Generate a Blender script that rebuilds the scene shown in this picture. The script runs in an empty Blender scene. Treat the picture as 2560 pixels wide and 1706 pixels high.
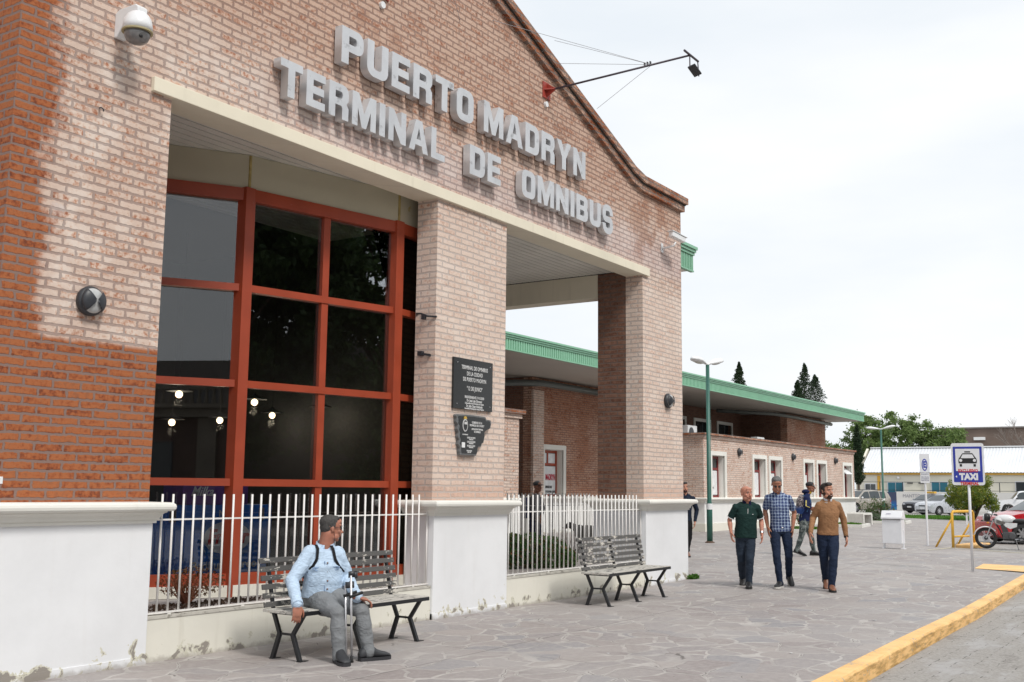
import bpy, bmesh, math, random
from mathutils import Vector, Matrix, noise
R = math.radians
sc = bpy.context.scene
COL = sc.collection
random.seed(7)

# ---------------------------------------------------------------- camera
cam = bpy.data.cameras.new("camera"); camo = bpy.data.objects.new("camera", cam); COL.objects.link(camo)
cam.sensor_fit = 'HORIZONTAL'; cam.sensor_width = 36.0; cam.lens = 2686.6*36/2560
cam.clip_end = 2000
_yaw, _pit, _rol = 0.982064, 0.136167, 0.0112157
_d = Vector((math.sin(_yaw)*math.cos(_pit), math.cos(_yaw)*math.cos(_pit), math.sin(_pit)))
_r = Vector((math.cos(_yaw), -math.sin(_yaw), 0)); _u = _r.cross(_d)
_r2 = _r*math.cos(_rol)+_u*math.sin(_rol); _u2 = -_r*math.sin(_rol)+_u*math.cos(_rol)
CAM = Vector((-5.0676, -8.6336, 1.6652))
camo.matrix_world = Matrix(((_r2.x, _u2.x, -_d.x, CAM.x), (_r2.y, _u2.y, -_d.y, CAM.y), (_r2.z, _u2.z, -_d.z, CAM.z), (0, 0, 0, 1)))
sc.camera = camo

# ---------------------------------------------------------------- world: overcast daylight
SUNV = Vector((-0.22, -0.62, 0.80)).normalized()
el = math.asin(SUNV.z); rot = math.atan2(SUNV.x, SUNV.y)
w = bpy.data.worlds.new("World"); sc.world = w; w.use_nodes = True
nt = w.node_tree; bg = nt.nodes['Background']
sky = nt.nodes.new('ShaderNodeTexSky'); sky.sky_type = 'NISHITA'; sky.sun_disc = False
sky.sun_elevation = el; sky.sun_rotation = rot; sky.air_density = 1.2; sky.dust_density = 3.0
hs = nt.nodes.new('ShaderNodeHueSaturation'); hs.inputs['Saturation'].default_value = 0.35
nt.links.new(sky.outputs[0], hs.inputs['Color'])
tc = nt.nodes.new('ShaderNodeTexCoord'); mp = nt.nodes.new('ShaderNodeMapping'); mp.inputs['Scale'].default_value = (1.2, 1.2, 4.5)
nz = nt.nodes.new('ShaderNodeTexNoise'); nz.inputs['Scale'].default_value = 1.6; nz.inputs['Detail'].default_value = 5
nt.links.new(tc.outputs['Generated'], mp.inputs[0]); nt.links.new(mp.outputs[0], nz.inputs['Vector'])
rp = nt.nodes.new('ShaderNodeValToRGB')                       # the cloud sheet: thicker and thinner parts
rp.color_ramp.elements[0].position = 0.33; rp.color_ramp.elements[0].color = (7.5, 8.0, 8.5, 1)
rp.color_ramp.elements[1].position = 0.62; rp.color_ramp.elements[1].color = (9.0, 9.15, 9.3, 1)
nt.links.new(nz.outputs[0], rp.inputs[0])
mx = nt.nodes.new('ShaderNodeMix'); mx.data_type = 'RGBA'; mx.inputs[0].default_value = 0.9
nt.links.new(hs.outputs[0], mx.inputs[6]); nt.links.new(rp.outputs[0], mx.inputs[7]); nt.links.new(mx.outputs[2], bg.inputs[0])
bg.inputs[1].default_value = 0.095

sl = bpy.data.lights.new("sun", 'SUN'); sl.energy = 1.9; sl.angle = R(11); sl.color = (1.0, 0.96, 0.9)
so = bpy.data.objects.new("sun", sl); COL.objects.link(so); so.rotation_euler = SUNV.to_track_quat('Z', 'Y').to_euler(); so.location = (5, -10, 30)

sc.view_settings.view_transform = 'Standard'; sc.view_settings.look = 'None'
sc.view_settings.exposure = 0.34; sc.view_settings.gamma = 1.0
sc.cycles.max_bounces = 6; sc.cycles.transparent_max_bounces = 12

# ---------------------------------------------------------------- helpers
def gz(x):
    t = min(max((x-12)/10, 0), 1); return .17*t

class MB:
    def __init__(s): s.v = []; s.f = []
    def add(s, vs, fs):
        n = len(s.v); s.v += [tuple(v) for v in vs]; s.f += [tuple(i+n for i in f) for f in fs]; return s
    def box(s, x0, x1, y0, y1, z0, z1):
        if x0 > x1: x0, x1 = x1, x0
        if y0 > y1: y0, y1 = y1, y0
        if z0 > z1: z0, z1 = z1, z0
        return s.add([(x0,y0,z0),(x1,y0,z0),(x1,y1,z0),(x0,y1,z0),(x0,y0,z1),(x1,y0,z1),(x1,y1,z1),(x0,y1,z1)],
                     [(0,3,2,1),(4,5,6,7),(0,1,5,4),(1,2,6,5),(2,3,7,6),(3,0,4,7)])
    def beam(s, a, b, w, h=None, up=(0,0,1)):
        a = Vector(a); b = Vector(b); h = h or w; d = (b-a).normalized(); up = Vector(up)
        if abs(d.dot(up)) > .99: up = Vector((0,1,0))
        sd = d.cross(up).normalized()*w/2; u = sd.cross(d).normalized()*h/2
        vs = [a-sd-u, a+sd-u, a+sd+u, a-sd+u, b-sd-u, b+sd-u, b+sd+u, b-sd+u]
        return s.add(vs, [(0,1,2,3),(7,6,5,4),(0,4,5,1),(1,5,6,2),(2,6,7,3),(3,7,4,0)])
    def tube(s, pts, r, n=8, cap=True):
        pts = [Vector(p) for p in pts]; rs = r if isinstance(r, (list, tuple)) else [r]*len(pts)
        base = len(s.v); ref = None
        for i, p in enumerate(pts):
            d = ((pts[i+1] if i < len(pts)-1 else p) - (pts[i-1] if i else p)).normalized()
            if ref is None:
                ref = d.cross(Vector((0,0,1)));
                if ref.length < .05: ref = d.cross(Vector((0,1,0)))
                ref.normalize()
            else:
                ref = (ref - d*ref.dot(d)).normalized()
            b = d.cross(ref)
            for k in range(n):
                a = 2*math.pi*k/n; s.v.append(tuple(p+(ref*math.cos(a)+b*math.sin(a))*rs[i]))
        for i in range(len(pts)-1):
            for k in range(n):
                a = base+i*n+k; c = base+i*n+(k+1) % n; s.f.append((a, c, c+n, a+n))
        if cap:
            s.f.append(tuple(base+k for k in range(n))[::-1]); s.f.append(tuple(base+(len(pts)-1)*n+k for k in range(n)))
        return s
    def lathe(s, prof, n=16, mat=None, cap=True):       # prof [(r,z)], axis z through origin, optional matrix
        base = len(s.v); mat = mat or Matrix()
        for r, z in prof:
            for k in range(n):
                a = 2*math.pi*k/n; s.v.append(tuple(mat @ Vector((r*math.cos(a), r*math.sin(a), z))))
        for i in range(len(prof)-1):
            for k in range(n):
                a = base+i*n+k; c = base+i*n+(k+1) % n; s.f.append((a, c, c+n, a+n))
        if cap: s.f.append(tuple(base+k for k in range(n))[::-1]); s.f.append(tuple(base+(len(prof)-1)*n+k for k in range(n)))
        return s
    def prism(s, poly, d0, d1, axis='y'):     # poly in the two other axes, extruded along axis
        n = len(poly)
        def P(a, b, d): return {'y': (a, d, b), 'x': (d, a, b), 'z': (a, b, d)}[axis]
        vs = [P(a, b, d0) for a, b in poly]+[P(a, b, d1) for a, b in poly]
        return s.add(vs, [tuple(range(n)), tuple(range(2*n-1, n-1, -1))]+[(i, n+i, n+(i+1) % n, (i+1) % n) for i in range(n)])
    def ell(s, c, r, n=14, m=10, mat=None):
        base = len(s.v); c = Vector(c)
        for i in range(m+1):
            th = math.pi*i/m
            for k in range(n):
                a = 2*math.pi*k/n; p = Vector((r[0]*math.sin(th)*math.cos(a), r[1]*math.sin(th)*math.sin(a), r[2]*math.cos(th)))
                if mat: p = mat @ p
                s.v.append(tuple(c+p))
        for i in range(m):
            for k in range(n):
                a = base+i*n+k; b = base+i*n+(k+1) % n; s.f.append((a, a+n, b+n, b))
        return s
    def quad(s, a, b, c, d): return s.add([a, b, c, d], [(0, 1, 2, 3)])
    def build(s, name, mat, parent=None, smooth=False, bevel=0, fix=True, world=False):
        me = bpy.data.meshes.new(name); me.from_pydata(s.v, [], s.f); me.validate()
        if fix or bevel:
            bm = bmesh.new(); bm.from_mesh(me)
            if fix: bmesh.ops.recalc_face_normals(bm, faces=bm.faces)
            bm.to_mesh(me); bm.free()
        o = bpy.data.objects.new(name, me); COL.objects.link(o)
        if mat: me.materials.append(mat)
        if smooth:
            for p in me.polygons: p.use_smooth = True
        if bevel:
            b = o.modifiers.new('bevel', 'BEVEL'); b.width = bevel; b.segments = 2; b.limit_method = 'ANGLE'; b.angle_limit = R(40)
        if parent:
            o.parent = parent
            if world: o.matrix_parent_inverse = Matrix.Translation(-parent.location)
        return o

def thing(name, label, cat, loc=(0,0,0), rz=0, group=None):
    o = bpy.data.objects.new(name, None); COL.objects.link(o); o.location = loc; o.rotation_euler = (0, 0, rz)
    o.empty_display_size = .2
    return tag(o, label, cat, group)
def tag(o, label=None, cat=None, group=None, kind=None):
    if label: o['label'] = label
    if cat: o['category'] = cat
    if group: o['group'] = group
    if kind: o['kind'] = kind
    return o
def copytree(o, parent=None):
    c = o.copy(); COL.objects.link(c)
    if parent: c.parent = parent
    for ch in list(o.children): copytree(ch, c)
    return c
def place(o, loc, rz=0, label=None, sc_=None):
    o.location = loc; o.rotation_euler = (0, 0, rz)
    if label: o['label'] = label
    if sc_: o.scale = (sc_,)*3
    return o

# ---------------------------------------------------------------- materials
class NT:
    def __init__(s, name):
        s.m = bpy.data.materials.new(name); s.m.use_nodes = True; s.t = s.m.node_tree; s.b = s.t.nodes['Principled BSDF']; s.out = s.t.nodes['Material Output']
    def n(s, ty, **kw):
        x = s.t.nodes.new('ShaderNode'+ty)
        for k, v in kw.items(): setattr(x, k, v)
        return x
    def l(s, a, b): s.t.links.new(a, b)
    def i(s, node, key, val):
        if hasattr(val, 'is_output'): s.l(val, node.inputs[key])
        elif isinstance(val, (tuple, list)) and len(val) == 3 and node.inputs[key].type == 'RGBA': node.inputs[key].default_value = (*val, 1)
        else: node.inputs[key].default_value = val
        return node
    def m2(s, op, a, b=0.0, c=None, clamp=False):
        x = s.n('Math', operation=op); x.use_clamp = clamp; s.i(x, 0, a); s.i(x, 1, b)
        if c is not None: s.i(x, 2, c)
        return x.outputs[0]
    def ss(s, v, a, b):       # smoothstep a..b
        x = s.n('MapRange', interpolation_type='SMOOTHSTEP'); s.i(x, 0, v); s.i(x, 1, a); s.i(x, 2, b); return x.outputs[0]
    def mix(s, f, a, b, mode='MIX'):
        x = s.n('Mix', data_type='RGBA', blend_type=mode); s.i(x, 0, f)
        s.i(x, 6, a); s.i(x, 7, b); return x.outputs[2]
    def noise(s, vec, scale, det=3, rough=.5, dist=0):
        x = s.n('TexNoise'); s.l(vec, x.inputs['Vector']); s.i(x, 'Scale', scale); s.i(x, 'Detail', det); s.i(x, 'Roughness', rough); s.i(x, 'Distortion', dist); return x
    def ramp(s, f, els):
        x = s.n('ValToRGB'); s.l(f, x.inputs[0]); cr = x.color_ramp
        while len(cr.elements) < len(els): cr.elements.new(.5)
        for e, (p, c) in zip(cr.elements, els): e.position = p; e.color = (*c, 1)
        return x.outputs[0]
    def bump(s, h, st=.3, dist=.01, prev=None):
        x = s.n('Bump'); s.i(x, 'Strength', st); s.i(x, 'Distance', dist); s.l(h, x.inputs['Height'])
        if prev: s.l(prev, x.inputs['Normal'])
        return x.outputs[0]
    def pos(s): return s.n('NewGeometry').outputs['Position']
    def obj(s): return s.n('TexCoord').outputs['Object']
    def sep(s, v): x = s.n('SeparateXYZ'); s.l(v, x.inputs[0]); return x.outputs
    def comb(s, a, b, c=0.0): x = s.n('CombineXYZ'); s.i(x, 0, a); s.i(x, 1, b); s.i(x, 2, c); return x.outputs[0]
    def fin(s, col=None, rough=.6, metal=0, normal=None, spec=None):
        if col is not None: s.i(s.b, 'Base Color', col)
        s.i(s.b, 'Roughness', rough); s.i(s.b, 'Metallic', metal)
        if normal: s.l(normal, s.b.inputs['Normal'])
        if spec is not None: s.i(s.b, 'Specular IOR Level', spec)
        return s.m

def M(name, col, rough=.6, metal=0, var=.12, scale=6, bump=.0, bscale=40, spec=None, coat=0, second=None, sfac=(.55, .65), sscale=8):
    t = NT(name); P = t.obj(); n1 = t.noise(P, scale, 4)
    f = t.n('MapRange'); t.l(n1.outputs[0], f.inputs[0]); t.i(f, 1, .25); t.i(f, 2, .75); t.i(f, 3, 1-var); t.i(f, 4, 1+var)
    v = t.n('Vector' 'Math', operation='SCALE'); t.i(v, 0, tuple(col)); t.l(f.outputs[0], v.inputs['Scale']); c = v.outputs[0]
    if second:
        n2 = t.noise(P, sscale, 6, .65); c = t.mix(t.ss(n2.outputs[0], *sfac), c, second)
    nr = None
    if bump: nr = t.bump(t.noise(P, bscale, 4).outputs[0], bump, .01)
    rr = t.m2('ADD', rough-.06, t.m2('MULTIPLY', n1.outputs[0], .12))
    if coat: t.i(t.b, 'Coat Weight', coat); t.i(t.b, 'Coat Roughness', .04)
    return t.fin(c, rr, metal, nr, spec)

def brick(name, mode):
    t = NT(name); P = t.pos(); X, Y, Z = t.sep(P)
    u = t.m2('ADD', X, Y)
    wob = t.noise(P, 22, 3, .6); w1, w2, _ = t.sep(wob.outputs['Color'])
    uu = t.m2('ADD', u, t.m2('MULTIPLY', t.m2('SUBTRACT', w1, .5), .040))
    lw = t.noise(P, 2.3, 2); lw_ = t.m2('MULTIPLY', t.m2('SUBTRACT', lw.outputs[0], .5), .022)
    vv = t.m2('ADD', t.m2('ADD', Z, t.m2('MULTIPLY', t.m2('SUBTRACT', w2, .5), .026)), lw_)
    vec = t.comb(uu, vv)
    bt = t.n('TexBrick'); t.l(vec, bt.inputs['Vector']); bt.offset = .5; bt.squash = 1
    t.i(bt, 'Color1', (0, 0, 0)); t.i(bt, 'Color2', (1, 1, 1)); t.i(bt, 'Mortar', (.5, .5, .5)); t.i(bt, 'Scale', 1.0)
    t.i(bt, 'Mortar Size', .0160); t.i(bt, 'Mortar Smooth', .5); t.i(bt, 'Bias', 0.0); t.i(bt, 'Brick Width', .280); t.i(bt, 'Row Height', .0805)
    rnd = t.m2('ADD', bt.outputs['Color'], 0); mort = bt.outputs['Fac']
    fine = t.noise(P, 17, 6, .72).outputs[0]; fine2 = t.noise(P, 75, 4, .7).outputs[0]
    mort = t.ss(t.m2('ADD', mort, t.m2('MULTIPLY', t.m2('SUBTRACT', fine, .5), 1.1)), .22, .80)
    big = t.noise(P, .55, 4, .55).outputs[0]; med = t.noise(P, 1.9, 5, .6).outputs[0]
    k = t.m2('ADD', t.m2('MULTIPLY', rnd, .26), t.m2('MULTIPLY', t.m2('ADD', fine, t.m2('MULTIPLY', t.m2('SUBTRACT', fine, .5), 1.3)), .76))          # 0..1.1
    orange = t.ramp(k, [(.22, (.16, .048, .027)), (.40, (.31, .092, .037)), (.58, (.40, .138, .055)), (.8, (.30, .11, .052))])
    white = t.ramp(k, [(.22, (.46, .20, .12)), (.36, (.64, .44, .34)), (.48, (.71, .59, .51)), (.72, (.73, .62, .55))])
    tan = t.ramp(k, [(.2, (.26, .105, .062)), (.36, (.41, .215, .145)), (.54, (.58, .41, .32)), (.8, (.50, .32, .235))])
    m_or = (.245, .165, .14); m_wh = (.44, .355, .318); m_tan = (.305, .195, .155)
    if mode == 'facade':
        wv = t.m2('MULTIPLY', t.m2('SUBTRACT', med, .5), .5)
        stp = t.m2('MULTIPLY', t.m2('SUBTRACT', rnd, .5), .14)
        xa = t.ss(t.m2('ADD', t.m2('ADD', X, t.m2('MULTIPLY', wv, 1.6)), t.m2('ADD', stp, t.m2('MULTIPLY', t.m2('SUBTRACT', fine, .5), .30))), .30, .52)
        left = t.ss(X, 4.0, 3.9)
        zlow = t.ss(t.m2('ADD', Z, t.m2('MULTIPLY', wv, .25)), 2.93, 2.99)
        zlow = t.m2('MAXIMUM', zlow, t.ss(t.m2('ADD', X, 0), 3.9, 4.0))
        clean = t.m2('MULTIPLY', xa, zlow)                                           # 1 = limewashed brick
        base_ = t.ss(t.m2('ADD', Z, wv), 1.50, 1.85)
        clean = t.m2('MULTIPLY', clean, t.m2('MAXIMUM', base_, .25))
        up = t.ss(t.m2('ADD', Z, t.m2('MULTIPLY', wv, 1.6)), 5.75, 6.9)              # weathered upper gable
        rt = t.m2('MULTIPLY', t.ss(X, 11.4, 12.5), t.ss(Z, 5.2, 5.9))
        pt = t.ss(t.m2('ADD', med, t.m2('MULTIPLY', big, .5)), .66, .80)
        run = t.noise(t.comb(t.m2('MULTIPLY', X, 5), t.m2('MULTIPLY', Z, .35)), 1.0, 3).outputs[0]
        runs = t.m2('MULTIPLY', t.ss(run, .55, .66), t.ss(Z, 4.6, 5.8))
        wthr = t.m2('MAXIMUM', t.m2('MAXIMUM', t.m2('MULTIPLY', up, .92), t.m2('MULTIPLY', rt, .45)), t.m2('MAXIMUM', t.m2('MULTIPLY', pt, .5), t.m2('MULTIPLY', runs, .45)))
        bw = t.mix(t.m2('MULTIPLY', wthr, 1, clamp=True), white, tan)
        mw = t.mix(wthr, m_wh, m_tan)
        lil = t.m2('MULTIPLY', t.ss(X, 2.0, 4.5), t.m2('MULTIPLY', t.ss(Z, 5.5, 5.8), t.ss(t.m2('ADD', Z, wv), 6.6, 5.9)))
        bw = t.mix(t.m2('MULTIPLY', lil, .45), bw, (.60, .50, .50)); mw = t.mix(t.m2('MULTIPLY', lil, .5), mw, (.44, .35, .35))
        br = t.mix(clean, orange, bw); mo = t.mix(clean, m_or, mw)
        crv = t.m2('MULTIPLY', t.ss(t.noise(P, 3.1, 6, .7).outputs[0], .60, .70), .55)    # old mineral bloom over brick and joint
        bloom = t.m2('MULTIPLY', crv, t.m2('MULTIPLY', clean, t.ss(t.m2('ADD', Z, 0), 7.2, 5.5)))
        br = t.mix(bloom, br, (.62, .55, .53)); mo = t.mix(bloom, mo, (.52, .45, .43))
        stn = t.m2('MULTIPLY', t.ss(t.m2('ADD', med, t.m2('MULTIPLY', t.m2('SUBTRACT', big, .5), .9)), .52, .64), t.m2('MAXIMUM', t.ss(Z, 6.9, 7.6), t.m2('MULTIPLY', t.ss(X, 11.3, 12.2), t.ss(Z, 5.4, 6.2))))
        br = t.mix(t.m2('MULTIPLY', stn, .6), br, (.34, .17, .11)); mo = t.mix(t.m2('MULTIPLY', stn, .6), mo, (.26, .145, .105))
        blk = t.m2('MULTIPLY', t.ss(t.m2('ADD', fine, t.m2('MULTIPLY', med, .4)), .80, .92), t.ss(Z, 6.3, 7.6))
        br = t.mix(t.m2('MULTIPLY', blk, .55), br, (.09, .075, .065))
        pale = t.m2('MULTIPLY', t.ss(X, 4.5, 5.5), t.ss(Z, 5.8, 5.0)); br = t.mix(t.m2('MULTIPLY', pale, .45), br, (.80, .66, .57)); mo = t.mix(t.m2('MULTIPLY', pale, .7), mo, (.60, .52, .475))
    elif mode == 'coping':
        br = t.mix(t.ss(med, .35, .6), tan, orange); br = t.mix(t.m2('MULTIPLY', t.ss(fine, .45, .62), .65), br, (.085, .07, .06)); mo = (.22, .17, .15)
        mo = t.mix(.0, mo, mo)
    elif mode == 'shaded':      # shade under porch and big roof put into the brick colour
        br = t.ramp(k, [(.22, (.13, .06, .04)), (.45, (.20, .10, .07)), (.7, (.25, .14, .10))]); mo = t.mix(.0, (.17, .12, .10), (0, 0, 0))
    elif mode == 'wing':
        br = t.mix(t.ss(med, .40, .62), t.mix(.15, white, tan), t.mix(.5, white, tan)); mo = t.mix(t.ss(big, .4, .6), (.42, .33, .29), (.48, .39, .35))
    elif mode == 'recess':
        br = t.mix(t.ss(big, .35, .6), tan, orange); br = t.mix(.35, br, tan); mo = t.mix(t.ss(med, .4, .6), (.30, .17, .125), (.24, .15, .12))
    pits = t.ss(fine2, .66, .74)
    br = t.mix(t.m2('MULTIPLY', pits, .5), br, (.14, .07, .05))
    col = t.mix(mort, br, mo)
    h = t.m2('SUBTRACT', t.m2('ADD', t.m2('MULTIPLY', fine, .5), t.m2('MULTIPLY', fine2, .25)), t.m2('MULTIPLY', mort, .9))
    return t.fin(col, .88, 0, t.bump(h, .75, .014), .2)

def plaster(name, col, dirt=.5, chip=True, z0=0.0):
    t = NT(name); P = t.pos(); X, Y, Z = t.sep(P)
    n1 = t.noise(P, 1.3, 5, .6).outputs[0]; n2 = t.noise(P, 9, 5, .65).outputs[0]
    c = t.mix(t.ss(n1, .35, .7), col, tuple(v*.93 for v in col))
    run = t.noise(t.comb(t.m2('MULTIPLY', t.m2('ADD', X, Y), 9), t.m2('MULTIPLY', Z, .7)), 1.0, 4).outputs[0]
    c = t.mix(t.m2('MULTIPLY', t.ss(run, .56, .75), .22*dirt), c, (.42, .38, .30))
    if chip:
        zz = t.m2('SUBTRACT', Z, z0)
        lowm = t.ss(zz, .30, .02)
        e = t.m2('ADD', t.noise(P, 5.5, 5, .6, .4).outputs[0], t.m2('MULTIPLY', lowm, .19))
        c = t.mix(t.m2('MULTIPLY', t.ss(e, .70, .715), t.ss(zz, .42, .30)), c, (.62, .60, .50))
        c = t.mix(t.m2('MULTIPLY', t.ss(e, .745, .76), t.ss(zz, .42, .30)), c, (.30, .275, .245))
        splash = t.m2('MULTIPLY', t.ss(t.m2('ADD', zz, t.m2('MULTIPLY', t.m2('SUBTRACT', n2, .5), .12)), .06, .0), .55)
        c = t.mix(splash, c, (.28, .25, .22))
    return t.fin(c, .7, 0, t.bump(t.m2('ADD', n2, t.m2('MULTIPLY', n1, .8)), .18, .012), .3)

MAT = {}
MAT['brick'] = brick('facade_brick', 'facade'); MAT['coping'] = brick('coping_brick', 'coping'); MAT['shaded'] = brick('shaded_brick', 'shaded')
MAT['wingb'] = brick('wing_brick', 'wing'); MAT['recess'] = brick('recess_brick', 'recess')
MAT['white'] = plaster('white_plaster', (.80, .81, .83), .22); MAT['cream'] = plaster('cream_plaster', (.76, .74, .66), 1.0)
MAT['cap'] = plaster('cap_plaster', (.78, .77, .72), .8, False)
MAT['lintel'] = plaster('cream_lintel', (.80, .74, .60), .9, False)
MAT['cladding'] = M('cream_cladding', (.50, .46, .35), .6, var=.06, scale=1.5, second=(.42, .34, .14), sfac=(.66, .72), sscale=3)
MAT['ceil'] = M('ceiling_boards', (.74, .72, .66), .6, var=.08, scale=2)
MAT['red'] = M('red_frame_paint', (.33, .052, .020), .45, var=.14, scale=3, second=(.42, .30, .26), sfac=(.70, .74), sscale=9)
MAT['redd'] = M('dark_red_frame_paint', (.20, .022, .022), .45)
MAT['fence'] = M('white_fence_paint', (.78, .76, .74), .45, var=.05, second=(.35, .25, .18), sfac=(.74, .78), sscale=30)
MAT['metal'] = M('grey_letter_metal', (.61, .62, .64), .40, metal=.42, var=.10, scale=5, second=(.36, .36, .37), sfac=(.58, .72), sscale=6)
MAT['dark'] = M('dark_grey_metal', (.03, .033, .04), .45)
MAT['black'] = M('black_plastic', (.012, .012, .013), .4)
MAT['whitep'] = M('white_plastic', (.76, .77, .78), .35, var=.03)
MAT['granite'] = M('black_granite', (.014, .015, .016), .22, var=.5, scale=200)
MAT['greygran'] = M('grey_stone_edge', (.13, .135, .14), .7, var=.3, scale=40)
MAT['letterw'] = M('engraved_white', (.62, .62, .62), .6)
MAT['steel'] = M('steel', (.60, .60, .62), .3, metal=.9)
MAT['wood'] = None
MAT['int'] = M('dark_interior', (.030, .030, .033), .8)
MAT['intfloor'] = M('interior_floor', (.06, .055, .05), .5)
t = NT('tinted_glass'); gl = t.n('BsdfGlossy'); t.i(gl, 'Roughness', .005); t.i(gl, 'Color', (1, 1, 1)); tr = t.n('BsdfTransparent'); t.i(tr, 'Color', (.86, .88, .90))
fr = t.n('Fresnel'); t.i(fr, 'IOR', 1.62); ms = t.n('MixShader'); t.l(fr.outputs[0], ms.inputs[0]); t.l(tr.outputs[0], ms.inputs[1]); t.l(gl.outputs[0], ms.inputs[2]); t.l(ms.outputs[0], t.out.inputs[0])
MAT['glass'] = t.m
t = NT('car_glass'); t.fin((.03, .04, .045), .06, 0, None, .8); MAT['cglass'] = t.m
def emit(name, col, st):
    t = NT(name); t.i(t.b, 'Base Color', col); t.i(t.b, 'Emission Color', col); t.i(t.b, 'Emission Strength', st); return t.m
MAT['bulb'] = emit('lit_globe', (1.0, .78, .48), 3.0)

# green ribbed roof sheet
MAT['green'] = M('green_sheet', (.225, .47, .32), .45, var=.06, scale=1.5, second=(.19, .41, .275), sfac=(.6, .75), sscale=1.2)

# paving
def paving():
    t = NT('flagstone_paving'); P = t.pos(); X, Y, Z = t.sep(P)
    n = t.noise(P, 1.4, 3); w1, w2, _ = t.sep(n.outputs['Color'])
    vx = t.m2('ADD', t.m2('MULTIPLY', X, 1.0), t.m2('MULTIPLY', t.m2('SUBTRACT', w1, .5), .55))
    vy = t.m2('ADD', t.m2('MULTIPLY', Y, 1.35), t.m2('MULTIPLY', t.m2('SUBTRACT', w2, .5), .55))
    vec = t.comb(vx, vy)
    e = t.n('TexVoronoi', feature='DISTANCE_TO_EDGE'); t.l(vec, e.inputs['Vector']); t.i(e, 'Scale', 2.05); t.i(e, 'Randomness', 1.0)
    f = t.n('TexVoronoi', feature='F1'); t.l(vec, f.inputs['Vector']); t.i(f, 'Scale', 2.05); t.i(f, 'Randomness', 1.0)
    rr, rg, rb = t.sep(f.outputs['Color'])
    fine = t.noise(P, 14, 6, .65).outputs[0]; mid = t.noise(P, 2.6, 5, .6).outputs[0]; big = t.noise(P, .35, 4).outputs[0]
    stone = t.ramp(rr, [(0, (.245, .215, .21)), (.25, (.30, .27, .258)), (.5, (.255, .235, .235)), (.75, (.33, .295, .28)), (1, (.235, .232, .245))])
    stone = t.mix(t.ss(fine, .35, .75), stone, t.mix(.5, stone, (.41, .375, .36)))
    edge = t.m2('ADD', e.outputs['Distance'], t.m2('MULTIPLY', t.m2('SUBTRACT', t.noise(P, 9, 4).outputs[0], .5), .055))
    g = t.m2('MULTIPLY', t.ss(edge, .060, .034), t.ss(t.noise(P, .9, 3).outputs[0], .30, .52))
    grc = t.mix(t.ss(mid, .35, .65), (.36, .335, .32), (.50, .475, .45))
    c = t.mix(t.m2('MULTIPLY', g, .72), stone, grc)
    crack = t.m2('MULTIPLY', t.ss(edge, .012, .004), t.ss(t.noise(P, 1.7, 3).outputs[0], .52, .60))
    c = t.mix(t.m2('MULTIPLY', crack, .75), c, (.07, .06, .055))
    # straight expansion joints
    jy = t.m2('ABSOLUTE', t.m2('SUBTRACT', t.m2('ADD', Y, t.m2('MULTIPLY', t.m2('SUBTRACT', w1, .5), .02)), t.m2('SUBTRACT', t.m2('MULTIPLY', X, .022), 2.19)))
    jx = t.m2('ABSOLUTE', t.m2('SUBTRACT', t.m2('PINGPONG', t.m2('ADD', X, .9), 2.1), 1.0)); 
    j = t.m2('MAXIMUM', t.ss(jy, .010, .005), t.m2('MULTIPLY', t.ss(jx, .008, .004), t.ss(mid, .42, .5)))
    c = t.mix(t.m2('MULTIPLY', j, .7), c, (.10, .09, .085))
    c = t.mix(t.m2('MULTIPLY', t.ss(big, .45, .7), .35), c, (.42, .40, .385))
    c = t.mix(t.m2('MULTIPLY', t.ss(t.noise(P, 1.1, 5, .7).outputs[0], .60, .72), .35), c, (.19, .17, .16))
    spots = t.n('TexVoronoi', feature='F1'); t.l(P, spots.inputs['Vector']); t.i(spots, 'Scale', 3.0)
    sg = t.m2('MULTIPLY', t.ss(spots.outputs['Distance'], .05, .03), .6); c = t.mix(sg, c, (.13, .12, .115))
    h = t.m2('ADD', t.m2('MULTIPLY', fine, .5), t.m2('SUBTRACT', t.m2('MULTIPLY', rg, .25), t.m2('MULTIPLY', t.m2('MAXIMUM', g, j), .4)))
    rough = t.m2('SUBTRACT', .78, t.m2('MULTIPLY', mid, .25))
    return t.fin(c, rough, 0, t.bump(h, .8, .014), .35)
MAT['paving'] = paving()
def road():
    t = NT('road_surface'); P = t.pos(); X, Y, Z = t.sep(P)
    bt = t.n('TexBrick'); wn = t.noise(P, 5, 2); a, b, _ = t.sep(wn.outputs['Color'])
    t.l(t.comb(t.m2('ADD', X, t.m2('MULTIPLY', a, .05)), t.m2('ADD', Y, t.m2('MULTIPLY', b, .05))), bt.inputs['Vector']); t.i(bt, 'Scale', 1); t.i(bt, 'Brick Width', .24); t.i(bt, 'Row Height', .2); t.i(bt, 'Mortar Size', .006); t.i(bt, 'Mortar Smooth', .2)
    t.i(bt, 'Color1', (0, 0, 0)); t.i(bt, 'Color2', (1, 1, 1))
    fine = t.noise(P, 30, 6, .7).outputs[0]; mid = t.noise(t.comb(t.m2('MULTIPLY', X, .7), t.m2('MULTIPLY', Y, 1.6)), 1.3, 5, .6).outputs[0]; sp = t.noise(P, 9, 3, .6).outputs[0]
    c = t.mix(t.ss(fine, .3, .7), (.25, .235, .22), (.37, .355, .335))
    c = t.mix(t.m2('MULTIPLY', t.ss(mid, .50, .66), .6), c, (.37, .36, .36)); c = t.mix(t.m2('MULTIPLY', t.ss(mid, .42, .34), .55), c, (.17, .155, .145))
    c = t.mix(t.m2('MULTIPLY', bt.outputs['Fac'], t.m2('MULTIPLY', t.ss(sp, .50, .58), .8)), c, (.05, .045, .04))
    return t.fin(c, t.m2('SUBTRACT', .85, t.m2('MULTIPLY', t.ss(mid, .5, .66), .3)), 0, t.bump(fine, .4, .01), .3)
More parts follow.
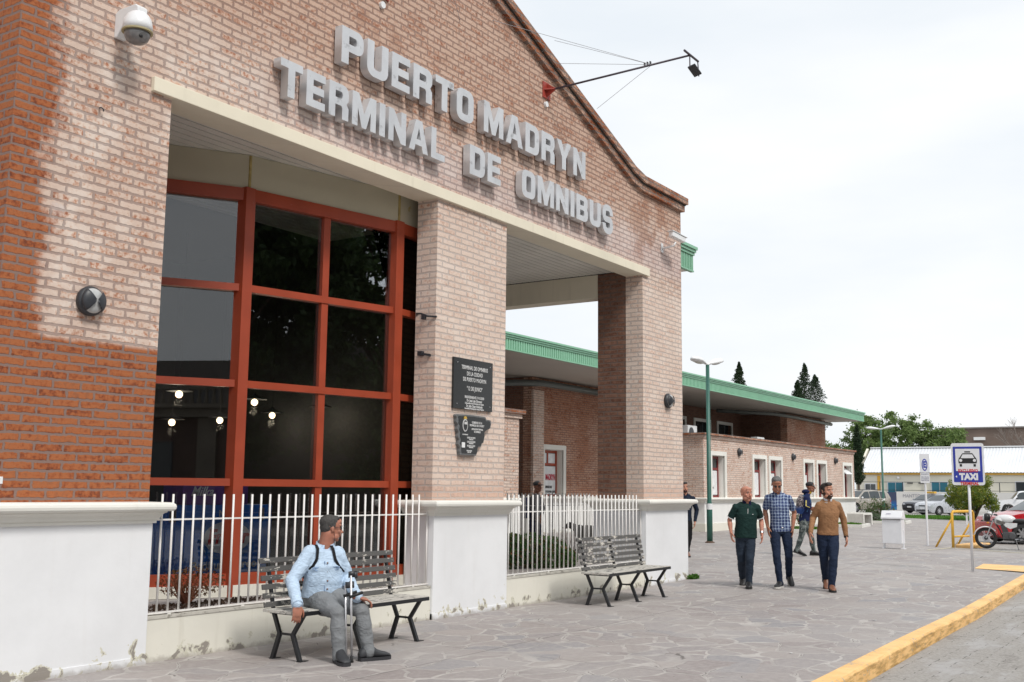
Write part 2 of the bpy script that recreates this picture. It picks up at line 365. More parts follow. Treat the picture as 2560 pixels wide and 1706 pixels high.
MAT['road'] = road()
def kerbmat():
    t = NT('worn_yellow_kerb_paint'); P = t.pos(); X, Y, Z = t.sep(P); n = t.noise(P, 2.2, 5, .6).outputs[0]; f = t.noise(P, 18, 6, .7).outputs[0]; g_ = t.noise(t.comb(t.m2('MULTIPLY', X, .5), Y, t.m2('MULTIPLY', Z, 4)), 5, 5, .65).outputs[0]
    c = t.mix(t.ss(n, .35, .65), (.86, .55, .24), (.78, .47, .18)); c = t.mix(t.m2('MULTIPLY', t.ss(f, .5, .7), .4), c, (.85, .58, .28))
    side = t.ss(t.sep(t.n('NewGeometry').outputs['Normal'])[1], -.5, -.9)
    c = t.mix(t.m2('MULTIPLY', side, t.m2('MULTIPLY', t.ss(g_, .42, .62), .75)), c, (.38, .22, .06))
    c = t.mix(t.m2('MULTIPLY', t.ss(t.m2('ADD', f, t.m2('MULTIPLY', n, .6)), .88, .96), .8), c, (.36, .33, .29))
    c = t.mix(t.m2('MULTIPLY', side, t.m2('MULTIPLY', t.ss(g_, .60, .70), .5)), c, (.16, .12, .07))
    return t.fin(c, .65, 0, t.bump(f, .4, .01), .3)
MAT['kerb'] = kerbmat()
MAT['yellow'] = M('yellow_paint', (.74, .42, .05), .5, var=.1, second=(.40, .20, .06), sfac=(.66, .75), sscale=7)

def textmesh(name, body, size, mat, parent, o, ax=(1,0,0), ay=(0,0,1), align='CENTER', ext=.004, bold=0., width=None, sx=1.0, shear=0., world=False, label=None):
    cu = bpy.data.curves.new(name, 'FONT'); cu.body = body; cu.size = size; cu.align_x = align; cu.align_y = 'CENTER'; cu.extrude = ext; cu.offset = bold; cu.resolution_u = 3; cu.shear = shear; cu.space_line = 1.0
    to = bpy.data.objects.new(name, cu); COL.objects.link(to); bpy.context.view_layer.update()
    me = bpy.data.meshes.new_from_object(to.evaluated_get(bpy.context.evaluated_depsgraph_get())); bpy.data.objects.remove(to)
    if width:
        xs = [v.co.x for v in me.vertices]; sx = width/max(1e-6, (max(xs)-min(xs)))
    ax = Vector(ax).normalized(); ay = Vector(ay).normalized(); az = ax.cross(ay); o = Vector(o)
    for v in me.vertices: v.co = o + ax*v.co.x*sx + ay*v.co.y + az*v.co.z
    me.name = name; me.materials.clear(); me.materials.append(mat)
    ob = bpy.data.objects.new(name, me); COL.objects.link(ob)
    if parent:
        ob.parent = parent
        if world: ob.matrix_parent_inverse = Matrix.Translation(-parent.location)
    return ob

# ================================================================ GROUND
def yin(x):
    pts = ((-14, -6.02), (4.56, -5.415), (8.25, -5.295), (18.2, -5.10), (26, -4.95))
    for (x0, y0), (x1, y1) in zip(pts[:-1], pts[1:]):
        if x <= x1: return y0+(y1-y0)*(x-x0)/(x1-x0)
    return -4.95
g = MB(); xs = [-400, -60, -20, 0, 6, 12, 13, 14, 15, 16, 17, 18, 19, 20, 21, 22, 26, 40, 80, 200, 900]
def zg(x): return gz(x)-.14+.125*min(max((x-17)/5, 0), 1)
for y in (-500, 600): g.v += [(x, y, zg(x)-.006) for x in xs]
n = len(xs); g.f = [(i, i+1, n+i+1, n+i) for i in range(n-1)]
tag(g.build('ground', MAT['road'], fix=False), kind='structure')
g = MB(); xs = [-40, 0, 12]+[12+i*.5 for i in range(1, 20)]+[22, 30, 60]
for x in xs: g.v += [(x, -19, zg(x)), (x, yin(min(x, 18.8))-.18, zg(x))]
g.f = [(2*i, 2*i+2, 2*i+3, 2*i+1) for i in range(len(xs)-1)]
tag(g.build('road', MAT['road'], fix=False), kind='structure')
g = MB()
def ylow(x):
    if x <= 18.8: return yin(x)
    if x <= 24.7: return -5.1
    if x <= 26.9: return -5.1+(x-24.7)/2.2*3.1
    if x <= 58.5: return -2.0+(x-26.9)*.158
    return 3.0+(x-58.5)*1.5
xs = [-30, -10, 0, 4, 8]+[12+i*.5 for i in range(0, 21)]+[23, 24.7, 26.9, 35, 45, 58.5, 66]
for x in xs: g.v += [(x, ylow(x), gz(x)), (x, 60, gz(x))]
g.f = [(2*i, 2*i+2, 2*i+3, 2*i+1) for i in range(len(xs)-1)]
tag(g.build('sidewalk', MAT['paving'], fix=False), kind='structure')

k = MB(); xs = [-12, -8]; xs += [-5.6+i*1.22 for i in range(21)]
for a, b in zip(xs[:-1], xs[1:]):                               # kerb stones with open joints
    b -= .008; prof = [(.0, -.3), (.0, .006), (.012, .016), (-.0, .016)]
    def ring(x):
        y = yin(x); z = gz(x)
        return [(x, y-.004, z-.3), (x, y-.004, z+.004), (x, y-.016, z+.014), (x, y-.165, z+.012), (x, y-.19, z-.012), (x, y-.205, z-.3)]
    A = ring(a); B = ring(b); k.add(A+B, [(0, 1, 2, 3, 4, 5), (11, 10, 9, 8, 7, 6)]+[(i, i+6, (i+1) % 6+6, (i+1) % 6) for i in range(6)])
tag(k.build('kerb', MAT['kerb'], bevel=.006), kind='structure')
k = MB(); k.add([(19.15, -4.05, gz(19.2)+.006), (20.5, -3.98, gz(20.5)+.006), (20.3, -5.9, gz(20.3)+.006), (18.9, -5.9, gz(19)+.006), (18.69, -5.05, gz(18.7)+.022)], [(0, 4, 3, 2, 1)])
tag(k.build('kerb_ramp', MAT['kerb'], fix=False), kind='structure')
k = MB(); k.add([(26.55, -2.05, .178), (26.47, -2.0, .178), (24.6, -5.0, .178), (24.7, -5.05, .178)], [(0, 1, 2, 3)])
k.add([(26.7, -2.1, .177), (26.75, -2.0, .177), (24.9, -1.78, .177), (24.9, -1.85, .177)], [(0, 1, 2, 3)])
tag(k.build('painted_line', M('faded_line', (.60, .55, .38), .7, var=.2), fix=False), kind='structure')

# ================================================================ TERMINAL FACADE
B = thing('terminal_building', 'brick gabled terminal facade with two wide porch openings between white based pillars', 'building', (6.86, 0, 0))
W = dict(parent=B, world=True)
ZL, ZT = 5.507, 5.656
PX = [(0, 1.65, .34), (6.04, 7.69, .34), (12.08, 13.73, .34)]
for i, (a, b, d) in enumerate(PX):
    MB().box(a, b, 0, d, 1.485, ZT if i != 1 else ZL).build('pillar', MAT['brick'], **W)
MB().box(12.083, 13.727, .342, .92, 1.485, 5.60).build('pillar', MAT['shaded'], **W)
# gable
apex = 9.22; roof = [(13.73, 7.10), (12.02, 7.10), (11.7, 7.17), (6.865, 8.98)]
outl = [(0, ZT), (13.73, ZT)]+roof+[(13.73-x, z) for x, z in roof[::-1][1:]]
MB().prism(outl, 0, .34).build('gable_wall', MAT['brick'], **W)
def band(dz0, dz1, y0, y1, over):
    top = [(13.73+over, 7.04), (12.0, 7.04), (11.62, 7.12), (6.865, 8.93)]; top = [(13.73-x, z) for x, z in top]+top[::-1][1:]
    lo = [(x, z+dz0) for x, z in top]; hi = [(x, z+dz1) for x, z in top]
    m = MB(); n = len(top)
    for a, z in lo: m.v.append((a, y0, z))
    for a, z in hi: m.v.append((a, y0, z))
    for a, z in hi: m.v.append((a, y1, z))
    for a, z in lo: m.v.append((a, y1, z))
    for i in range(n-1):
        for q in range(4):
            r_ = (q+1) % 4; m.f.append((q*n+i, q*n+i+1, r_*n+i+1, r_*n+i))
    m.f += [(0, n, 2*n, 3*n), (n-1, 4*n-1, 3*n-1, 2*n-1)]
    return m
cop = band(0, .12, -.07, .40, .05).build('coping', MAT['coping'], **W)
band(.123, .145, -.085, .42, .07).build('drip', M('black_stain_mortar', (.05, .045, .04), .9), cop)
band(.147, .27, -.125, .46, .10).build('coping', MAT['coping'], **W)
MB().box(1.40, 12.28, -.05, .343, ZL, ZT-.002).build('lintel', MAT['lintel'], bevel=.006, **W)
# pedestals with moulded caps
def capm(x0, x1, y0, y1, z=1.5, m=None):
    m = m or MB(); prof = [(0, -.20), (.022, -.20), (.022, -.168), (.040, -.166), (.042, -.15), (.052, -.125), (.075, -.103), (.088, -.099), (.09, -.088), (.130, -.084), (.144, -.068), (.148, -.045), (.142, -.022), (.125, -.008), (.10, -.004), (-.03, 0)]
    base = len(m.v)
    for o, dz in prof: m.v += [(x0-o, y0-o, z+dz), (x1+o, y0-o, z+dz), (x1+o, y1+o, z+dz), (x0-o, y1+o, z+dz)]
    for i in range(len(prof)-1):
        for q in range(4): a = base+i*4+q; c = base+i*4+(q+1) % 4; m.f.append((a, c, c+4, a+4))
    m.f += [tuple(base+q for q in range(4))[::-1], tuple(base+4*(len(prof)-1)+q for q in range(4))]
    return m
for i, (x0, x1, y1) in enumerate([(-.06, 1.665, .40), (6.02, 7.71, .40), (12.05, 13.79, .99)]):
    MB().box(x0, x1, -.06, y1, -.2, 1.32).build('pedestal', MAT['white'], bevel=.008, **W)
    MB().box(x0-.0, x1+.0, -.068, y1+.008, -.2, .07).build('plinth', MAT['white'], **W)
    capm(x0, x1, -.06, y1).build('pillar_cap', MAT['cap'], **W)
for a, b in ((1.67, 6.015), (7.715, 12.045)):
    lw = MB().box(a, b, -.025, .17, -.2, .395).build('low_wall', MAT['cream'], **W)
    MB().box(a, b, -.032, .18, .397, .425).build('wall_capping', M('grimy_capping', (.50, .48, .43), .8, var=.25, scale=7, second=(.25, .23, .2), sfac=(.55, .65)), lw)
# porch floor, ceiling, side beam
MB().box(1.2, 12.6, .18, 3.2, -.1, .40).build('porch_floor', MAT['paving'], **W)
c = MB(); y = .352
while y < 3.3: c.box(1.66, 12.075, y, y+.118, 5.612, 5.620); y += .140
c.build('ceiling', MAT['ceil'], **W)
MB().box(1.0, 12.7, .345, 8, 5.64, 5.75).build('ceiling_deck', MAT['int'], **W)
MB().box(12.08, 12.42, .925, 7.0, 5.175, 5.60).build('beam', MAT['lintel'], **W)
MB().box(7.75, 12.078, 3.3, 3.55, 5.22, 5.60).build('beam', MAT['lintel'], **W) if False else None
MB().box(6.02, 6.34, .36, .5, .4, .41).build('door_sill', MAT['cream'], **W)
# outer left wall and right return behind the gable
MB().box(0.003, .30, .342, 8, 0, 6.9).build('side_wall', MAT['brick'], **W)
MB().box(13.43, 13.727, .342, .60, 5.62, 7.0).build('side_wall', MAT['brick'], **W)
MB().box(-1.3, -.30, .9, 7, 6.62, 6.98).build('eaves', MAT['white'], **W)
# hall eaves behind the gable, green ribbed fascia
def fascia(m, x0, x1, y, zb, zt, proud=.10, rib=.085, end=True):
    h = zt-zb; zr = zb+h*.66
    xx = x0
    while xx < x1-.02:
        m.box(xx, xx+rib*.55, y-.022, y, zb+.035, zr); xx += rib
    m.box(x0, x1, y-.002, y+.06, zb+.01, zr)
    m.box(x0, x1+.01, y-.035, y+.05, zb, zb+.03)
    m.box(x0, x1+.03, y-.045, y+.05, zr+.002, zr+h*.10)
    m.box(x0, x1+.05, y-.075, y+.05, zr+h*.115, zr+h*.21)
    m.box(x0, x1+.07, y-.105, y+.05, zr+h*.225, zt)
    return m
rf = thing('hall_roof', 'green ribbed eaves sticking out behind the upper right corner of the brick gable', 'roof', (15.2, 1, 6.43))
m = MB(); fascia(m, 13.9, 16.5, 1.0, 6.43, 6.99); m.build('fascia', MAT['green'], rf, world=True)
m = MB().box(13.9, 16.47, 1.07, 4.4, 6.46, 6.9); m.build('soffit', MAT['ceil'], rf, world=True)

# fences: white bars
def fence(name, label, x0, x1, y, mat, first, zb=.452):
    f = thing(name, label, 'fence', ((x0+x1)/2, y, .42))
    def bar(x, z1): return MB().tube([(x, y, zb), (x, y, z1)], .0115, 6)
    proto = None
    x = first; xs_ = []
    while x < x1-.08: xs_.append(x); x += .1285
    for i, xx in enumerate([x0+.03]+xs_+[x1-.03]):
        e = i == 0 or i == len(xs_)+1
        if e or proto is None:
            o = bar(xx, 1.37 if e else 1.572).build('picket', mat, f, smooth=True, world=True)
            if not e: proto = (o, xx)
        else:
            o = proto[0].copy(); COL.objects.link(o); o.parent = f; o.matrix_parent_inverse = Matrix.Translation(-f.location); o.location = (xx-proto[1], 0, 0)
    MB().box(x0, x1, y-.005, y+.005, 1.318, 1.334).build('rail', mat, f, world=True)
    MB().box(x0, x1, y-.018, y+.018, zb-.014, zb).build('rail', mat, f, world=True)
    for q in range(5): xx = x0+.3+q*(x1-x0-.6)/4; MB().box(xx-.02, xx+.02, y-.015, y+.015, zb-.10 if zb < .4 else .42, zb-.014).build('foot', mat, f, world=True)
    return f
fence('bar_fence', 'white barred fence behind the bench where the man with crutches sits', 1.67, 6.015, .03, MAT['fence'], 1.83)
fence('bar_fence', 'white barred fence behind the empty bench in the right hand opening', 7.715, 12.045, .03, MAT['fence'], 7.87)
fence('bar_fence', 'grey barred fence further back, in front of the man in the grey hoodie', 12.2, 15.7, 3.05, M('shade_toned_fence', (.33, .32, .31), .5), 12.33, .16)  # the grey carries the shade this fence stands in

# ================================================================ GLAZED HALL
H = thing('glazed_hall', 'faceted red framed glass front of the waiting hall set back behind the first opening', 'glass hall', (4.6, 2, .42))
HW = dict(parent=H, world=True)
V = [(1.2, 2.5), (3.6, 1.0), (5.8, .50), (7.55, .64)]
rows = [(.535, .665), (1.655, 1.74), (2.80, 2.885), (3.94, 4.025), (5.04, 5.19)]
def seg(a, b): a = Vector((*a, 0)); b = Vector((*b, 0)); d = (b-a).normalized(); return a, b, d, Vector((d.y, -d.x, 0))
for si, (a, b, mull) in enumerate(((V[0], V[1], (1.58,)), (V[1], V[2], (1.128,)), (V[2], V[3], (.88,)))):
    A, Bv, d, nrm = seg(a, b); L = (Bv-A).length
    for j, (z0, z1) in enumerate(rows):
        MB().beam(A+Vector((0, 0, (z0+z1)/2))+d*.05, Bv+Vector((0, 0, (z0+z1)/2))-d*.05, .11 if j in (0, 4) else .10, z1-z0).build('transom', MAT['red'], **HW)
    for q in mull: P = A+d*q; MB().beam(P+Vector((0, 0, .6)), P+Vector((0, 0, 5.1)), .095, .072, up=nrm).build('mullion', MAT['red'], **HW)
    cuts = [0]+list(mull)+[L]
    for j in range(4):
        for q in range(len(cuts)-1):
            p0 = A+d*cuts[q]+nrm*0; p1 = A+d*cuts[q+1]
            tilt = (random.random()-.5)*.006
            m = MB(); zz0, zz1 = rows[j][1]-.01, rows[j+1][0]+.01
            c0 = p0-nrm*(.02+tilt); c1 = p1-nrm*(.02-tilt)
            m.add([c0+Vector((0,0,zz0)), c1+Vector((0,0,zz0)), c1+Vector((0,0,zz1)), c0+Vector((0,0,zz1))]+[v_-nrm*.008 for v_ in (c0+Vector((0,0,zz0)), c1+Vector((0,0,zz0)), c1+Vector((0,0,zz1)), c0+Vector((0,0,zz1)))],
                  [(0,1,2,3),(7,6,5,4),(0,4,5,1),(1,5,6,2),(2,6,7,3),(3,7,4,0)])
            m.build('pane', MAT['glass'], **HW)
    MB().beam(A+Vector((0, 0, 5.40)), Bv+Vector((0, 0, 5.40)), .05, .415).build('cladding', MAT['cladding'], **HW)
    MB().beam(A+Vector((0, 0, .47)), Bv+Vector((0, 0, .47)), .16, .13).build('sill', MAT['cream'], **HW)
for i, (x, y) in enumerate(V):
    MB().box(x-.075, x+.075, y-.07, y+.08, .40, 5.20).build('post', MAT['red'], bevel=.004, **HW)
    MB().box(x-.014, x+.014, y-.04, y-.02, 5.2, 5.6).build('joint_cover', M('rusty_cream', (.40, .31, .12), .7, var=.3, scale=12), **HW)
I = MAT['int']
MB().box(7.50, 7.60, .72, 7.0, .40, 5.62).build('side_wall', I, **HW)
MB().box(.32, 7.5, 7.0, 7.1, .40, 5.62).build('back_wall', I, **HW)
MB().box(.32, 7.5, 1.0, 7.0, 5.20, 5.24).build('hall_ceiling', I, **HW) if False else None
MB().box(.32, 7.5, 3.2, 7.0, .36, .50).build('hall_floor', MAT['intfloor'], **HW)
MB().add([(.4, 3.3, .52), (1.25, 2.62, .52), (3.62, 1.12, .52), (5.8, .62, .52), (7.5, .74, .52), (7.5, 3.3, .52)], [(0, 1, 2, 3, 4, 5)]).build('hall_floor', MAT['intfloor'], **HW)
# pendant lamps inside
pl = None
for i, (x, y, z, s) in enumerate(((4.37, 3.0, 2.86, 'higher one left of the first red post'), (5.08, 4.0, 2.55, 'lowest and furthest left'), (5.96, 4.0, 2.63, 'close on the left of the first red post'), (5.71, 3.0, 2.85, 'just right of the first red post'), (7.02, 4.0, 2.77, 'low between the post and the mullion'), (7.07, 3.0, 2.83, 'beside the thin mullion'))):
    lab = 'lit globe pendant lamp in the hall, '+s
    if pl is None:
        pl = thing('pendant_lamp', lab, 'lamp', (x, y, z), group='pendant lamps inside the hall')
        MB().ell((0, 0, 0), (.050, .050, .048)).build('globe', MAT['bulb'], pl, smooth=True)
        MB().lathe([(.02, .13), (.03, .10), (.17, .045), (.175, .04), (.03, .05)], 20).build('lamp_shade', MAT['dark'], pl, smooth=True)
        MB().tube([(0, 0, .12), (0, 0, 2.2)], .005, 6).build('cord', MAT['black'], pl)
        ld = bpy.data.lights.new('lamp_light', 'POINT'); ld.energy = 6; ld.color = (1, .82, .58); ld.shadow_soft_size = .06; lo = bpy.data.objects.new('lamp_light', ld); COL.objects.link(lo); lo.parent = pl; lo.location = (0, 0, -.12)
    else: place(copytree(pl), (x, y, z), 0, lab)
# freezer cabinet with blue front and purple header
F = thing('ice_cream_freezer', 'blue ice cream freezer with a purple header seen through the glass behind the fence', 'freezer', (4.2, 1.95, .52))
blue = M('freezer_blue', (.015, .20, .75), .35, var=.15, scale=2); FW = dict(parent=F, world=True)
MB().box(3.0, 5.08, 1.90, 2.5, .54, 1.42).build('cabinet', blue, bevel=.01, **FW)
MB().box(3.64, 4.68, 1.93, 2.3, 1.425, 1.70).build('header', M('header_purple', (.16, .06, .34), .4), bevel=.008, **FW)
MB().box(3.42, 3.52, 1.885, 1.9, 1.22, 1.38).build('hinge', MAT['steel'], **FW); MB().box(4.84, 4.93, 1.885, 1.9, 1.22, 1.38).build('hinge', MAT['steel'], **FW)
wl = M('freezer_white_print', (.70, .74, .80), .5); rl = M('freezer_red_print', (.60, .02, .03), .5)
em = MB()
def ovalp(cx, cz, rx, rz, y0, y1, n=28): return [(cx+rx*math.cos(2*math.pi*i/n), cz+rz*math.sin(2*math.pi*i/n)) for i in range(n)]
em.prism(ovalp(4.33, 1.00, .44, .27, 0, 0), 1.893, 1.8985).build('emblem_ring', M('emblem_blue', (.03, .20, .62), .4), **FW)
MB().prism(ovalp(4.33, 1.015, .38, .20, 0, 0), 1.888, 1.8925).build('emblem', wl, **FW)
textmesh('brand_lettering', 'Frigor', .25, rl, F, (4.33, 1.884, 1.02), ext=.002, bold=.008, width=.68, shear=.2, world=True)
textmesh('brand_lettering', 'Nestlé', .12, wl, F, (4.33, 1.884, 1.31), ext=.002, bold=.002, world=True)
textmesh('slogan_lettering', 'Pedí un recreo', .15, wl, F, (4.30, 1.884, .68), ext=.002, bold=.002, width=1.05, world=True)
textmesh('brand_lettering', 'Milka', .16, wl, F, (3.92, 1.92, 1.58), ext=.002, bold=.002, shear=.4, world=True)

# ================================================================ SIGN LETTERS
def arc(cx, cy, r, a0, a1, n=6): return [(cx+r*math.cos(R(a0+(a1-a0)*i/n)), cy+r*math.sin(R(a0+(a1-a0)*i/n))) for i in range(n+1)]
def rr(x0, y0, x1, y1, r, cs=(1, 1, 1, 1)):     # corners: bl br tr tl
    o = []
    for (cx, cy, a), c_ in zip(((x0+r, y0+r, 180), (x1-r, y0+r, 270), (x1-r, y1-r, 0), (x0+r, y1-r, 90)), cs):
        o += arc(cx, cy, r, a, a+90) if c_ else [({180: x0, 270: x1, 0: x1, 90: x0}[a], {180: y0, 270: y0, 0: y1, 90: y1}[a])]
    return o
def glyph(ch, w):
    s, h = .27, .215
    if ch == 'T': return [[(0, 1), (0, 1-h), (w/2-s/2, 1-h), (w/2-s/2, 0), (w/2+s/2, 0), (w/2+s/2, 1-h), (w, 1-h), (w, 1)]]
    if ch == 'E': return [[(0, 0), (w, 0), (w, h), (s, h), (s, .5-h/2), (w-.05, .5-h/2), (w-.05, .5+h/2), (s, .5+h/2), (s, 1-h), (w, 1-h), (w, 1), (0, 1)]]
    if ch == 'L': return [[(0, 0), (w, 0), (w, h), (s, h), (s, 1), (0, 1)]]
    if ch == 'I': return [[(0, 0), (s, 0), (s, 1), (0, 1)]]
    if ch == 'N': return [[(0, 0), (s*.92, 0), (s*.92, .52), (w-s*.92, 0), (w, 0), (w, 1), (w-s*.92, 1), (w-s*.92, .48), (s*.92, 1), (0, 1)]]
    if ch == 'M': return [[(0, 0), (s*.92, 0), (s*.92, .55), (w/2-.10, 0), (w/2+.10, 0), (w-s*.92, .55), (w-s*.92, 0), (w, 0), (w, 1), (w-s*1.05, 1), (w/2, .42), (s*1.05, 1), (0, 1)]]
    if ch == 'A': return [[(0, 0), (s, 0), (s+.055, .2), (w-s-.055, .2), (w-s, 0), (w, 0), (w/2+.16, 1), (w/2-.16, 1)], [(s+.11, .38), (w/2, .76), (w-s-.11, .38)]]
    if ch == 'Y': return [[(w/2-s/2, 0), (w/2+s/2, 0), (w/2+s/2, .42), (w, 1), (w-.29, 1), (w/2, .62), (.29, 1), (0, 1), (w/2-s/2, .42)]]
    if ch == 'O': return [rr(0, 0, w, 1, .26), rr(s, h, w-s, 1-h, .08)]
    if ch == 'D': return [rr(0, 0, w, 1, .28, (0, 1, 1, 0)), rr(s, h, w-s, 1-h, .09, (0, 1, 1, 0))]
    if ch == 'U': return [[(0, 1)]+arc(.27, .27, .27, 180, 270)+arc(w-.27, .27, .27, 270, 360)+[(w, 1), (w-s, 1)]+arc(w-s-.09, h+.09, .09, 0, -90)+arc(s+.09, h+.09, .09, -90, -180)+[(s, 1)]]
    if ch == 'P': return [[(0, 0), (s, 0), (s, .36)]+arc(w-.24, .60, .24, 270, 360)+arc(w-.24, .76, .24, 0, 90)+[(0, 1)], rr(s, .57, w-s, 1-h, .06, (0, 1, 1, 0))]
    if ch == 'R': return [[(0, 0), (s, 0), (s, .38), (w-s-.04, .38), (w-s, .32), (w-s, 0), (w, 0), (w, .36), (w-.09, .47)]+arc(w-.2, .66, .2, -40, 0)+arc(w-.24, .76, .24, 0, 90)+[(0, 1)], rr(s, .585, w-s, 1-h, .06, (0, 1, 1, 0))]
    if ch == 'B': return [[(0, 0)]+arc(w-.23, .23, .23, 270, 360)+[(w, .40), (w-.07, .51), (w-.02, .60)]+arc(w-.24, .78, .22, 0, 90)+[(0, 1)], rr(s, h*.95, w-s, .42, .06, (0, 1, 1, 0)), rr(s, .60, w-s-.02, 1-h*.95, .05, (0, 1, 1, 0))]
    if ch == 'S':
        t_ = .125; q = w-t_
        path = [(q, .70), (q, .76)]+arc(w/2+.06, .75, q-w/2-.06, 0, 90, 5)+arc(w/2-.06, .75, w/2-.06-t_, 90, 180, 5)+[(t_, .68)]+arc(t_+.14, .64, .14, 180, 250, 4)+arc(q-.14, .36, .14, 70, 0, 4)+[(q, .3)]+arc(w/2+.06, .25, q-w/2-.06, 0, -90, 5)+arc(w/2-.06, .25, w/2-.06-t_, -90, -180, 5)+[(t_, .31)]
        pv = [Vector(p) for p in path]; L_, R_ = [], []
        for i, p in enumerate(pv):
            d_ = (pv[min(i+1, len(pv)-1)]-pv[max(i-1, 0)]).normalized(); nn = Vector((-d_.y, d_.x))*.125
            L_.append(tuple(p+nn)); R_.append(tuple(p-nn))
        return [L_+R_[::-1]]
def glyphmesh(loops, depth):
    cu = bpy.data.curves.new('letter', 'CURVE'); cu.dimensions = '2D'; cu.fill_mode = 'BOTH'; cu.extrude = depth/2
    for lp in loops:
        sp = cu.splines.new('POLY'); sp.points.add(len(lp)-1); sp.use_cyclic_u = True
        for p_, (a, b) in zip(sp.points, lp): p_.co = (a, b, 0, 1)
    to = bpy.data.objects.new('letter', cu); COL.objects.link(to); bpy.context.view_layer.update()
    me = bpy.data.meshes.new_from_object(to.evaluated_get(bpy.context.evaluated_depsgraph_get())); bpy.data.objects.remove(to)
    return me
WID = dict(T=.86, E=.76, R=.84, M=1.08, I=.27, N=.86, A=.98, L=.74, D=.84, O=.84, U=.84, B=.84, S=.82, P=.82, Y=.96)
def signline(label, words, z0, h):
    s_ = thing('sign_lettering', label, 'sign', (words[0][1], -.02, z0))
    for txt, xa, xb in words:
        gap = .07*h/.45; tot = sum(WID[c_] for c_ in txt); sx = (xb-xa-gap*(len(txt)-1))/tot; x = xa
        for c_ in txt:
            me = glyphmesh(glyph(c_, WID[c_]), 1.0)
            for v in me.vertices: v.co = (x+v.co.x*sx, -.085+v.co.z*.115, z0+v.co.y*h)
            me.materials.clear(); me.materials.append(MAT['metal'])
            o = bpy.data.objects.new('letter', me); COL.objects.link(o); o.parent = s_; o.matrix_parent_inverse = Matrix.Translation(-s_.location)
            x += WID[c_]*sx+gap
signline('upper row of grey metal letters reading PUERTO MADRYN on the brick gable', [('PUERTO', 3.93, 6.62), ('MADRYN', 6.87, 9.76)], 6.67, .455)
signline('lower row of grey metal letters reading TERMINAL DE OMNIBUS above the lintel', [('TERMINAL', 2.97, 5.98), ('DE', 6.55, 7.31), ('OMNIBUS', 7.87, 10.70)], 5.965, .42)

# ================================================================ THINGS ON THE FACADE
def bulkhead(label, x, y, z, s=1.0):
    b = thing('bulkhead_light', label, 'wall lamp', (x, y, z), group='round bulkhead lights on the brick walls')
    m = MB(); Mx = Matrix.Rotation(R(90), 4, 'X')
    m.lathe([(.135, 0), (.14, .03), (.13, .055), (.10, .075)], 28, Mx); m.build('housing', MAT['dark'], b, smooth=True)
    MB().ell((0, -.062, 0), (.116, .046, .116), 28, 12).build('diffuser', M('ribbed_glass', (.45, .46, .46), .25, var=.1, scale=30), b, smooth=True)
    for sgn in (-1, 1):                          # two dark shield lobes in front of the lens
        m = MB(); n_ = 12; rings = []
        for ri, rr_ in enumerate((.012, .04, .07, .095, .115, .13)):
            ring = []
            for q in range(n_+1):
                a = R(-52+104*q/n_)+(0 if sgn > 0 else math.pi); yy = -.072-.060*math.sqrt(max(0, 1-(rr_/.131)**2))
                ring.append((rr_*math.cos(a), yy, rr_*math.sin(a)))
            rings.append(ring)
        m.v = [v_ for ring in rings for v_ in ring]; k_ = n_+1
        m.f = [(i*k_+q, i*k_+q+1, (i+1)*k_+q+1, (i+1)*k_+q) for i in range(len(rings)-1) for q in range(n_)]
        o = m.build('shield', MAT['dark'], b, smooth=True); sd = o.modifiers.new('s', 'SOLIDIFY'); sd.thickness = .004
    b.scale = (s,)*3
    return b
b1 = bulkhead('round grey bulkhead light on the left brick pillar', .86, -.005, 3.32, 1.0)
b2 = place(copytree(b1), (13.05, -.005, 3.30), 0, 'round grey bulkhead light on the right brick pillar of the facade')
# dome camera
d = thing('dome_camera', 'white dome security camera on a bracket at the top left of the gable wall', 'security camera', (1.0, 0, 6.03))
m = MB(); m.prism([(0, -.14), (0, .10), (-.06, .13), (-.30, .13), (-.34, .10), (-.34, .03), (-.18, .02), (-.04, -.14)], -.055, .055, 'x'); m.build('bracket', MAT['whitep'], d, bevel=.008)
m = MB().lathe([(.03, .07), (.07, .06), (.10, .035), (.125, -.01), (.135, -.06), (.138, -.12)], 32, Matrix.Translation((0, -.28, 0))); m.build('hood', MAT['whitep'], d, smooth=True)
MB().lathe([(.139, -.118), (.143, -.122), (.143, -.135), (.125, -.138)], 32, Matrix.Translation((0, -.28, 0))).build('ring', M('yellowed_ring', (.35, .30, .16), .5), d)
MB().lathe([(.122, -.137), (.118, -.17), (.10, -.21), (.07, -.235), (.03, -.248), (.001, -.25)], 32, Matrix.Translation((0, -.28, 0))).build('dome', M('smoked_dome', (.17, .165, .165), .12, var=.4, scale=10, spec=.7), d, smooth=True)
MB().ell((-.035, -.385, -.20), (.02, .015, .02)).build('lens', MAT['black'], d, smooth=True)
# bullet camera
d = thing('bullet_camera', 'white box security camera on a curved arm at the right end of the facade', 'security camera', (12.88, 0, 6.16))
MB().box(-.045, .045, -.015, 0, -.09, .09).build('wall_plate', MAT['whitep'], d, bevel=.006)
MB().tube([(0, -.01, -.02), (0, -.12, .0), (.02, -.24, .02), (.03, -.27, .09)], .02, 10).build('arm', MAT['whitep'], d, smooth=True)
m = MB(); m.beam((-.13, -.25, .215), (.26, -.33, .155), .10, .10); m.build('housing', MAT['whitep'], d, bevel=.012)
m = MB(); m.beam((-.15, -.246, .272), (.30, -.338, .205), .13, .012); m.build('sunshield', MAT['whitep'], d, bevel=.003)
MB().beam((.262, -.33, .155), (.268, -.331, .154), .07, .07).build('lens', MAT['black'], d)
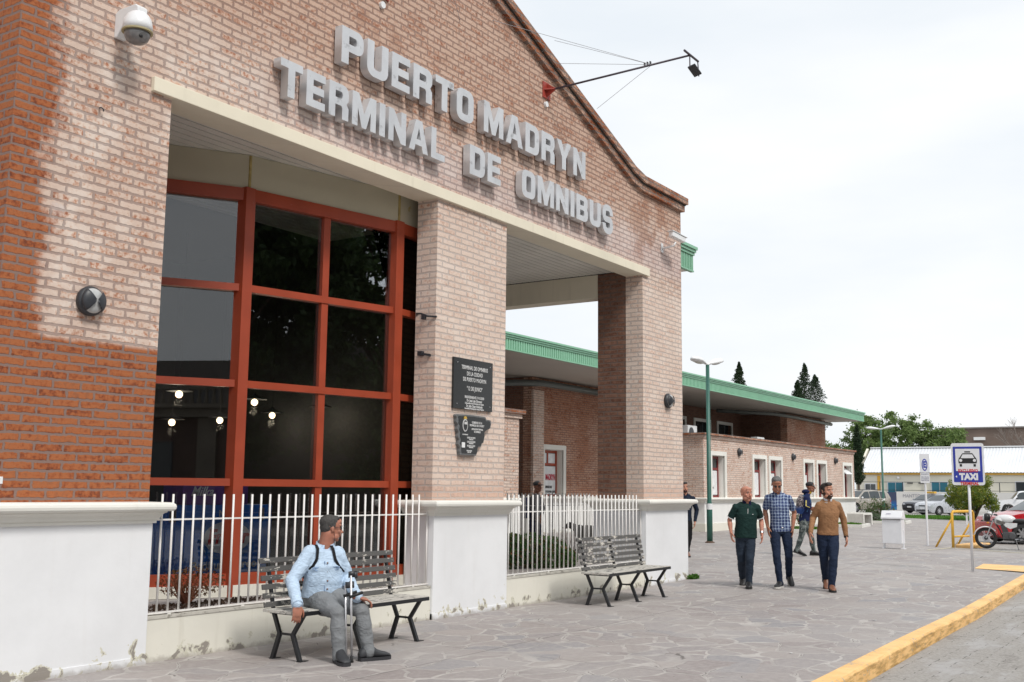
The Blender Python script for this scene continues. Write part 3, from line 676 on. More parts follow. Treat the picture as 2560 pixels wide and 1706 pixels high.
# plaques
def plaque1():
    p = thing('memorial_plaque', 'square black granite plaque with engraved white text on the centre pillar', 'plaque', (6.88, 0, 2.72))
    MB().box(6.415, 7.335, -.032, -.002, 2.72, 3.41).build('slab', MAT['granite'], p, world=True, bevel=.003)
    for a, z, s_, w_ in (('TERMINAL DE OMNIBUS', 3.288, .075, .62), ('DE LA CIUDAD', 3.207, .075, .37), ('DE PUERTO MADRYN', 3.127, .075, .54), ('"12 DE JUNIO"', 3.005, .078, .36), ('INAUGURADA EL 19-10-2010', 2.888, .05, .45), ('Dr. José Luis Gimenez', 2.842, .05, .36), ('Gobernador de la Provincia del Chubut', 2.806, .032, .44), ('Dr. Julio César Aristarain', 2.768, .05, .38), ('Intendente Municipal de Puerto Madryn', 2.737-.003, .032, .45)):
        textmesh('engraved_text', a, s_, MAT['letterw'], p, (6.90, -.034, z), ext=.001, bold=.0012, width=w_, world=True)
    for x in (6.50, 7.27):
        for z in (2.785, 3.345): MB().lathe([(.009, 0), (.007, .006), (.001, .007)], 8, Matrix.Translation((x, -.032, z)) @ Matrix.Rotation(R(90), 4, 'X')).build('screw', MAT['steel'], p, world=True)
plaque1()
def plaque2():
    p = thing('map_plaque', 'black province-shaped plaque with a rough grey edge and crest below the square one', 'plaque', (6.87, 0, 2.11))
    L = [(6.47, 2.64), (6.80, 2.648), (7.14, 2.640), (7.17, 2.60), (7.20, 2.605), (7.27, 2.60), (7.285, 2.55), (7.26, 2.49), (7.17, 2.46), (7.12, 2.43), (7.13, 2.38), (7.115, 2.33), (7.10, 2.28), (7.06, 2.27), (7.04, 2.225), (6.98, 2.22), (6.955, 2.19), (6.95, 2.13), (6.93, 2.10), (6.56, 2.10), (6.55, 2.15), (6.56, 2.2), (6.52, 2.24), (6.54, 2.30), (6.51, 2.34), (6.52, 2.40), (6.49, 2.44), (6.505, 2.50), (6.465, 2.54), (6.475, 2.59), (6.455, 2.62)]
    MB().prism(L, -.055, -.002).build('slab', MAT['greygran'], p, world=True, bevel=.004)
    cx = sum(a for a, b in L)/len(L); cz = sum(b for a, b in L)/len(L)
    MB().prism([(cx+(a-cx)*.91+.01, cz+(b-cz)*.91) for a, b in L], -.060, -.056).build('face', MAT['granite'], p, world=True)
    for a, x, z, s_, w_ in (('GOBIERNO DE LA', 6.93, 2.545, .04, .24), ('PROVINCIA DEL CHUBUT', 6.93, 2.505, .04, .34), ('AMPLIACION TERMINAL', 6.94, 2.455, .034, .27), ('DE OMNIBUS', 6.94, 2.42, .034, .15), ('AUTORIDADES', 6.66, 2.375, .02, .13), ('MARIO DAS NEVES', 6.80, 2.335, .032, .19), ('GOBERNADOR', 6.80, 2.312, .02, .10), ('CARLOS ELICECHE', 6.80, 2.28, .032, .19), ('INTENDENTE', 6.80, 2.258, .02, .10), ('RICARDO LAZARO', 6.80, 2.226, .032, .18), ('PRESIDENTE', 6.80, 2.205, .02, .10), ('PUERTO MADRYN', 6.76, 2.16, .022, .12), ('ABRIL 2007', 6.76, 2.14, .022, .09)):
        textmesh('engraved_text', a, s_, MAT['letterw'], p, (x, -.062, z), ext=.001, bold=.001, width=w_, world=True)
    MB().prism(ovalp(6.655, 2.50, .058, .085, 0, 0), -.066, -.061).build('crest', MAT['letterw'], p, world=True)
    MB().prism(ovalp(6.655, 2.50, .043, .068, 0, 0), -.070, -.0665).build('crest_field', MAT['granite'], p, world=True)
    MB().prism([(6.625, 2.512), (6.685, 2.512), (6.685, 2.545), (6.625, 2.545)], -.073, -.0705).build('crest_band', MAT['letterw'], p, world=True)
    MB().prism(arc(6.655, 2.585, .036, 0, 180, 8), -.068, -.061).build('crest_sun', M('crest_gold', (.55, .35, .05), .5), p, world=True)
    MB().box(6.585, 6.655, -.066, -.061, 2.20, 2.27).build('paper_sticker', MAT['whitep'], p, world=True)
plaque2()
# floodlight arms
def arm(label, x, z, tip):
    a = thing('floodlight_arm', label, 'floodlight', (x, 0, z))
    red = M('red_bracket_paint', (.33, .045, .03), .5)
    MB().box(-.11, .11, -.018, 0, -.13, .13).build('wall_plate', red, a, bevel=.004)
    m = MB(); m.prism([(-.018, -.11), (-.018, .11), (-.17, .02), (-.17, -.02)], -.006, .006, 'x'); m.add([(-.09, -.02, -.01), (.09, -.02, -.01), (0, -.18, 0), (-.09, -.02, .01), (.09, -.02, .01), (0, -.18, .02)], [(0, 1, 2), (5, 4, 3), (0, 3, 4, 1), (1, 4, 5, 2), (2, 5, 3, 0)]); m.build('gusset', red, a)
    T_ = Vector(tip); S_ = Vector((0, -.15, 0)); d_ = (T_-S_).normalized(); pole = M('dark_pole', (.06, .045, .06), .5)
    MB().tube([S_, T_], .017, 8).build('pole', pole, a, smooth=True)
    MB().tube([T_+Vector((-.22, 0, .0)), T_+Vector((.30, 0, 0))], .018, 8).build('crossbar', pole, a)
    h = T_+Vector((.15, 0, -.19)); m = MB(); m.beam(h+Vector((-.12, 0, .03)), h+Vector((.14, 0, -.04)), .13, .03, up=(0, .3, 1)); m.build('lamp_head', MAT['dark'], a, bevel=.01)
    m = MB(); m.tube([T_+Vector((-.02, 0, 0)), h+Vector((-.17, 0, 0))], .010, 6); m.tube([T_+Vector((.28, 0, 0)), h+Vector((.17, 0, -.05))], .010, 6); m.build('yoke', pole, a)
    mid = S_+(T_-S_)*.72; wm = M('thin_wire', (.30, .30, .32), .5)
    for q in ((.25, 0, .93), (.12, 0, .50), (1.65, 0, .22), (-1.5, 0, .6)): MB().tube([mid, Vector(q)], .0035, 5).build('guy_wire', wm, a)
    for q in range(3): MB().box(mid.x-.02, mid.x+.02, mid.y+.02+q*.05, mid.y+.035+q*.05, mid.z+.01, mid.z+.06).build('clamp', MAT['black'], a)
    MB().lathe([(.045, 0), (.045, .035)], 14, Matrix.Translation((-.02, 0, -.23)) @ Matrix.Rotation(R(90), 4, 'X')).build('junction_cover', MAT['whitep'], a)
    return a
arm('long floodlight arm with guy wires jutting from a red bracket beside the sloping coping', 8.75, 7.89, (1.05, -2.0, .52))
arm('floodlight arm on a red bracket above the word PUERTO, cut by the top edge', 4.80, 7.97, (-.9, -1.2, 2.2))
# small iron bits
h = thing('iron_hook', 'small rusty iron hook in the brickwork of the left pillar', 'hook', (.84, 0, 5.16)); MB().tube([(0, 0, 0), (0, -.03, 0), (.012, -.045, -.015), (.02, -.04, -.03), (.03, -.02, -.025)], .006, 6).build('hook_wire', MAT['dark'], h)
h = thing('iron_bracket', 'dark forked iron bracket on the side of the centre pillar, the upper of two', 'bracket', (6.04, .2, 3.93)); m = MB(); m.tube([(0, .12, .02), (-.05, .08, .03), (-.06, 0, .02), (-.05, -.1, -.02), (-.0, -.22, -.03)], .014, 6); m.box(-.07, -.02, -.06, -.01, -.06, 0); m.build('strap', MAT['dark'], h)
h = thing('iron_bracket', 'short dark iron lug on the side of the centre pillar, the lower of two', 'bracket', (6.04, .2, 3.42)); m = MB(); m.box(-.06, 0, -.02, .05, -.03, .03); m.beam((-.04, .02, 0), (-.02, -.14, -.03), .03, .03); m.build('lug', MAT['dark'], h)
# paper traces
tr_ = tag(MB().box(.10, .155, -.004, -.0005, 1.655, 1.715).build('torn_sticker', MAT['whitep']), 'torn white sticker low on the left brick pillar', 'sticker')

# plants in the first porch
def twigs(m, c, r, h, n, rad=.006):
    for i in range(n):
        a = random.random()*6.28; rr_ = r*(.3+.7*random.random()); p = Vector(c); pts = [p]
        for q in range(3):
            p = p+Vector((math.cos(a)*rr_/3+random.uniform(-.03, .03), math.sin(a)*rr_/3+random.uniform(-.03, .03), h/3*random.uniform(.7, 1.1))); pts.append(p)
        m.tube(pts, [rad, rad*.8, rad*.6, rad*.3], 5)
def leaves(m, c, r, n, s, shell=.5, flat=1.0, seed=None, clump=0):
    cs = []
    if clump:
        for _ in range(clump):
            while True:
                q = Vector([random.uniform(-1, 1) for _ in range(3)])
                if .25 < q.length < 1: break
            cs.append(q)
    for i in range(n):
        if cs:
            q = random.choice(cs)+Vector([random.gauss(0, .17) for _ in range(3)])
        else:
            while True:
                q = Vector([random.uniform(-1, 1) for _ in range(3)])
                if q.length < 1 and random.random() < (q.length**2)*(1-shell)+shell: break
        p = Vector((c[0]+q.x*r[0], c[1]+q.y*r[1], c[2]+q.z*r[2]))
        u = Vector([random.gauss(0, 1) for _ in range(3)]).normalized(); v = u.cross(Vector([random.gauss(0, 1) for _ in range(3)])).normalized()
        l = s*random.uniform(.6, 1.3); wd = l*random.uniform(.35, .6)
        m.add([p-u*l/2, p+v*wd/2, p+u*l/2, p-v*wd/2], [(0, 1, 2, 3)])
def leafmat(name, a, b, c_=None):
    t = NT(name); P = t.obj(); n = t.noise(P, 2.2, 3); n2 = t.noise(P, 14, 3)
    col = t.mix(t.ss(n.outputs[0], .38, .62), a, b)
    if c_: col = t.mix(t.ss(n2.outputs[0], .56, .62), col, c_)
    t.i(t.b, 'Base Color', col); t.i(t.b, 'Roughness', .55); t.i(t.b, 'Specular IOR Level', .3)
    tl = t.n('BsdfTranslucent'); t.l(col, tl.inputs['Color']); ms = t.n('MixShader'); t.i(ms, 0, .38); t.l(t.b.outputs[0], ms.inputs[1]); t.l(tl.outputs[0], ms.inputs[2]); t.l(ms.outputs[0], t.out.inputs[0])
    return t.m
MAT['bark'] = M('bark', (.10, .075, .055), .9, var=.3, bump=.5)
s_ = thing('shrub', 'low reddish brown twiggy shrub in front of the blue freezer', 'shrub', (2.72, .62, .40))
m = MB(); twigs(m, (-.05, 0, 0), .34, .34, 46, .007); m.build('stems', M('rust_stems', (.20, .07, .035), .8, var=.3), s_)
m = MB(); leaves(m, (0, 0, .24), (.40, .3, .16), 900, .035); m.build('foliage', leafmat('rusty_leaves', (.16, .05, .02), (.11, .07, .03)), s_)
m = MB(); leaves(m, (2.85, .6, .41), (.95, .22, .02), 700, .05); tag(m.build('leaf_litter', leafmat('litter', (.10, .06, .04), (.05, .035, .025))), 'dry leaf litter under the shrub in the porch bed', 'leaf litter', kind='stuff')
s_ = thing('shrub', 'dense dark green shrub with reddish spots behind the right fence', 'shrub', (9.75, .85, .40))
m = MB(); twigs(m, (0, 0, 0), .5, .42, 30, .010); m.build('stems', MAT['bark'], s_)
m = MB()
for cx, cy, cz, r_ in ((-.38, .2, .26, .34), (0, .0, .26, .36), (.34, -.15, .22, .33), (.6, -.3, .14, .2), (-.15, .3, .3, .3)): leaves(m, (cx, cy, cz), (r_, r_, r_*.85), 2300, .05, .3)
m.build('foliage', leafmat('dark_shrub_leaves', (.04, .10, .03), (.07, .15, .04), (.22, .09, .04)), s_)
s_ = thing('shrub', 'bare thin branched shrub beside the green bush behind the right fence', 'shrub', (10.6, .7, .40))
m = MB(); twigs(m, (0, 0, 0), .3, .62, 16, .006); m.build('stems', MAT['bark'], s_)
s_ = tag(MB().build('x', None) if False else (lambda m: (leaves(m, (13.86, -.12, .05), (.20, .10, .06), 150, .09), m)[1])(MB()).build('weed', leafmat('weed_leaves', (.10, .22, .03), (.06, .15, .02))), 'tuft of green weeds at the foot of the right white pedestal', 'weed', kind='stuff')

lt = MB()
for x, y, s_ in ((13.1, -3.6, .05), (9.6, -4.6, .05), (9.7, -.85, .04), (4.9, -3.2, .03), (7.4, -2.2, .03), (16.5, -3.9, .04), (11.2, -1.2, .03), (6.1, -4.7, .03), (3.4, -2.6, .025)):
    a = random.random()*6; z = gz(x)+.006; lt.add([(x+s_*math.cos(a+q), y+s_*.6*math.sin(a+q), z+.006*(q > 3)) for q in (0, 1.4, 3.0, 4.6)], [(0, 1, 2, 3)])
tag(lt.build('litter', MAT['whitep'], fix=False), 'small scraps of white litter on the paving', 'litter', kind='stuff')

# ================================================================ STATION WING
G0 = .17
WG = thing('station_wing', 'low brick station wing with white framed windows and a wide flat green edged roof', 'building', (32, 7.57, G0))
Q = dict(parent=WG, world=True); YW = 7.57
def wall_open(x0, x1, z0, z1, y0, y1, ops):
    m = MB(); x = x0
    for a, b, c_, d_ in ops:
        if a > x: m.box(x, a, y0, y1, z0, z1)
        if c_ > z0+.01: m.box(a, b, y0, y1, z0, c_)
        m.box(a, b, y0, y1, d_, z1); x = b
    m.box(x, x1, y0, y1, z0, z1); return m
wins = [(32.53, 34.08), (36.79, 38.42), (38.66, 40.3), (43.03, 44.58), (44.9, 46.44), (48.99, 50.58)]
BZ = 1.39
ops = [(a+.16, b-.16, BZ, 2.98) for a, b in wins]
wall_open(32, 51, BZ, 3.60, YW, YW+.35, ops).build('brick_wall', MAT['wingb'], **Q)
MB().box(32.002, 32.34, YW+.352, 10.8, BZ, 3.60).build('brick_wall', MAT['wingb'], **Q); MB().box(50.66, 50.998, YW+.352, 12, BZ, 3.60).build('brick_wall', MAT['wingb'], **Q)
wing_white = plaster('wing_white_plaster', (.79, .79, .77), .4, True, .17)
MB().box(31.97, 51.03, YW-.03, 12, .0, 1.28).build('base_wall', wing_white, **Q)
MB().box(31.93, 51.07, YW-.06, 12.05, .0, .46).build('plinth', MAT['cream'], **Q)
capm(31.97, 51.03, YW-.03, 12, 1.405).build('ledge', MAT['cap'], **Q)
for z0, z1, o in ((3.60, 3.70, .05), (3.705, 3.79, .12)):
    MB().box(32-o, 51+o, YW-o, YW+.38, z0, z1).build('parapet_coping', MAT['coping' if o > .1 else 'wingb'], **Q)
    MB().box(32-o, 32.38, YW+.382, 10.79, z0, z1).build('parapet_coping', MAT['coping' if o > .1 else 'wingb'], **Q)
MB().box(32.35, 50.7, YW+.36, 16, 3.42, 3.5).build('flat_roof', MAT['road'], **Q)
# left low volume seen through the porch
MB().box(12.0, 19.6, YW, YW+.35, BZ, 3.56).build('brick_wall', MAT['wingb'], **Q)
MB().box(19.25, 19.598, YW+.352, 14, BZ, 3.56).build('brick_wall', MAT['wingb'], **Q)
MB().box(12.0, 19.64, YW-.03, 14, 0, 1.28).build('base_wall', wing_white, **Q)
capm(12.0, 19.64, YW-.03, 14, 1.405).build('ledge', MAT['cap'], **Q)
MB().box(12.0, 19.68, YW-.05, YW+.4, 3.562, 3.68).build('parapet_coping', MAT['wingb'], **Q); MB().box(12.0, 19.76, YW-.12, YW+.45, 3.685, 3.80).build('parapet_coping', MAT['coping'], **Q)
MB().box(12.0, 19.2, YW+.36, 14, 3.40, 3.48).build('flat_roof', MAT['road'], **Q)
f = MB(); f.box(17.7, 17.84, YW-.05, YW+.05, 1.41, 3.05); f.box(17.84, 19.0, YW-.05, YW+.02, 2.92, 3.05) if False else None
f.build('window_surround', MAT['cap'], **Q)
# recessed wall with the window
YR = 10.8
wall_open(25.3, 32.0, BZ, 5.40, YR, YR+.35, [(26.05, 27.30, BZ, 3.0)]).build('brick_wall', MAT['recess'], **Q)
MB().box(25.24, 25.9, YR-.10, YR-.002, BZ, 4.95).build('pilaster', MAT['wingb'], **Q)
MB().box(25.302, 25.65, YR+.352, 18, BZ, 5.40).build('side_wall', MAT['shaded'], **Q)
MB().box(25.22, 32.0, YR-.13, YR+.3, 0, 1.28).build('base_wall', wing_white, **Q)
MB().box(25.22, 25.6, YR+.302, 18, 0, 1.28).build('base_wall', wing_white, **Q)
capm(25.22, 31.9, YR-.13, YR+.3, 1.405).build('ledge', MAT['cap'], **Q)
MB().box(12, 25.3, 18, 18.3, 0, 5.4).build('back_wall', MAT['shaded'], **Q)
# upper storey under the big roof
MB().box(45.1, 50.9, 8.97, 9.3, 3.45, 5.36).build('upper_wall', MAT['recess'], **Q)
MB().box(45.102, 45.42, 9.302, 11.3, 3.45, 5.36).build('upper_wall', MAT['shaded'], **Q); MB().box(50.58, 50.898, 9.302, 16, 3.45, 5.36).build('upper_wall', MAT['shaded'], **Q)
wall_open(30, 45.1, 3.45, 5.40, 11.3, 11.6, [(34.4, 36.0, 3.9, 4.75), (36.9, 38.5, 3.9, 4.75), (39.6, 41.2, 3.9, 4.75), (42.2, 43.8, 3.9, 4.75)]).build('upper_wall', MAT['shaded'], **Q)
# roof: green fascia, soffit
m = MB(); fascia(m, 8.2, 53.0, YW-.01, 5.39, 5.87, rib=.12); m.build('fascia', MAT['green'], **Q)
m = MB(); 
m.box(53.0, 53.05, YW+.05, 17, 5.40, 5.80); m.box(53.04, 53.10, YW-.04, 17, 5.74, 5.87); m.build('fascia', MAT['green'], **Q)
MB().box(8.2, 52.98, YW+.06, 17.5, 5.41, 5.78).build('soffit', M('soffit_sheet', (.42, .39, .35), .6, var=.06, scale=1), **Q)
gut = M('dark_gutter', (.10, .115, .11), .4)
MB().tube([(23.5, YR+.8, 5.05), (24.8, YR+.2, 5.16), (25.7, YR-.16, 5.20), (27.5, YR-.2, 5.19), (32.0, YR-.2, 5.15)], .11, 10).build('gutter_pipe', gut, smooth=True, **Q)
MB().tube([(40.5, 10.6, 5.25), (43.5, 9.0, 5.24), (45.5, 8.82, 5.22), (51.4, 8.80, 5.18)], .085, 10).build('gutter_pipe', gut, smooth=True, **Q)
MB().box(48.8, 50.9, 9.2, 10.4, 5.785, 6.30).build('chimney', MAT['coping'], **Q)
def window(a, b, z0, z1, y, frame, surround=True, depth=.27, poster=None, tilt=False, label=None):
    s = None
    if surround:
        m = MB(); m.box(a-.16, a, y-.05, y+.02, z0, z1+.16); m.box(b, b+.16, y-.05, y+.02, z0, z1+.16); m.box(a, b, y-.05, y+.02, z1, z1+.16)
        m.box(a-.002, a+.02, y+.02, y+depth, z0, z1); m.box(b-.02, b+.002, y+.02, y+depth, z0, z1); m.box(a+.02, b-.02, y+.02, y+depth, z1-.02, z1+.002)
        s = m.build('window', MAT['cap'], **Q)
    yy = y+depth; fm = MB(); w_ = .085; zt = z0+(z1-z0)*.66
    fm.box(a+.02, a+.02+w_, yy-.05, yy, z0, z1-.02); fm.box(b-.02-w_, b-.02, yy-.05, yy, z0, z1-.02); fm.box(a+.1, b-.1, yy-.048, yy-.002, z0, z0+w_); fm.box(a+.1, b-.1, yy-.048, yy-.002, z1-.02-w_, z1-.02); fm.box(a+.1, b-.1, yy-.052, yy-.002, zt, zt+w_)
    fm.box((a+b)/2-.03, (a+b)/2+.03, yy-.049, yy-.003, zt+w_, z1-.1)
    kw = dict(parent=s) if s else Q
    o = fm.build('frame', frame, **kw)
    MB().box(a+.1, b-.1, yy-.02, yy-.012, z0+.05, z1-.08).build('pane', MAT['cglass'], **kw)
    if tilt:
        m = MB(); m.add([(a+.12, yy-.04, z1-.12), (b-.12, yy-.04, z1-.12), (b-.12, yy-.42, zt+.12), (a+.12, yy-.42, zt+.12)]+[(a+.12, yy-.0, z1-.12), (b-.12, yy-.0, z1-.12), (b-.12, yy-.38, zt+.10), (a+.12, yy-.38, zt+.10)], [(0, 1, 2, 3), (7, 6, 5, 4), (0, 4, 5, 1), (1, 5, 6, 2), (2, 6, 7, 3), (3, 7, 4, 0)]); m.build('open_sash', MAT['whitep'], **kw)
    return s, yy, zt, w_
paper = M('white_paper', (.72, .73, .74), .7); ink = M('black_ink', (.02, .02, .02), .6); yel = M('yellow_ink', (.72, .52, .04), .6)
for i, (a, b) in enumerate(wins):
    s, yy, zt, w_ = window(a+.16, b-.16, BZ, 2.98, YW, MAT['redd'], tilt=(i == 5))
    if i in (0, 1, 2, 3):
        pn = MB(); pn.box(a+.28, b-.28, yy-.028, yy-.022, BZ+.12, zt-.02); pn.build('paper_blind', paper, s)
        if i < 2:
            cx = a+.55
            textmesh('sign_lettering', 'MM', .26, yel, s, (cx, yy-.032, BZ+.78), ext=.002, bold=.006); textmesh('sign_lettering', 'IMPRESIONES', .10, ink, s, (cx+.1, yy-.032, BZ+.38), ext=.002); textmesh('sign_lettering', 'VENTAS', .10, ink, s, (cx+.1, yy-.032, BZ+.2), ext=.002)
        pn = MB(); pn.box(a+.28, (a+b)/2-.04, yy-.028, yy-.022, zt+w_+.02, 2.80); pn.build('paper_blind', paper, s)
# nearest window inside the recess with the big notice
s, yy, zt, w_ = window(26.05, 27.30, BZ, 3.0, YR-.0, MAT['red'])
MB().box(26.14, 27.16, yy-.058, yy-.053, BZ+.09, zt-.02).build('notice', paper, s)
MB().box(26.16, 26.62, yy-.028, yy-.022, zt+w_, 2.88).build('paper_blind', paper, s); MB().box(26.72, 27.18, yy-.028, yy-.022, zt+w_, 2.88).build('paper_blind', paper, s)
rd = M('red_marker', (.45, .01, .04), .6)
textmesh('notice_lettering', 'MADRYN', .28, rd, s, (26.82, yy-.062, BZ+.66), ext=.002, bold=.012, width=.62)
textmesh('notice_lettering', 'IMPRESIONES', .12, ink, s, (26.72, yy-.062, BZ+.33), ext=.002, bold=.003, width=.42)
textmesh('notice_lettering', 'FOTOS PARA GUIAR', .11, ink, s, (26.83, yy-.062, BZ+.17), ext=.002, bold=.003, width=.64)
for k, (a, b) in enumerate(((39.6, 41.2), (42.2, 43.8), (34.4, 36.0), (36.9, 38.5))): # upper windows: white surround, dark glass
    m = MB(); m.box(a-.14, a, 11.25, 11.32, 3.8, 4.89); m.box(b, b+.14, 11.25, 11.32, 3.8, 4.89); m.box(a, b, 11.25, 11.32, 4.75, 4.89); s = m.build('window', MAT['cap'], **Q)
    MB().box(a, b, 11.45, 11.47, 3.85, 4.75).build('pane', MAT['cglass'], s)
b3 = bulkhead('round bulkhead light on the wing wall, nearest of its row of three', 35.42, YW-.005, 3.18, 1.15)
place(copytree(b3), (41.70, YW-.005, 3.18), 0, 'round bulkhead light on the wing wall, middle of its row of three')
place(copytree(b3), (47.82, YW-.005, 3.18), 0, 'round bulkhead light on the wing wall, farthest of its row of three')
# air conditioners on the flat roof
def aircon(label, x, y, z):
    a = thing('air_conditioner', label, 'air conditioner', (x, y, z), group='air conditioners on the wing roof')
    MB().box(-.42, .42, -.16, .16, .05, .62).build('casing', MAT['whitep'], a, bevel=.02)
    MB().lathe([(.22, 0), (.22, .012), (.05, .02)], 20, Matrix.Translation((-.12, -.162, .33)) @ Matrix.Rotation(R(90), 4, 'X')).build('fan_grille', MAT['dark'], a)
    for x_ in (-.3, .3): MB().box(x_-.03, x_+.03, -.16, .16, 0, .05).build('foot', MAT['dark'], a)
    return a
a1 = aircon('white air conditioner on the wing roof just beside the right brick pillar', 30.8+2.2, 8.6, 3.50)
place(copytree(a1), (40.2, 8.6, 3.38), 0, 'white air conditioner on the wing roof left of the upper brick block')

# ================================================================ FAR SIDE OF THE PLAZA
FB = thing('white_roofed_building', 'long cream building with a white corrugated roof, yellow eaves and teal windows', 'building', (97, 8, .03)); Q2 = dict(parent=FB, world=True)
creamw = M('cream_wall_paint', (.78, .75, .64), .7, var=.06, scale=.5); teal = M('teal_glass', (.015, .13, .19), .25, var=.3, scale=.8)
MB().box(97.25, 105, -14, 20.8, -.1, 3.42).build('wall', creamw, **Q2)
MB().box(97.05, 97.2, -14, 20.2, 3.30, 3.44).build('eaves_board', MAT['yellow'], **Q2)
m = MB(); n_ = 560
for i in range(n_+1):
    y = 20.3-34*i/n_; dz = .020*math.sin(y*2*math.pi/.27)
    m.v += [(96.9, y, 3.50+dz), (101.0, y, 5.88+dz), (105.2, y, 3.5+dz)]
for i in range(n_): m.f += [(3*i, 3*i+1, 3*i+4, 3*i+3), (3*i+1, 3*i+2, 3*i+5, 3*i+4)]
rf_ = m.build('roof', M('white_corrugated', (.70, .72, .75), .45, var=.07, scale=.6, second=(.52, .53, .55), sfac=(.58, .72), sscale=1.2), fix=False, smooth=True, **Q2)
MB().box(100.8, 101.2, -14, 20.35, 5.86, 5.96).build('ridge_cap', MAT['whitep'], **Q2)
MB().prism([(97.25, 3.42), (101, 5.85), (104.9, 3.42)], 20.55, 20.75).build('gable_end', creamw, **Q2)
for y0, y1, z0, z1, mt in ((19.88, 18.99, 1.5, 2.42, MAT['cglass']), (17.83, 16.50, 1.3, 2.57, teal), (13.99, 12.66, 1.3, 2.61, teal), (7.03, 5.6, 1.3, 2.68, MAT['cglass'])):
    s = MB().box(97.18, 97.24, y1-.1, y0+.1, z0-.1, z1+.08).build('window', MAT['whitep'], **Q2)
    ym = (y0+y1)/2
    MB().box(97.12, 97.17, y1, ym-.04, z0, z1).build('pane', mt, s); MB().box(97.12, 97.17, ym+.04, y0, z0, z1).build('pane', mt, s)
for y in (15.9, 14.9, 9.5): MB().box(97.15, 97.24, y-.25, y+.25, 2.50, 2.58).build('vent', MAT['dark'], **Q2)
MB().box(97.17, 97.24, 18.55, 18.8, .1, 3.2).build('yellow_stripe', MAT['yellow'], **Q2); MB().tube([(97.15, 14.6, .2), (97.15, 14.6, 3.2)], .05, 8).build('downpipe', MAT['whitep'], **Q2)
for y in (16.9, 5.4): MB().ell((97.1, y, 3.0), (.08, .13, .13)).build('wall_lamp', MAT['whitep'], **Q2)
mw = thing('boundary_wall', 'low white wall with faint lettering and a blue painted mural panel behind the parked cars', 'wall', (94, 14, .1)); Q3 = dict(parent=mw, world=True)
MB().box(93.9, 94.1, 3.5, 16.3, -.1, 1.76).build('wall', M('aged_white_wall', (.66, .65, .63), .8, var=.1, scale=.7), **Q3)
def mural():
    t = NT('mural_paint'); P = t.pos(); X, Y, Z = t.sep(P); n = t.noise(P, .9, 4).outputs[0]
    c = t.mix(t.ss(t.m2('ADD', Z, n), 1.1, 1.6), (.01, .10, .33), (.045, .06, .12)); w_ = t.noise(t.comb(Y, t.m2('MULTIPLY', Z, 3)), 1.5, 3).outputs[0]
    return t.fin(t.mix(t.m2('MULTIPLY', t.ss(w_, .56, .6), t.ss(Z, 1.0, .5)), c, (.02, .22, .38)), .6)
MB().box(93.9, 94.1, 16.31, 21.5, -.1, 1.70).build('mural_panel', mural(), **Q3)
textmesh('wall_lettering', 'MANTTO TERMINAL', .42, M('faded_lettering', (.30, .30, .33), .7), mw, (93.89, 14.1, 1.38), ax=(0, -1, 0), ext=.004, width=3.3, world=True)
rl_ = thing('mesh_fence', 'thin railing fence standing behind the boundary wall in front of the cream building', 'fence', (95, 10, .1))
for y in range(-6, 22, 2): MB().box(94.97, 95.03, y-.03, y+.03, .1, 2.62).build('fence_post', MAT['dark'], rl_, world=True)
MB().box(94.98, 95.02, -6, 20, 2.58, 2.62).build('rail', MAT['dark'], rl_, world=True); MB().box(94.98, 95.02, -6, 20, 1.86, 1.90).build('rail', MAT['dark'], rl_, world=True)
bb = thing('brown_building', 'plain brown brick block rising behind the white corrugated roof', 'building', (150, 5, 0))
MB().box(150, 165, -20, 24.3, 0, 10.3).build('wall', M('brown_block_wall', (.155, .115, .095), .85, var=.15, scale=.5), bb, world=True)
MB().box(149.8, 165.2, -20.2, 24.5, 10.32, 10.5).build('coping', M('grey_coping', (.22, .2, .19), .8), bb, world=True)
MB().box(149.6, 149.98, 18.6, 20.0, 8.75, 9.15).build('roof_unit', MAT['whitep'], bb, world=True); MB().box(149.9, 149.98, 22.8, 23.2, 6, 8.2).build('duct', MAT['dark'], bb, world=True)

# ---- trees
def tree(name, label, base, h, blobs, lm, leaf, nper, trunk=.25, group=None):
    t_ = thing(name, label, 'tree', base, group=group)
    m = MB(); bx, by, bz = 0, 0, 0
    m.tube([(0, 0, -.1), (.05*h/8, 0, h*.25), (0, .05, h*.45)], [trunk, trunk*.75, trunk*.55], 9)
    for (cx, cy, cz, r) in blobs[:14]: m.tube([(0, .02, h*.40), (cx*.5, cy*.5, (h*.4+cz)/2+.2), (cx, cy, cz+r*.4)], [trunk*.4, trunk*.22, trunk*.06], 6)
    m.build('trunk', MAT['bark'], t_, smooth=True)
    m = MB()
    for (cx, cy, cz, r) in blobs: leaves(m, (cx, cy, cz), (r, r, r*.8), int(nper*r*r), leaf, .25, clump=9)
    m.build('crown', lm, t_); return t_
gl1 = leafmat('tree_leaves', (.17, .25, .075), (.10, .16, .05), (.23, .31, .11)); gl2 = leafmat('dark_tree_leaves', (.04, .075, .025), (.07, .11, .035))
def blobs(n, rx, ry, z0, z1, r): 
    o = []
    for i in range(n):
        a = random.random()*6.28; q = math.sqrt(random.random()); z = z0+(z1-z0)*random.random(); k = math.sqrt(max(.12, 1-((z-(z0+z1)/2)/((z1-z0)/2))**2*.85))
        o.append((rx*q*k*math.cos(a), ry*q*k*math.sin(a), z, r*random.uniform(.7, 1.25)))
    return o
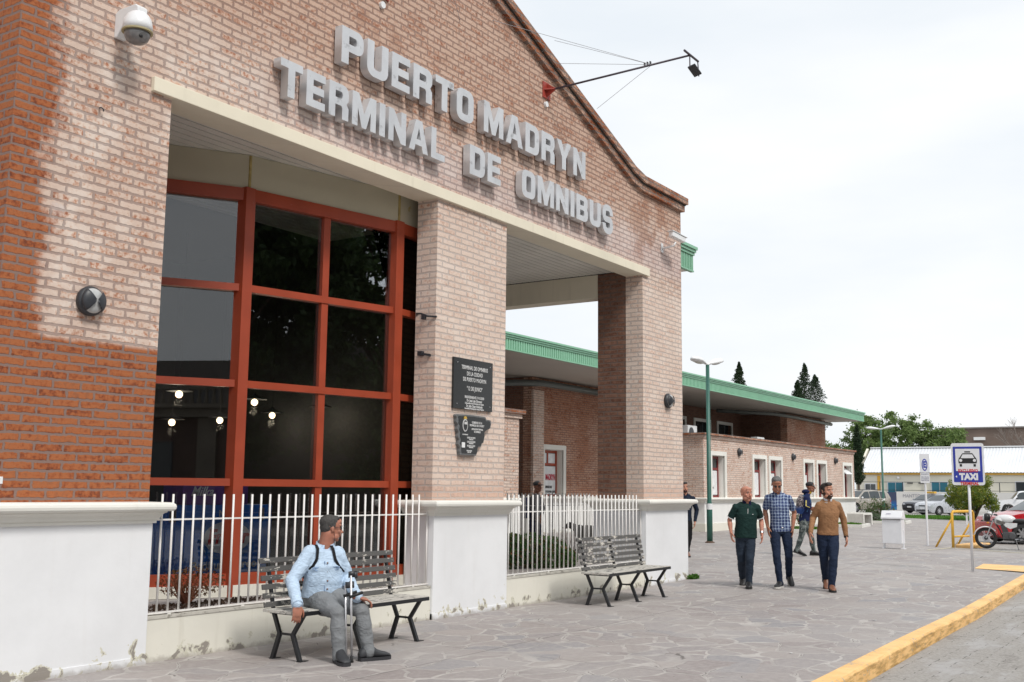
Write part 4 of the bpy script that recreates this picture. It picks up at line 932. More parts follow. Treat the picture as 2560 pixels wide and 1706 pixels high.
for lab, b, rx, ry, z0, z1, n in (('tall leafy green tree, highest of the clump behind the white roof', (116, 24.3, 0), 3.5, 3.0, 3.5, 9.8, 26), ('leafy green tree right of the highest one behind the white roof', (118, 20.3, 0), 3, 2.6, 3.2, 9.0, 22), ('lower leafy tree at the right end of the clump beside the brown building', (120, 17.6, 0), 2.6, 2.2, 3, 7.9, 18), ('yellowish green tree behind the tall dark cypress', (112, 29.0, 0), 3, 3.0, 2.2, 6.6, 20)):
    tree('leafy_tree', lab, b, 9 if z1 > 8 else 7, blobs(n+8, rx, ry, z0, z1, 1.4), gl1, .34, 210, .28, 'leafy trees behind the white roof')
def cypress(label, base, h, r, z0, lean=0.):
    t_ = thing('cypress_tree', label, 'tree', base, group='slender dark cypresses')
    MB().tube([(0, 0, -.1), (lean*.3, 0, z0+.4), (lean, 0, h*.9)], [.13, .10, .02], 8).build('trunk', MAT['bark'], t_)
    m = MB(); N = 46
    for i in range(N):
        z = z0+(h-z0)*(i+.5)/N; q = (z-z0)/(h-z0); rr_ = r*min(1, .45+q*5)*(1-q**2.2)**.75*random.uniform(.80, 1.12)+.05
        a = random.random()*6.28; leaves(m, (lean*q+math.cos(a)*rr_*.22, math.sin(a)*rr_*.22, z), (rr_, rr_, (h-z0)/N*1.6), 150, .15, .2)
    m.build('crown', gl3, t_); return t_
gl3 = leafmat('cypress_leaves', (.022, .045, .020), (.035, .06, .025))
cypress('dark columnar cypress standing beside the end of the brick wing', (88, 17.9, .1), 7.2, .48, 2.3)
cypress('thin leaning cypress top above the green roof next to the lamp post', (78.9, 25, 0), 12.2, .72, 7, .5)
cypress('tall split cypress top above the green roof, middle one of three', (95.0, 25, 0), 13.8, .85, 7.5, 1.0)
cypress('shorter second stem close beside the middle cypress top', (93.7, 25.0, 0), 12.0, .75, 7.5, .2)
cypress('bushy cypress top above the right end of the green roof', (99.2, 25, 0), 13.0, 1.15, 7.5, -.2)
cypress('slim pale cypress tip behind the end of the green roof', (104, 28.6, 0), 8.6, .45, 4)
def baretree(label, base, h, seed):
    t_ = thing('bare_tree', label, 'tree', base); rnd = random.Random(seed); m = MB()
    def br(p, d, l, r, dep):
        q = p+d*l; m.tube([p, (p+q)/2+Vector((rnd.uniform(-.05, .05), rnd.uniform(-.05, .05), 0))*l, q], [r, r*.8, r*.62], 5)
        if dep:
            for _ in range(3): br(q, (d+Vector((rnd.uniform(-.6, .6), rnd.uniform(-.6, .6), rnd.uniform(-.1, .45)))).normalized(), l*rnd.uniform(.6, .8), r*.6, dep-1)
    br(Vector((0, 0, -.1)), Vector((0, 0, 1)), h*.33, .16, 5); m.build('trunk', M('grey_bark', (.20, .17, .15), .9), t_); return t_
baretree('leafless grey tree at the right edge in front of the brown building', (112, 7.2, 0), 9.0, 3)
# opposite side of the street (seen in the glass)
ob = thing('opposite_building', 'old stone building with a cornice and balustrade across the street, reflected in the glass', 'building', (-22, -38, -.1)); Q4 = dict(parent=ob, world=True)
st = M('old_stone', (.24, .21, .17), .85, var=.2, scale=1, bump=.3); st2 = M('old_brick_render', (.13, .085, .07), .85, var=.2, scale=1)
MB().box(-34, -8.5, -46, -34, -.2, 4.7).build('wall', st2, **Q4)
for x in (-34, -28.5, -23, -17.5, -12, -9.3): MB().box(x, x+.9, -34, -33.8, -.2, 4.7).build('pilaster', st, **Q4)
MB().box(-34.3, -8.2, -46, -33.4, 4.71, 5.1).build('cornice', st, **Q4); MB().box(-34.5, -8.0, -46, -33.1, 5.11, 5.3).build('cornice', st, **Q4)
m = MB()
x = -34.0
while x < -8.6: m.lathe([(.07, 5.3), (.13, 5.45), (.06, 5.75), (.10, 6.0)], 8, Matrix.Translation((x, -33.7, 0))); x += .35
tag(m.build('balusters', st, **Q4), kind='stuff')
MB().box(-34.2, -8.3, -33.9, -33.5, 6.0, 6.2).build('handrail', st, **Q4); 
for x in (-30.5, -25.5, -20, -14.5): MB().box(x, x+1.3, -34.01, -33.95, .8, 3.6).build('window', MAT['cglass'], **Q4)
o2 = thing('far_block', 'plain grey apartment block further behind the old building across the street', 'building', (-30, -62, 0))
MB().box(-60, -14, -75, -60, 0, 10.5).build('wall', M('grey_render', (.16, .145, .135), .8, var=.1), o2, world=True)
for i in range(8): MB().box(-57+i*5.5, -55+i*5.5, -60.05, -59.98, 7.0, 9).build('window', MAT['cglass'], o2, world=True)
o3 = thing('sky_gap_block', 'added dark block behind the street trees, closing sky gaps in the glass', 'building', (18, -40, 0))  # unseen block, added so no sky shows between the reflected trees
MB().box(-6, 46, -46, -38, -.3, 9).build('wall', M('sky_gap_wall', (.07, .06, .055), .8, var=.2), o3, world=True)
for i in range(9): MB().box(-3+i*5.4, -1.4+i*5.4, -38.05, -37.98, 4.5, 6.4).build('window', MAT['cglass'], o3, world=True)
for i, (x, y, s_) in enumerate(((-1, -27, 1.0), (9, -25, 1.15), (19, -27, 1.1), (30, -24, 1.0))):
    bl = blobs(34, 5.2*s_, 3.6*s_, 2.4, 13.5*s_, 2.0)
    tree('street_tree', 'dark leafy street tree across the road, %s counted from the left of the facade' % ('first', 'second', 'third', 'fourth')[i], (x, y, -.1), 11, bl, gl2, .34, 480, .35, 'street trees across the road')

# ================================================================ STREET FURNITURE
def bench_mats():
    t = NT('peeling_bench_paint'); P = t.obj(); X, Y, Z = t.sep(P)
    n = t.noise(t.comb(t.m2('MULTIPLY', X, .22), Y, Z), 34, 6, .7).outputs[0]; bigp = t.noise(P, 3.4, 3).outputs[0]
    pe = t.ss(t.m2('ADD', n, t.m2('MULTIPLY', bigp, .55)), .85, .88)
    c = t.mix(pe, (.098, .095, .092), (.52, .49, .44)); c = t.mix(t.m2('MULTIPLY', t.ss(n, .3, .2), .5), c, (.03, .03, .03))
    a = t.fin(c, .6, 0, t.bump(t.m2('MULTIPLY', pe, -1), .5, .004), .3)
    t = NT('worn_seat_paint'); P = t.obj(); X, Y, Z = t.sep(P)
    n = t.noise(t.comb(t.m2('MULTIPLY', X, .3), Y, Z), 18, 6, .7).outputs[0]
    c = t.mix(t.ss(n, .40, .47), (.10, .10, .10), (.50, .48, .44))
    b = t.fin(c, .6, 0, t.bump(n, .4, .004), .3); return a, b
BP, BS = bench_mats(); IR = M('black_iron', (.018, .019, .022), .42, metal=.2)
def bench(label, x0):
    b = thing('park_bench', label, 'bench', (x0, 0, 0), group='slatted benches against the facade')
    for i, xx in enumerate((.12, 1.0, 1.90)):
        f = MB()
        for pts in (((-.74, 0), (-.83, .245), (-.735, .445)), ((-1.11, 0), (-1.00, .245), (-1.145, .445))):
            pr = [Vector((xx, y, z)) for y, z in pts]
            f.beam(pr[0], pr[1]+Vector((0, 0, .008)), .042, .036, up=(1, 0, 0)); f.beam(pr[1]-Vector((0, 0, .008)), pr[2], .039, .032, up=(1, 0, 0))
        f.beam((xx, -.83, .245), (xx, -1.0, .245), .018, .022); f.beam((xx, -.70, .437), (xx, -1.16, .437), .042, .020)
        f.beam((xx, -.735, .43), (xx, -.62, .93), .034, .028, up=(1, 0, 0))
        f.box(xx-.024, xx+.09, -.768, -.712, 0.001, .008); f.box(xx-.024, xx+.09, -1.138, -1.082, 0.001, .008)
        f.build('iron_frame', IR, b, bevel=.003)
    for k in range(6):
        z = .515+.083*k; y = -.742+(z-.43)*.23
        s_ = MB(); s_.beam((0, y, z), (2.02, y, z), .022, .052, up=(0, .22, 1)); s_.build('back_slat', BP, b, bevel=.003)
        for xx in (.12, 1.0, 1.90): MB().ell((xx, y-.014, z), (.008, .005, .008), 8, 5).build('bolt', MAT['steel'], b) if k % 2 else None
    for k in range(6): MB().box(0, 2.02, -1.17+k*.079, -1.10+k*.079, .449, .478).build('seat_slat', BS, b, bevel=.003)
    for k in (0,): MB().box(.0, 2.02, -1.176, -1.171, .432, .470).build('front_edge', IR, b)
    return b
bn = bench('peeling slatted bench on black iron legs where the man with crutches sits', 2.50)
place(copytree(bn), (8.70, .02, 0), 0, 'empty peeling slatted bench on black iron legs between two white pedestals')

def lamp_post(label, x, y, z0, zt, a):
    p = thing('street_lamp', label, 'street lamp', (x, y, z0), group='green double headed street lamps')
    gm = M('green_lamp_paint', (.025, .11, .085), .4, var=.15); H_ = zt-z0
    MB().tube([(0, 0, 0), (0, 0, 1.1), (0, 0, 1.15), (0, 0, H_)], [.085, .085, .065, .055], 14).build('pole', gm, p, smooth=True)
    MB().lathe([(.14, 0), (.14, .02), (.09, .05)], 14).build('base_plate', M('rusty_base', (.10, .06, .04), .8), p)
    MB().lathe([(.092, .95), (.092, 1.12)], 14).build('sticker_band', MAT['whitep'], p)
    for sgn in (1, -1):
        d_ = Vector((math.cos(a)*sgn, math.sin(a)*sgn, .10 if sgn > 0 else .22)); S0 = Vector((0, 0, H_+.02))
        MB().tube([S0-Vector((0, 0, .1)), S0, S0+d_*.16], .034, 8).build('arm', MAT['whitep'], p, smooth=True)
        q = Vector((d_.x, d_.y, d_.z)).to_track_quat('X', 'Z').to_matrix().to_4x4()
        m = MB(); secs = [(.10, .03, .03), (.18, .06, .05), (.36, .12, .09), (.56, .17, .11), (.74, .15, .10), (.86, .08, .06), (.89, .02, .02)]
        base = len(m.v); n = 14
        for (xx, wy, hz) in secs:
            for k in range(n):
                an = 2*math.pi*k/n; v = Vector((xx, wy*math.cos(an), hz*math.sin(an)*(1 if math.sin(an) > 0 else .55))); m.v.append(tuple(S0+q @ v))
        for i in range(len(secs)-1):
            for k in range(n): A_ = i*n+k; C_ = i*n+(k+1) % n; m.f.append((A_, C_, C_+n, A_+n))
        m.f += [tuple(range(n))[::-1], tuple(range((len(secs)-1)*n, len(secs)*n))]
        hd = m.build('lamp_head', MAT['whitep'], p, smooth=True)
        MB().ell(tuple(S0+q @ Vector((.52, 0, -.045))), (.2, .10, .035), 16, 8, q.to_3x3()).build('lens', M('frosted_lens', (.55, .55, .50), .3), hd, smooth=True)
    return p
lamp_post('tall green street lamp with two white heads standing right of the brick gable', 24.3, 4.04, .17, 5.33, R(174))
lamp_post('distant green street lamp with two white heads in front of the white corrugated roof', 64.0, 9.57, .17, 5.58, R(100))

WP = M('white_painted_steel', (.78, .79, .82), .35, var=.04)
bi = thing('litter_bin', 'white sheet metal litter bin with a sloping hood standing alone on the paving', 'litter bin', (25.1, -.92, .17))
m = MB(); m.box(-.17, .17, -.255, .255, .14, .78); m.build('body', WP, bi, bevel=.01)
m = MB(); m.prism([(-.19, .79), (.19, .79), (.19, .83), (.08, 1.01), (-.08, 1.01), (-.19, .83)], -.275, .275, 'y'); m.build('hood', WP, bi, bevel=.006)
MB().box(-.196, -.185, -.24, .24, .775, .788).build('slot', MAT['dark'], bi)
for y in (-.25, .25): m = MB(); m.box(-.03, .03, y-.02, y+.02, 0, .5); m.box(-.10, .10, y-.05, y+.05, 0, .015); m.build('leg', WP, bi)
for z, y in ((.93, .08), (.90, .12)): MB().box(-.145, -.138, y-.06, y+.06, z-.008, z+.008).build('faded_print', M('faded_print', (.5, .48, .6), .6), bi)

es = thing('parking_sign', 'white parking sign on a white post with a blue oval letter E', 'sign', (27.67, -1.21, .17)); bl = M('sign_blue', (.020, .04, .36), .4); fd = Vector((-.97, -.24, 0)); rt = Vector((-.24, .97, 0))*-1
MB().tube([(0, 0, 0), (0, 0, 2.56)], .03, 8).build('post', WP, es)
def obox(m, c, rt_, w_, z0, z1, d0, d1):     # a plate facing -X like direction fd
    fd_ = Vector((rt_.y, -rt_.x, 0)); c = Vector(c)
    vs = [c+rt_*sx+fd_*dd+Vector((0, 0, zz)) for dd in (d0, d1) for sx, zz in ((-w_/2, z0), (w_/2, z0), (w_/2, z1), (-w_/2, z1))]
    return m.add(vs, [(0, 1, 2, 3), (7, 6, 5, 4), (0, 4, 5, 1), (1, 5, 6, 2), (2, 6, 7, 3), (3, 7, 4, 0)])
def oval(m, c, rt_, rx, rz, d0, d1, n=26):
    fd_ = Vector((rt_.y, -rt_.x, 0)); c = Vector(c); pts = [(rx*math.cos(2*math.pi*i/n), rz*math.sin(2*math.pi*i/n)) for i in range(n)]
    vs = [c+rt_*a+Vector((0, 0, b))+fd_*d0 for a, b in pts]+[c+rt_*a+Vector((0, 0, b))+fd_*d1 for a, b in pts]
    return m.add(vs, [tuple(range(n)), tuple(range(2*n-1, n-1, -1))]+[(i, n+i, n+(i+1) % n, (i+1) % n) for i in range(n)])
RT = Vector((.2, -.98, 0)).normalized()
obox(MB(), (0, 0, 0), RT, .27, 2.08, 2.62, .032, .040).build('plate', WP, es, bevel=.01); oval(MB(), (0, 0, 2.30), RT, .078, .175, .041, .043).build('oval', bl, es); oval(MB(), (0, 0, 2.30), RT, .052, .14, .0435, .0445).build('oval_field', WP, es)
textmesh('letter', 'E', .25, bl, es, Vector((0, 0, 2.30))-Vector((-RT.y, RT.x, 0))*.047, ax=RT, ext=.001, bold=.012, width=.075)
obox(MB(), (0, 0, 0), RT, .25, 1.78, 2.07, .032, .040).build('text_plate', WP, es)
grey = M('grey_print', (.25, .25, .32), .6)
for a, z in (('ESTACIONAMIENTO', 2.03), ('CARGA Y DESCARGA', 1.95), ('DE PASAJEROS', 1.90), ('TIEMPO MAX 5 MIN', 1.85)): textmesh('text', a, .05, grey, es, Vector((0, 0, z))-Vector((-RT.y, RT.x, 0))*.043, ax=RT, ext=.001, width=.21)

tx = thing('taxi_sign', 'blue and white taxi sign with a car pictogram on a white post near the kerb', 'sign', (18.42, -4.155, gz(18.4)))
TR = Vector((.10, -.995, 0)).normalized(); TF = Vector((TR.y, -TR.x, 0)); b0 = Vector((0, 0, -gz(18.4)))
MB().tube([(0, 0, 0), (0, 0, 2.5)], .028, 10).build('post', WP, tx, smooth=True)
def plate(w_, z0, z1, r_, d0, d1, mat, name, cx=0.0, holes=False):
    pts = rr(-w_/2+cx, z0, w_/2+cx, z1, r_); n = len(pts); m = MB()
    vs = [b0+TR*a+Vector((0, 0, b))+TF*d0 for a, b in pts]+[b0+TR*a+Vector((0, 0, b))+TF*d1 for a, b in pts]
    m.add(vs, [tuple(range(n)), tuple(range(2*n-1, n-1, -1))]+[(i, n+i, n+(i+1) % n, (i+1) % n) for i in range(n)]); return m.build(name, mat, tx)
plate(.62, 1.83, 2.68, .05, .032, .040, WP, 'plate'); plate(.545, 1.89, 2.61, .008, .041, .043, bl, 'blue_field'); plate(.455, 2.115, 2.565, .006, .0435, .0455, WP, 'white_field')
def poly(pts, d0, d1, mat, name):
    n = len(pts); m = MB(); vs = [b0+TR*a+Vector((0, 0, b))+TF*d0 for a, b in pts]+[b0+TR*a+Vector((0, 0, b))+TF*d1 for a, b in pts]
    m.add(vs, [tuple(range(n)), tuple(range(2*n-1, n-1, -1))]+[(i, n+i, n+(i+1) % n, (i+1) % n) for i in range(n)]); return m.build(name, mat, tx)
K = MAT['black']
pc = poly([(-.17, 2.27), (.17, 2.27), (.175, 2.33), (.16, 2.385), (-.16, 2.385), (-.175, 2.33)], .046, .048, K, 'car_pictogram')
poly([(-.155, 2.38), (.155, 2.38), (.105, 2.46), (.09, 2.475), (-.09, 2.475), (-.105, 2.46)], .046, .0478, K, 'pictogram_cabin'); poly([(-.128, 2.375), (.128, 2.375), (.09, 2.452), (-.09, 2.452)], .048, .0495, WP, 'pictogram_glass')
poly([(-.055, 2.49), (.055, 2.49), (.055, 2.515), (-.055, 2.515)], .046, .048, K, 'pictogram_roof_light')
for sx in (-.13, .13): poly([(sx-.022, 2.205), (sx+.022, 2.205), (sx+.022, 2.255), (sx-.022, 2.255)], .046, .048, K, 'pictogram_wheel'); poly(ovalp(sx, 2.33, .030, .030, 0, 0, 16), .0485, .050, WP, 'pictogram_headlight')
def tt(a, s_, mat, x_, z, w_, b_, dd): textmesh('lettering', a, s_, mat, tx, b0+TR*x_+Vector((0, 0, z))+TF*dd, ax=TR, ext=.001, bold=b_, width=w_)
rdp = M('red_sign_print', (.62, .02, .02), .5)
tt('TAXI', .175, WP, .01, 1.995, .355, .012, .0445); tt('EXCLUSIVO', .085, rdp, 0, 2.12, .37, .003, .047); tt('TERMINAL', .085, rdp, .02, 1.862, .35, .003, .0445); tt('4', .06, WP, -.225, 2.0, None, .002, .0445)

# yellow tube barrier
yb = thing('yellow_barrier', 'yellow tubular barrier with two slanting braces near the parked motorbike', 'barrier', (26.95, -2.05, .17))
m = MB(); A0, A1 = Vector((0, 0, 0)), Vector((1.2, -.32, 0)); up = Vector((0, 0, .99))
m.tube([A0, A0+up*.95, A0+up+(A1-A0)*.04, A1+up+(A0-A1)*.04, A1+up*.95, A1], .038, 10)
m.tube([A0+Vector((0, 0, .30)), A1+Vector((0, 0, .30))], .026, 8); m.tube([A0+up*.82, A0+Vector((-.0, .46, 0))], .028, 8); m.tube([A1+up*.82, A1+Vector((-.0, .46, 0))], .028, 8)
m.build('tube_frame', MAT['yellow'], yb, smooth=True); obox(MB(), (.95, -.2, 0), RT, .05, .62, .95, .02, .03).build('tag', WP, yb)
MB().beam((.45, -.15, 0), (1.25, -.55, .05), .50, .14).build('kerb_block', MAT['kerb'], yb, bevel=.03)
# concrete seat, planters, plants
sc_ = thing('concrete_seat', 'white concrete seat shaped like an upturned U past the end of the brick wing', 'seat', (45.9, 5.9, .17), R(-20)); CM = M('white_concrete', (.66, .65, .61), .7, var=.08)
m = MB(); m.prism([(-.34, 0), (-.34, .50), (-.28, .56), (.28, .56), (.34, .50), (.34, 0), (.26, 0), (.26, .46), (-.26, .46), (-.26, 0)], -.45, .45, 'y'); m.build('seat_body', CM, sc_, bevel=.012)
grass_m = leafmat('grass_blades', (.10, .24, .03), (.07, .17, .02), (.15, .28, .05))
def planter(name, label, x, y, L_, W_, rz):
    p = thing(name, label, 'planter', (x, y, gz(x)), rz); m = MB()
    m.box(-L_/2, L_/2, -W_/2, -W_/2+.10, 0, .14); m.box(-L_/2, L_/2, W_/2-.10, W_/2, 0, .14); m.box(-L_/2, -L_/2+.10, -W_/2+.1, W_/2-.1, 0, .14); m.box(L_/2-.10, L_/2, -W_/2+.1, W_/2-.1, 0, .14)
    m.build('border', CM, p, bevel=.008); MB().box(-L_/2+.1, L_/2-.1, -W_/2+.1, W_/2-.1, 0, .10).build('soil', M('soil', (.06, .045, .03), .9), p)
    m = MB(); leaves(m, (0, 0, .13), (L_/2-.15, W_/2-.15, .05), 1500, .07); tag(m.build('turf', grass_m, p), kind='stuff'); return p
planter('planter', 'white edged grass planter in front of the concrete seat', 42.4, 5.5, 2.6, 1.7, R(8))
planter('planter', 'white edged planter behind the three walking men', 35.2, 5.0, 3.4, 1.8, R(8))
planter('planter', 'white edged rose planter left of the litter bin', 49.5, 5.7, 2.4, 2.2, R(8))
def bush(label, c, rx, ry, rz_, n, lm, leaf, trunk=False, name='shrub', h0=.3, cat='shrub'):
    s_ = thing(name, label, cat, c); m = MB(); twigs(m, (0, 0, 0), max(rx, ry)*.8, h0+rz_*1.3, 22, .02 if trunk else .008); m.build('stems', MAT['bark'], s_)
    m = MB(); leaves(m, (0, 0, h0+rz_), (rx, ry, rz_), n, leaf, .3, clump=40); m.build('foliage', lm, s_); return s_
rose = leafmat('rose_leaves', (.05, .10, .03), (.07, .13, .04), (.20, .10, .07))
bush('rose bush with dark leaves growing behind the litter bin', (50.2, 6.35, .17), .75, .75, .42, 1500, rose, .09); bush('grey green low clump in front of the rose bush', (48.9, 6.1, .25), .45, .45, .18, 700, leafmat('sage_leaves', (.12, .17, .10), (.09, .14, .08)), .08, h0=.05)
bush('flowering shrub half hidden behind the man with the backpack', (34.4, 4.75, .25), .42, .42, .32, 900, leafmat('oleander_leaves', (.04, .10, .03), (.06, .13, .04), (.45, .12, .14)), .07, h0=.22)
orange_leaf = leafmat('golden_green_leaves', (.10, .17, .03), (.17, .22, .035), (.42, .33, .04))
t_ = thing('small_tree', 'round leafy small tree with yellow tinted leaves behind the taxi sign', 'tree', (60, 3.55, .17))
m = MB(); twigs(m, (0, 0, 0), 1.1, 1.7, 12, .05); m.build('trunk', MAT['bark'], t_)
m = MB()
for q in range(40):
    a = random.random()*6.28; rr_ = 1.35*math.sqrt(random.random()); z = random.uniform(.62, 2.2); rr_ *= math.sqrt(max(.2, 1-((z-1.25)/1.15)**2)); leaves(m, (math.cos(a)*rr_, math.sin(a)*rr_, z), (.42, .42, .36), 300, .12, .4)
m.build('crown', orange_leaf, t_)
m = MB(); m.add([(58.4, 3.2, .176), (62.3, 8.3, .176), (70, 11.3, .176), (70, -16, .176), (60, -16, .176)], [(0, 4, 3, 2, 1)])
tag(m.build('lawn', M('lawn_soil', (.08, .16, .03), .9, var=.3), fix=False), kind='structure')
m = MB()
for i in range(9000):
    x = random.uniform(59.0, 69); y = random.uniform(-4, 10.5)
    if y > 3.0+(x-58.5)*1.3: continue
    a = random.random()*6.28; h = random.uniform(.06, .14); m.add([(x-.03*math.cos(a), y-.03*math.sin(a), .17), (x+.03*math.cos(a), y+.03*math.sin(a), .17), (x+random.uniform(-.05, .05), y+random.uniform(-.05, .05), .17+h)], [(0, 1, 2)])
tag(m.build('grass', grass_m, fix=False), 'strip of short green lawn beyond the paved plaza', 'grass', kind='stuff')
# dog
dg = thing('dog', 'black and tan dog standing behind the right fence with its head lowered', 'dog', (18.9, 5.0, gz(18.9)), R(140))

# ================================================================ VEHICLES
def carpaint(name, col, metal=.0): return M(name, col, .28, metal=metal, var=.03, coat=.6)
TY = M('tyre_rubber', (.018, .018, .019), .75); RM = M('alloy_rim', (.50, .50, .52), .3, metal=.8); HL = M('headlight_lens', (.60, .62, .66), .12, var=.2); TLm = M('tail_light_lens', (.35, .01, .01), .2)
def wheel(parent, x, y, r, side, w_=.19):
    m = MB(); Mx = Matrix.Translation((x, y, r)) @ Matrix.Rotation(R(90), 4, 'X')
    m.lathe([(r*.62, -w_/2), (r*.93, -w_/2), (r, -w_/2+.03), (r, w_/2-.03), (r*.93, w_/2), (r*.62, w_/2), (r*.62, -w_/2)], 28, Mx, cap=False); o = m.build('tyre', TY, None, smooth=False)
    wl_ = o; wl_.parent = parent; wl_.name = 'wheel'
    m = MB(); off = -side*(w_/2-.02)
    m.lathe([(r*.63, -w_/2+.02), (r*.64, w_/2-.02), (r*.60, w_/2-.015), (r*.60, -w_/2+.015), (r*.63, -w_/2+.02)], 24, Mx, cap=False)
    for k in range(7):
        a = 2*math.pi*k/7; c = Vector((x, y+side*(w_/2-.03), r)); d_ = Vector((math.cos(a), 0, math.sin(a))); m.beam(c+d_*.03, c+d_*r*.6, .055, .03, up=(0, 1, 0))
    m.lathe([(.055, -.02), (.055, .02)], 12, Matrix.Translation((x, y+side*(w_/2-.025), r)) @ Matrix.Rotation(R(90), 4, 'X')); m.build('rim', RM, wl_)
    MB().lathe([(r*.58, -.01), (r*.58, .01)], 20, Matrix.Translation((x, y, r)) @ Matrix.Rotation(R(90), 4, 'X')).build('hub', MAT['black'], wl_)
    return wl_
def interp(pts, x):
    if x <= pts[0][0]: return pts[0][1]
    for (a, za), (b, zb) in zip(pts[:-1], pts[1:]):
        if x <= b: return za+(zb-za)*(x-a)/(b-a)
    return pts[-1][1]
def car(name, label, loc, rz, paint, top, L_, W_, belt, wheels, r, clr=.20, group=None, pillars=(), glass=(0, 0), windshield=None, rear=None, rails=False, trim=None, cat='car', bed=None):
    c = thing(name, label, cat, loc, rz, group)
    xs = sorted(set([-L_/2+L_*i/60 for i in range(61)]+[p[0] for p in top])); rows_ = 8; m = MB()
    def hw(x, z):
        e = 1-.10*max(0, (abs(x)-(L_/2-.45))/.45)**2; w_ = W_/2*e
        bz = belt(x)
        if z > bz: w_ *= 1-.24*((z-bz)/.6)**1.1
        if z < clr+.12: w_ *= .97
        return w_*(1-.03*abs((z-.62)/.5)) if z <= bz else w_*.985
    def zb(x):
        z = clr
        for xw in wheels:
            d_ = abs(x-xw)
            if d_ < r*1.18: z = max(z, r+math.sqrt(max(0, (r*1.18)**2-d_**2)))
        e = max(0, (abs(x)-(L_/2-.12))/.12); return z+.10*e
    for x in xs:
        zt = interp(top, x); z0 = min(zb(x), zt-.05); b = min(belt(x), zt-.02); zz = [z0, z0+(b-z0)*.35, z0+(b-z0)*.7, b, b+(zt-b)*.5, b+(zt-b)*.90, zt]
        for sd in (-1, 1):
            for i, z in enumerate(zz):
                w_ = hw(x, z)
                if i == 6: w_ *= .90 if zt-b > .2 else .93
                m.v.append((x, sd*w_, z))
        m.v.append((x, 0, zt+.018)); m.v.append((x, 0, z0))
    n = 16
    for j in range(len(xs)-1):
        a = j*n; b = a+n
        for i in range(6): m.f.append((a+i, b+i, b+i+1, a+i+1)); m.f.append((a+7+i+1, b+7+i+1, b+7+i, a+7+i))
        m.f += [(a+6, b+6, b+14, a+14), (a+14, b+14, b+13, a+13), (a+7, b+7, b+15, a+15), (a+15, b+15, b, a)]
    for a in (0, (len(xs)-1)*n): m.f.append((a, a+1, a+2, a+3, a+4, a+5, a+6, a+14, a+13, a+12, a+11, a+10, a+9, a+8, a+7, a+15))
    body = m.build('body', paint, c, smooth=True)
    e_ = body.modifiers.new('es', 'EDGE_SPLIT'); e_.split_angle = R(32)
    # side glass
    g0, g1 = glass
    def sidepane(xa, xb):
        for sd in (-1, 1):
            q = MB(); K_ = 10; 
            for i in range(K_+1):
                x = xa+(xb-xa)*i/K_; zt = interp(top, x)-.075; b = belt(x)+.02
                if zt < b+.01: zt = b+.01
                for z in (b, (b+zt)/2, zt):
                    q.v.append((x, sd*(hw(x, z)+.004), z))
            for i in range(K_): 
                for k in range(2): q.f.append((3*i+k, 3*i+3+k, 3*i+4+k, 3*i+1+k))
            o = q.build('side_window', MAT['cglass'], c, smooth=True)
    for a, b in pillars: sidepane(a, b)
    def slope(xa, xb, nm):
        q = MB(); K_ = 6
        for i in range(K_+1):
            x = xa+(xb-xa)*i/K_; zt = interp(top, x); 
            for s_ in (-1, -.5, 0, .5, 1): w_ = hw(x, zt)*.86; q.v.append((x, s_*w_, zt+.018*(1-abs(s_))+.012))
        for i in range(K_):
            for k in range(4): a = 5*i+k; q.f.append((a, a+5, a+6, a+1))
        q.build(nm, MAT['cglass'], c, smooth=True)
    if windshield: slope(*windshield, 'windscreen')
    if rear: slope(*rear, 'rear_window')
    xf = L_/2
    hz = interp(top, xf-.12)-.14
    for sd in (-1, 1):
        MB().ell((xf-.13, sd*(W_/2-.22), hz), (.13, .17, .075), 14, 8).build('headlight', HL, c, smooth=True)
        MB().ell((-xf+.07, sd*(W_/2-.14), .85), (.09, .08, .14), 12, 8).build('tail_light', TLm, c, smooth=True)
        xm = windshield[1 if windshield[0] < windshield[1] else 0]-.25 if windshield else .5
        MB().ell((xm, sd*(W_/2+.09), belt(xm)+.08), (.07, .10, .07), 10, 8).build('wing_mirror', trim or paint, c, smooth=True)
        for a, b in pillars[:2]: MB().box((a+b)/2-.32, (a+b)/2-.18, sd*(W_/2-.005)-.012, sd*(W_/2-.005)+.012, belt(a)-.12, belt(a)-.09).build('door_handle', trim or MAT['dark'], c)
        for xw in wheels: wheel(c, xw, sd*(W_/2-.11), r, sd)
        if pillars:
            for xl in {pillars[0][0]-.03, pillars[-1][1]+.02}: pass
    MB().box(xf-.06, xf+.012, -.34, .34, hz-.05, hz+.035).build('grille', MAT['black'], c, bevel=.01); MB().box(xf-.1, xf+.022, -W_/2+.25, W_/2-.25, clr+.10, clr+.20).build('air_intake', MAT['black'], c, bevel=.01)
    MB().box(xf+.005, xf+.03, -.2, .2, clr+.24, clr+.34).build('number_plate', MAT['whitep'], c)
    MB().box(-xf+.3, xf-.3, -W_/2+.14, W_/2-.14, clr-.04, clr+.25).build('underbody', MAT['black'], c)
    if rails:
        for sd in (-1, 1): MB().tube([(.45, sd*.56, 1.60), (.3, sd*.56, 1.68), (-1.2, sd*.56, 1.69), (-1.4, sd*.56, 1.60)], .02, 6).build('roof_rail', MAT['dark'], c, smooth=True)
    return c
Hd = math.atan2(.547, -.836)
suv_top = [(-2.1, .85), (-2.08, 1.05), (-1.85, 1.50), (-1.6, 1.60), (-.6, 1.66), (.35, 1.60), (1.05, 1.06), (1.35, 1.02), (1.95, .93), (2.1, .72)]
SUVP = carpaint('champagne_paint', (.36, .33, .29), .3)
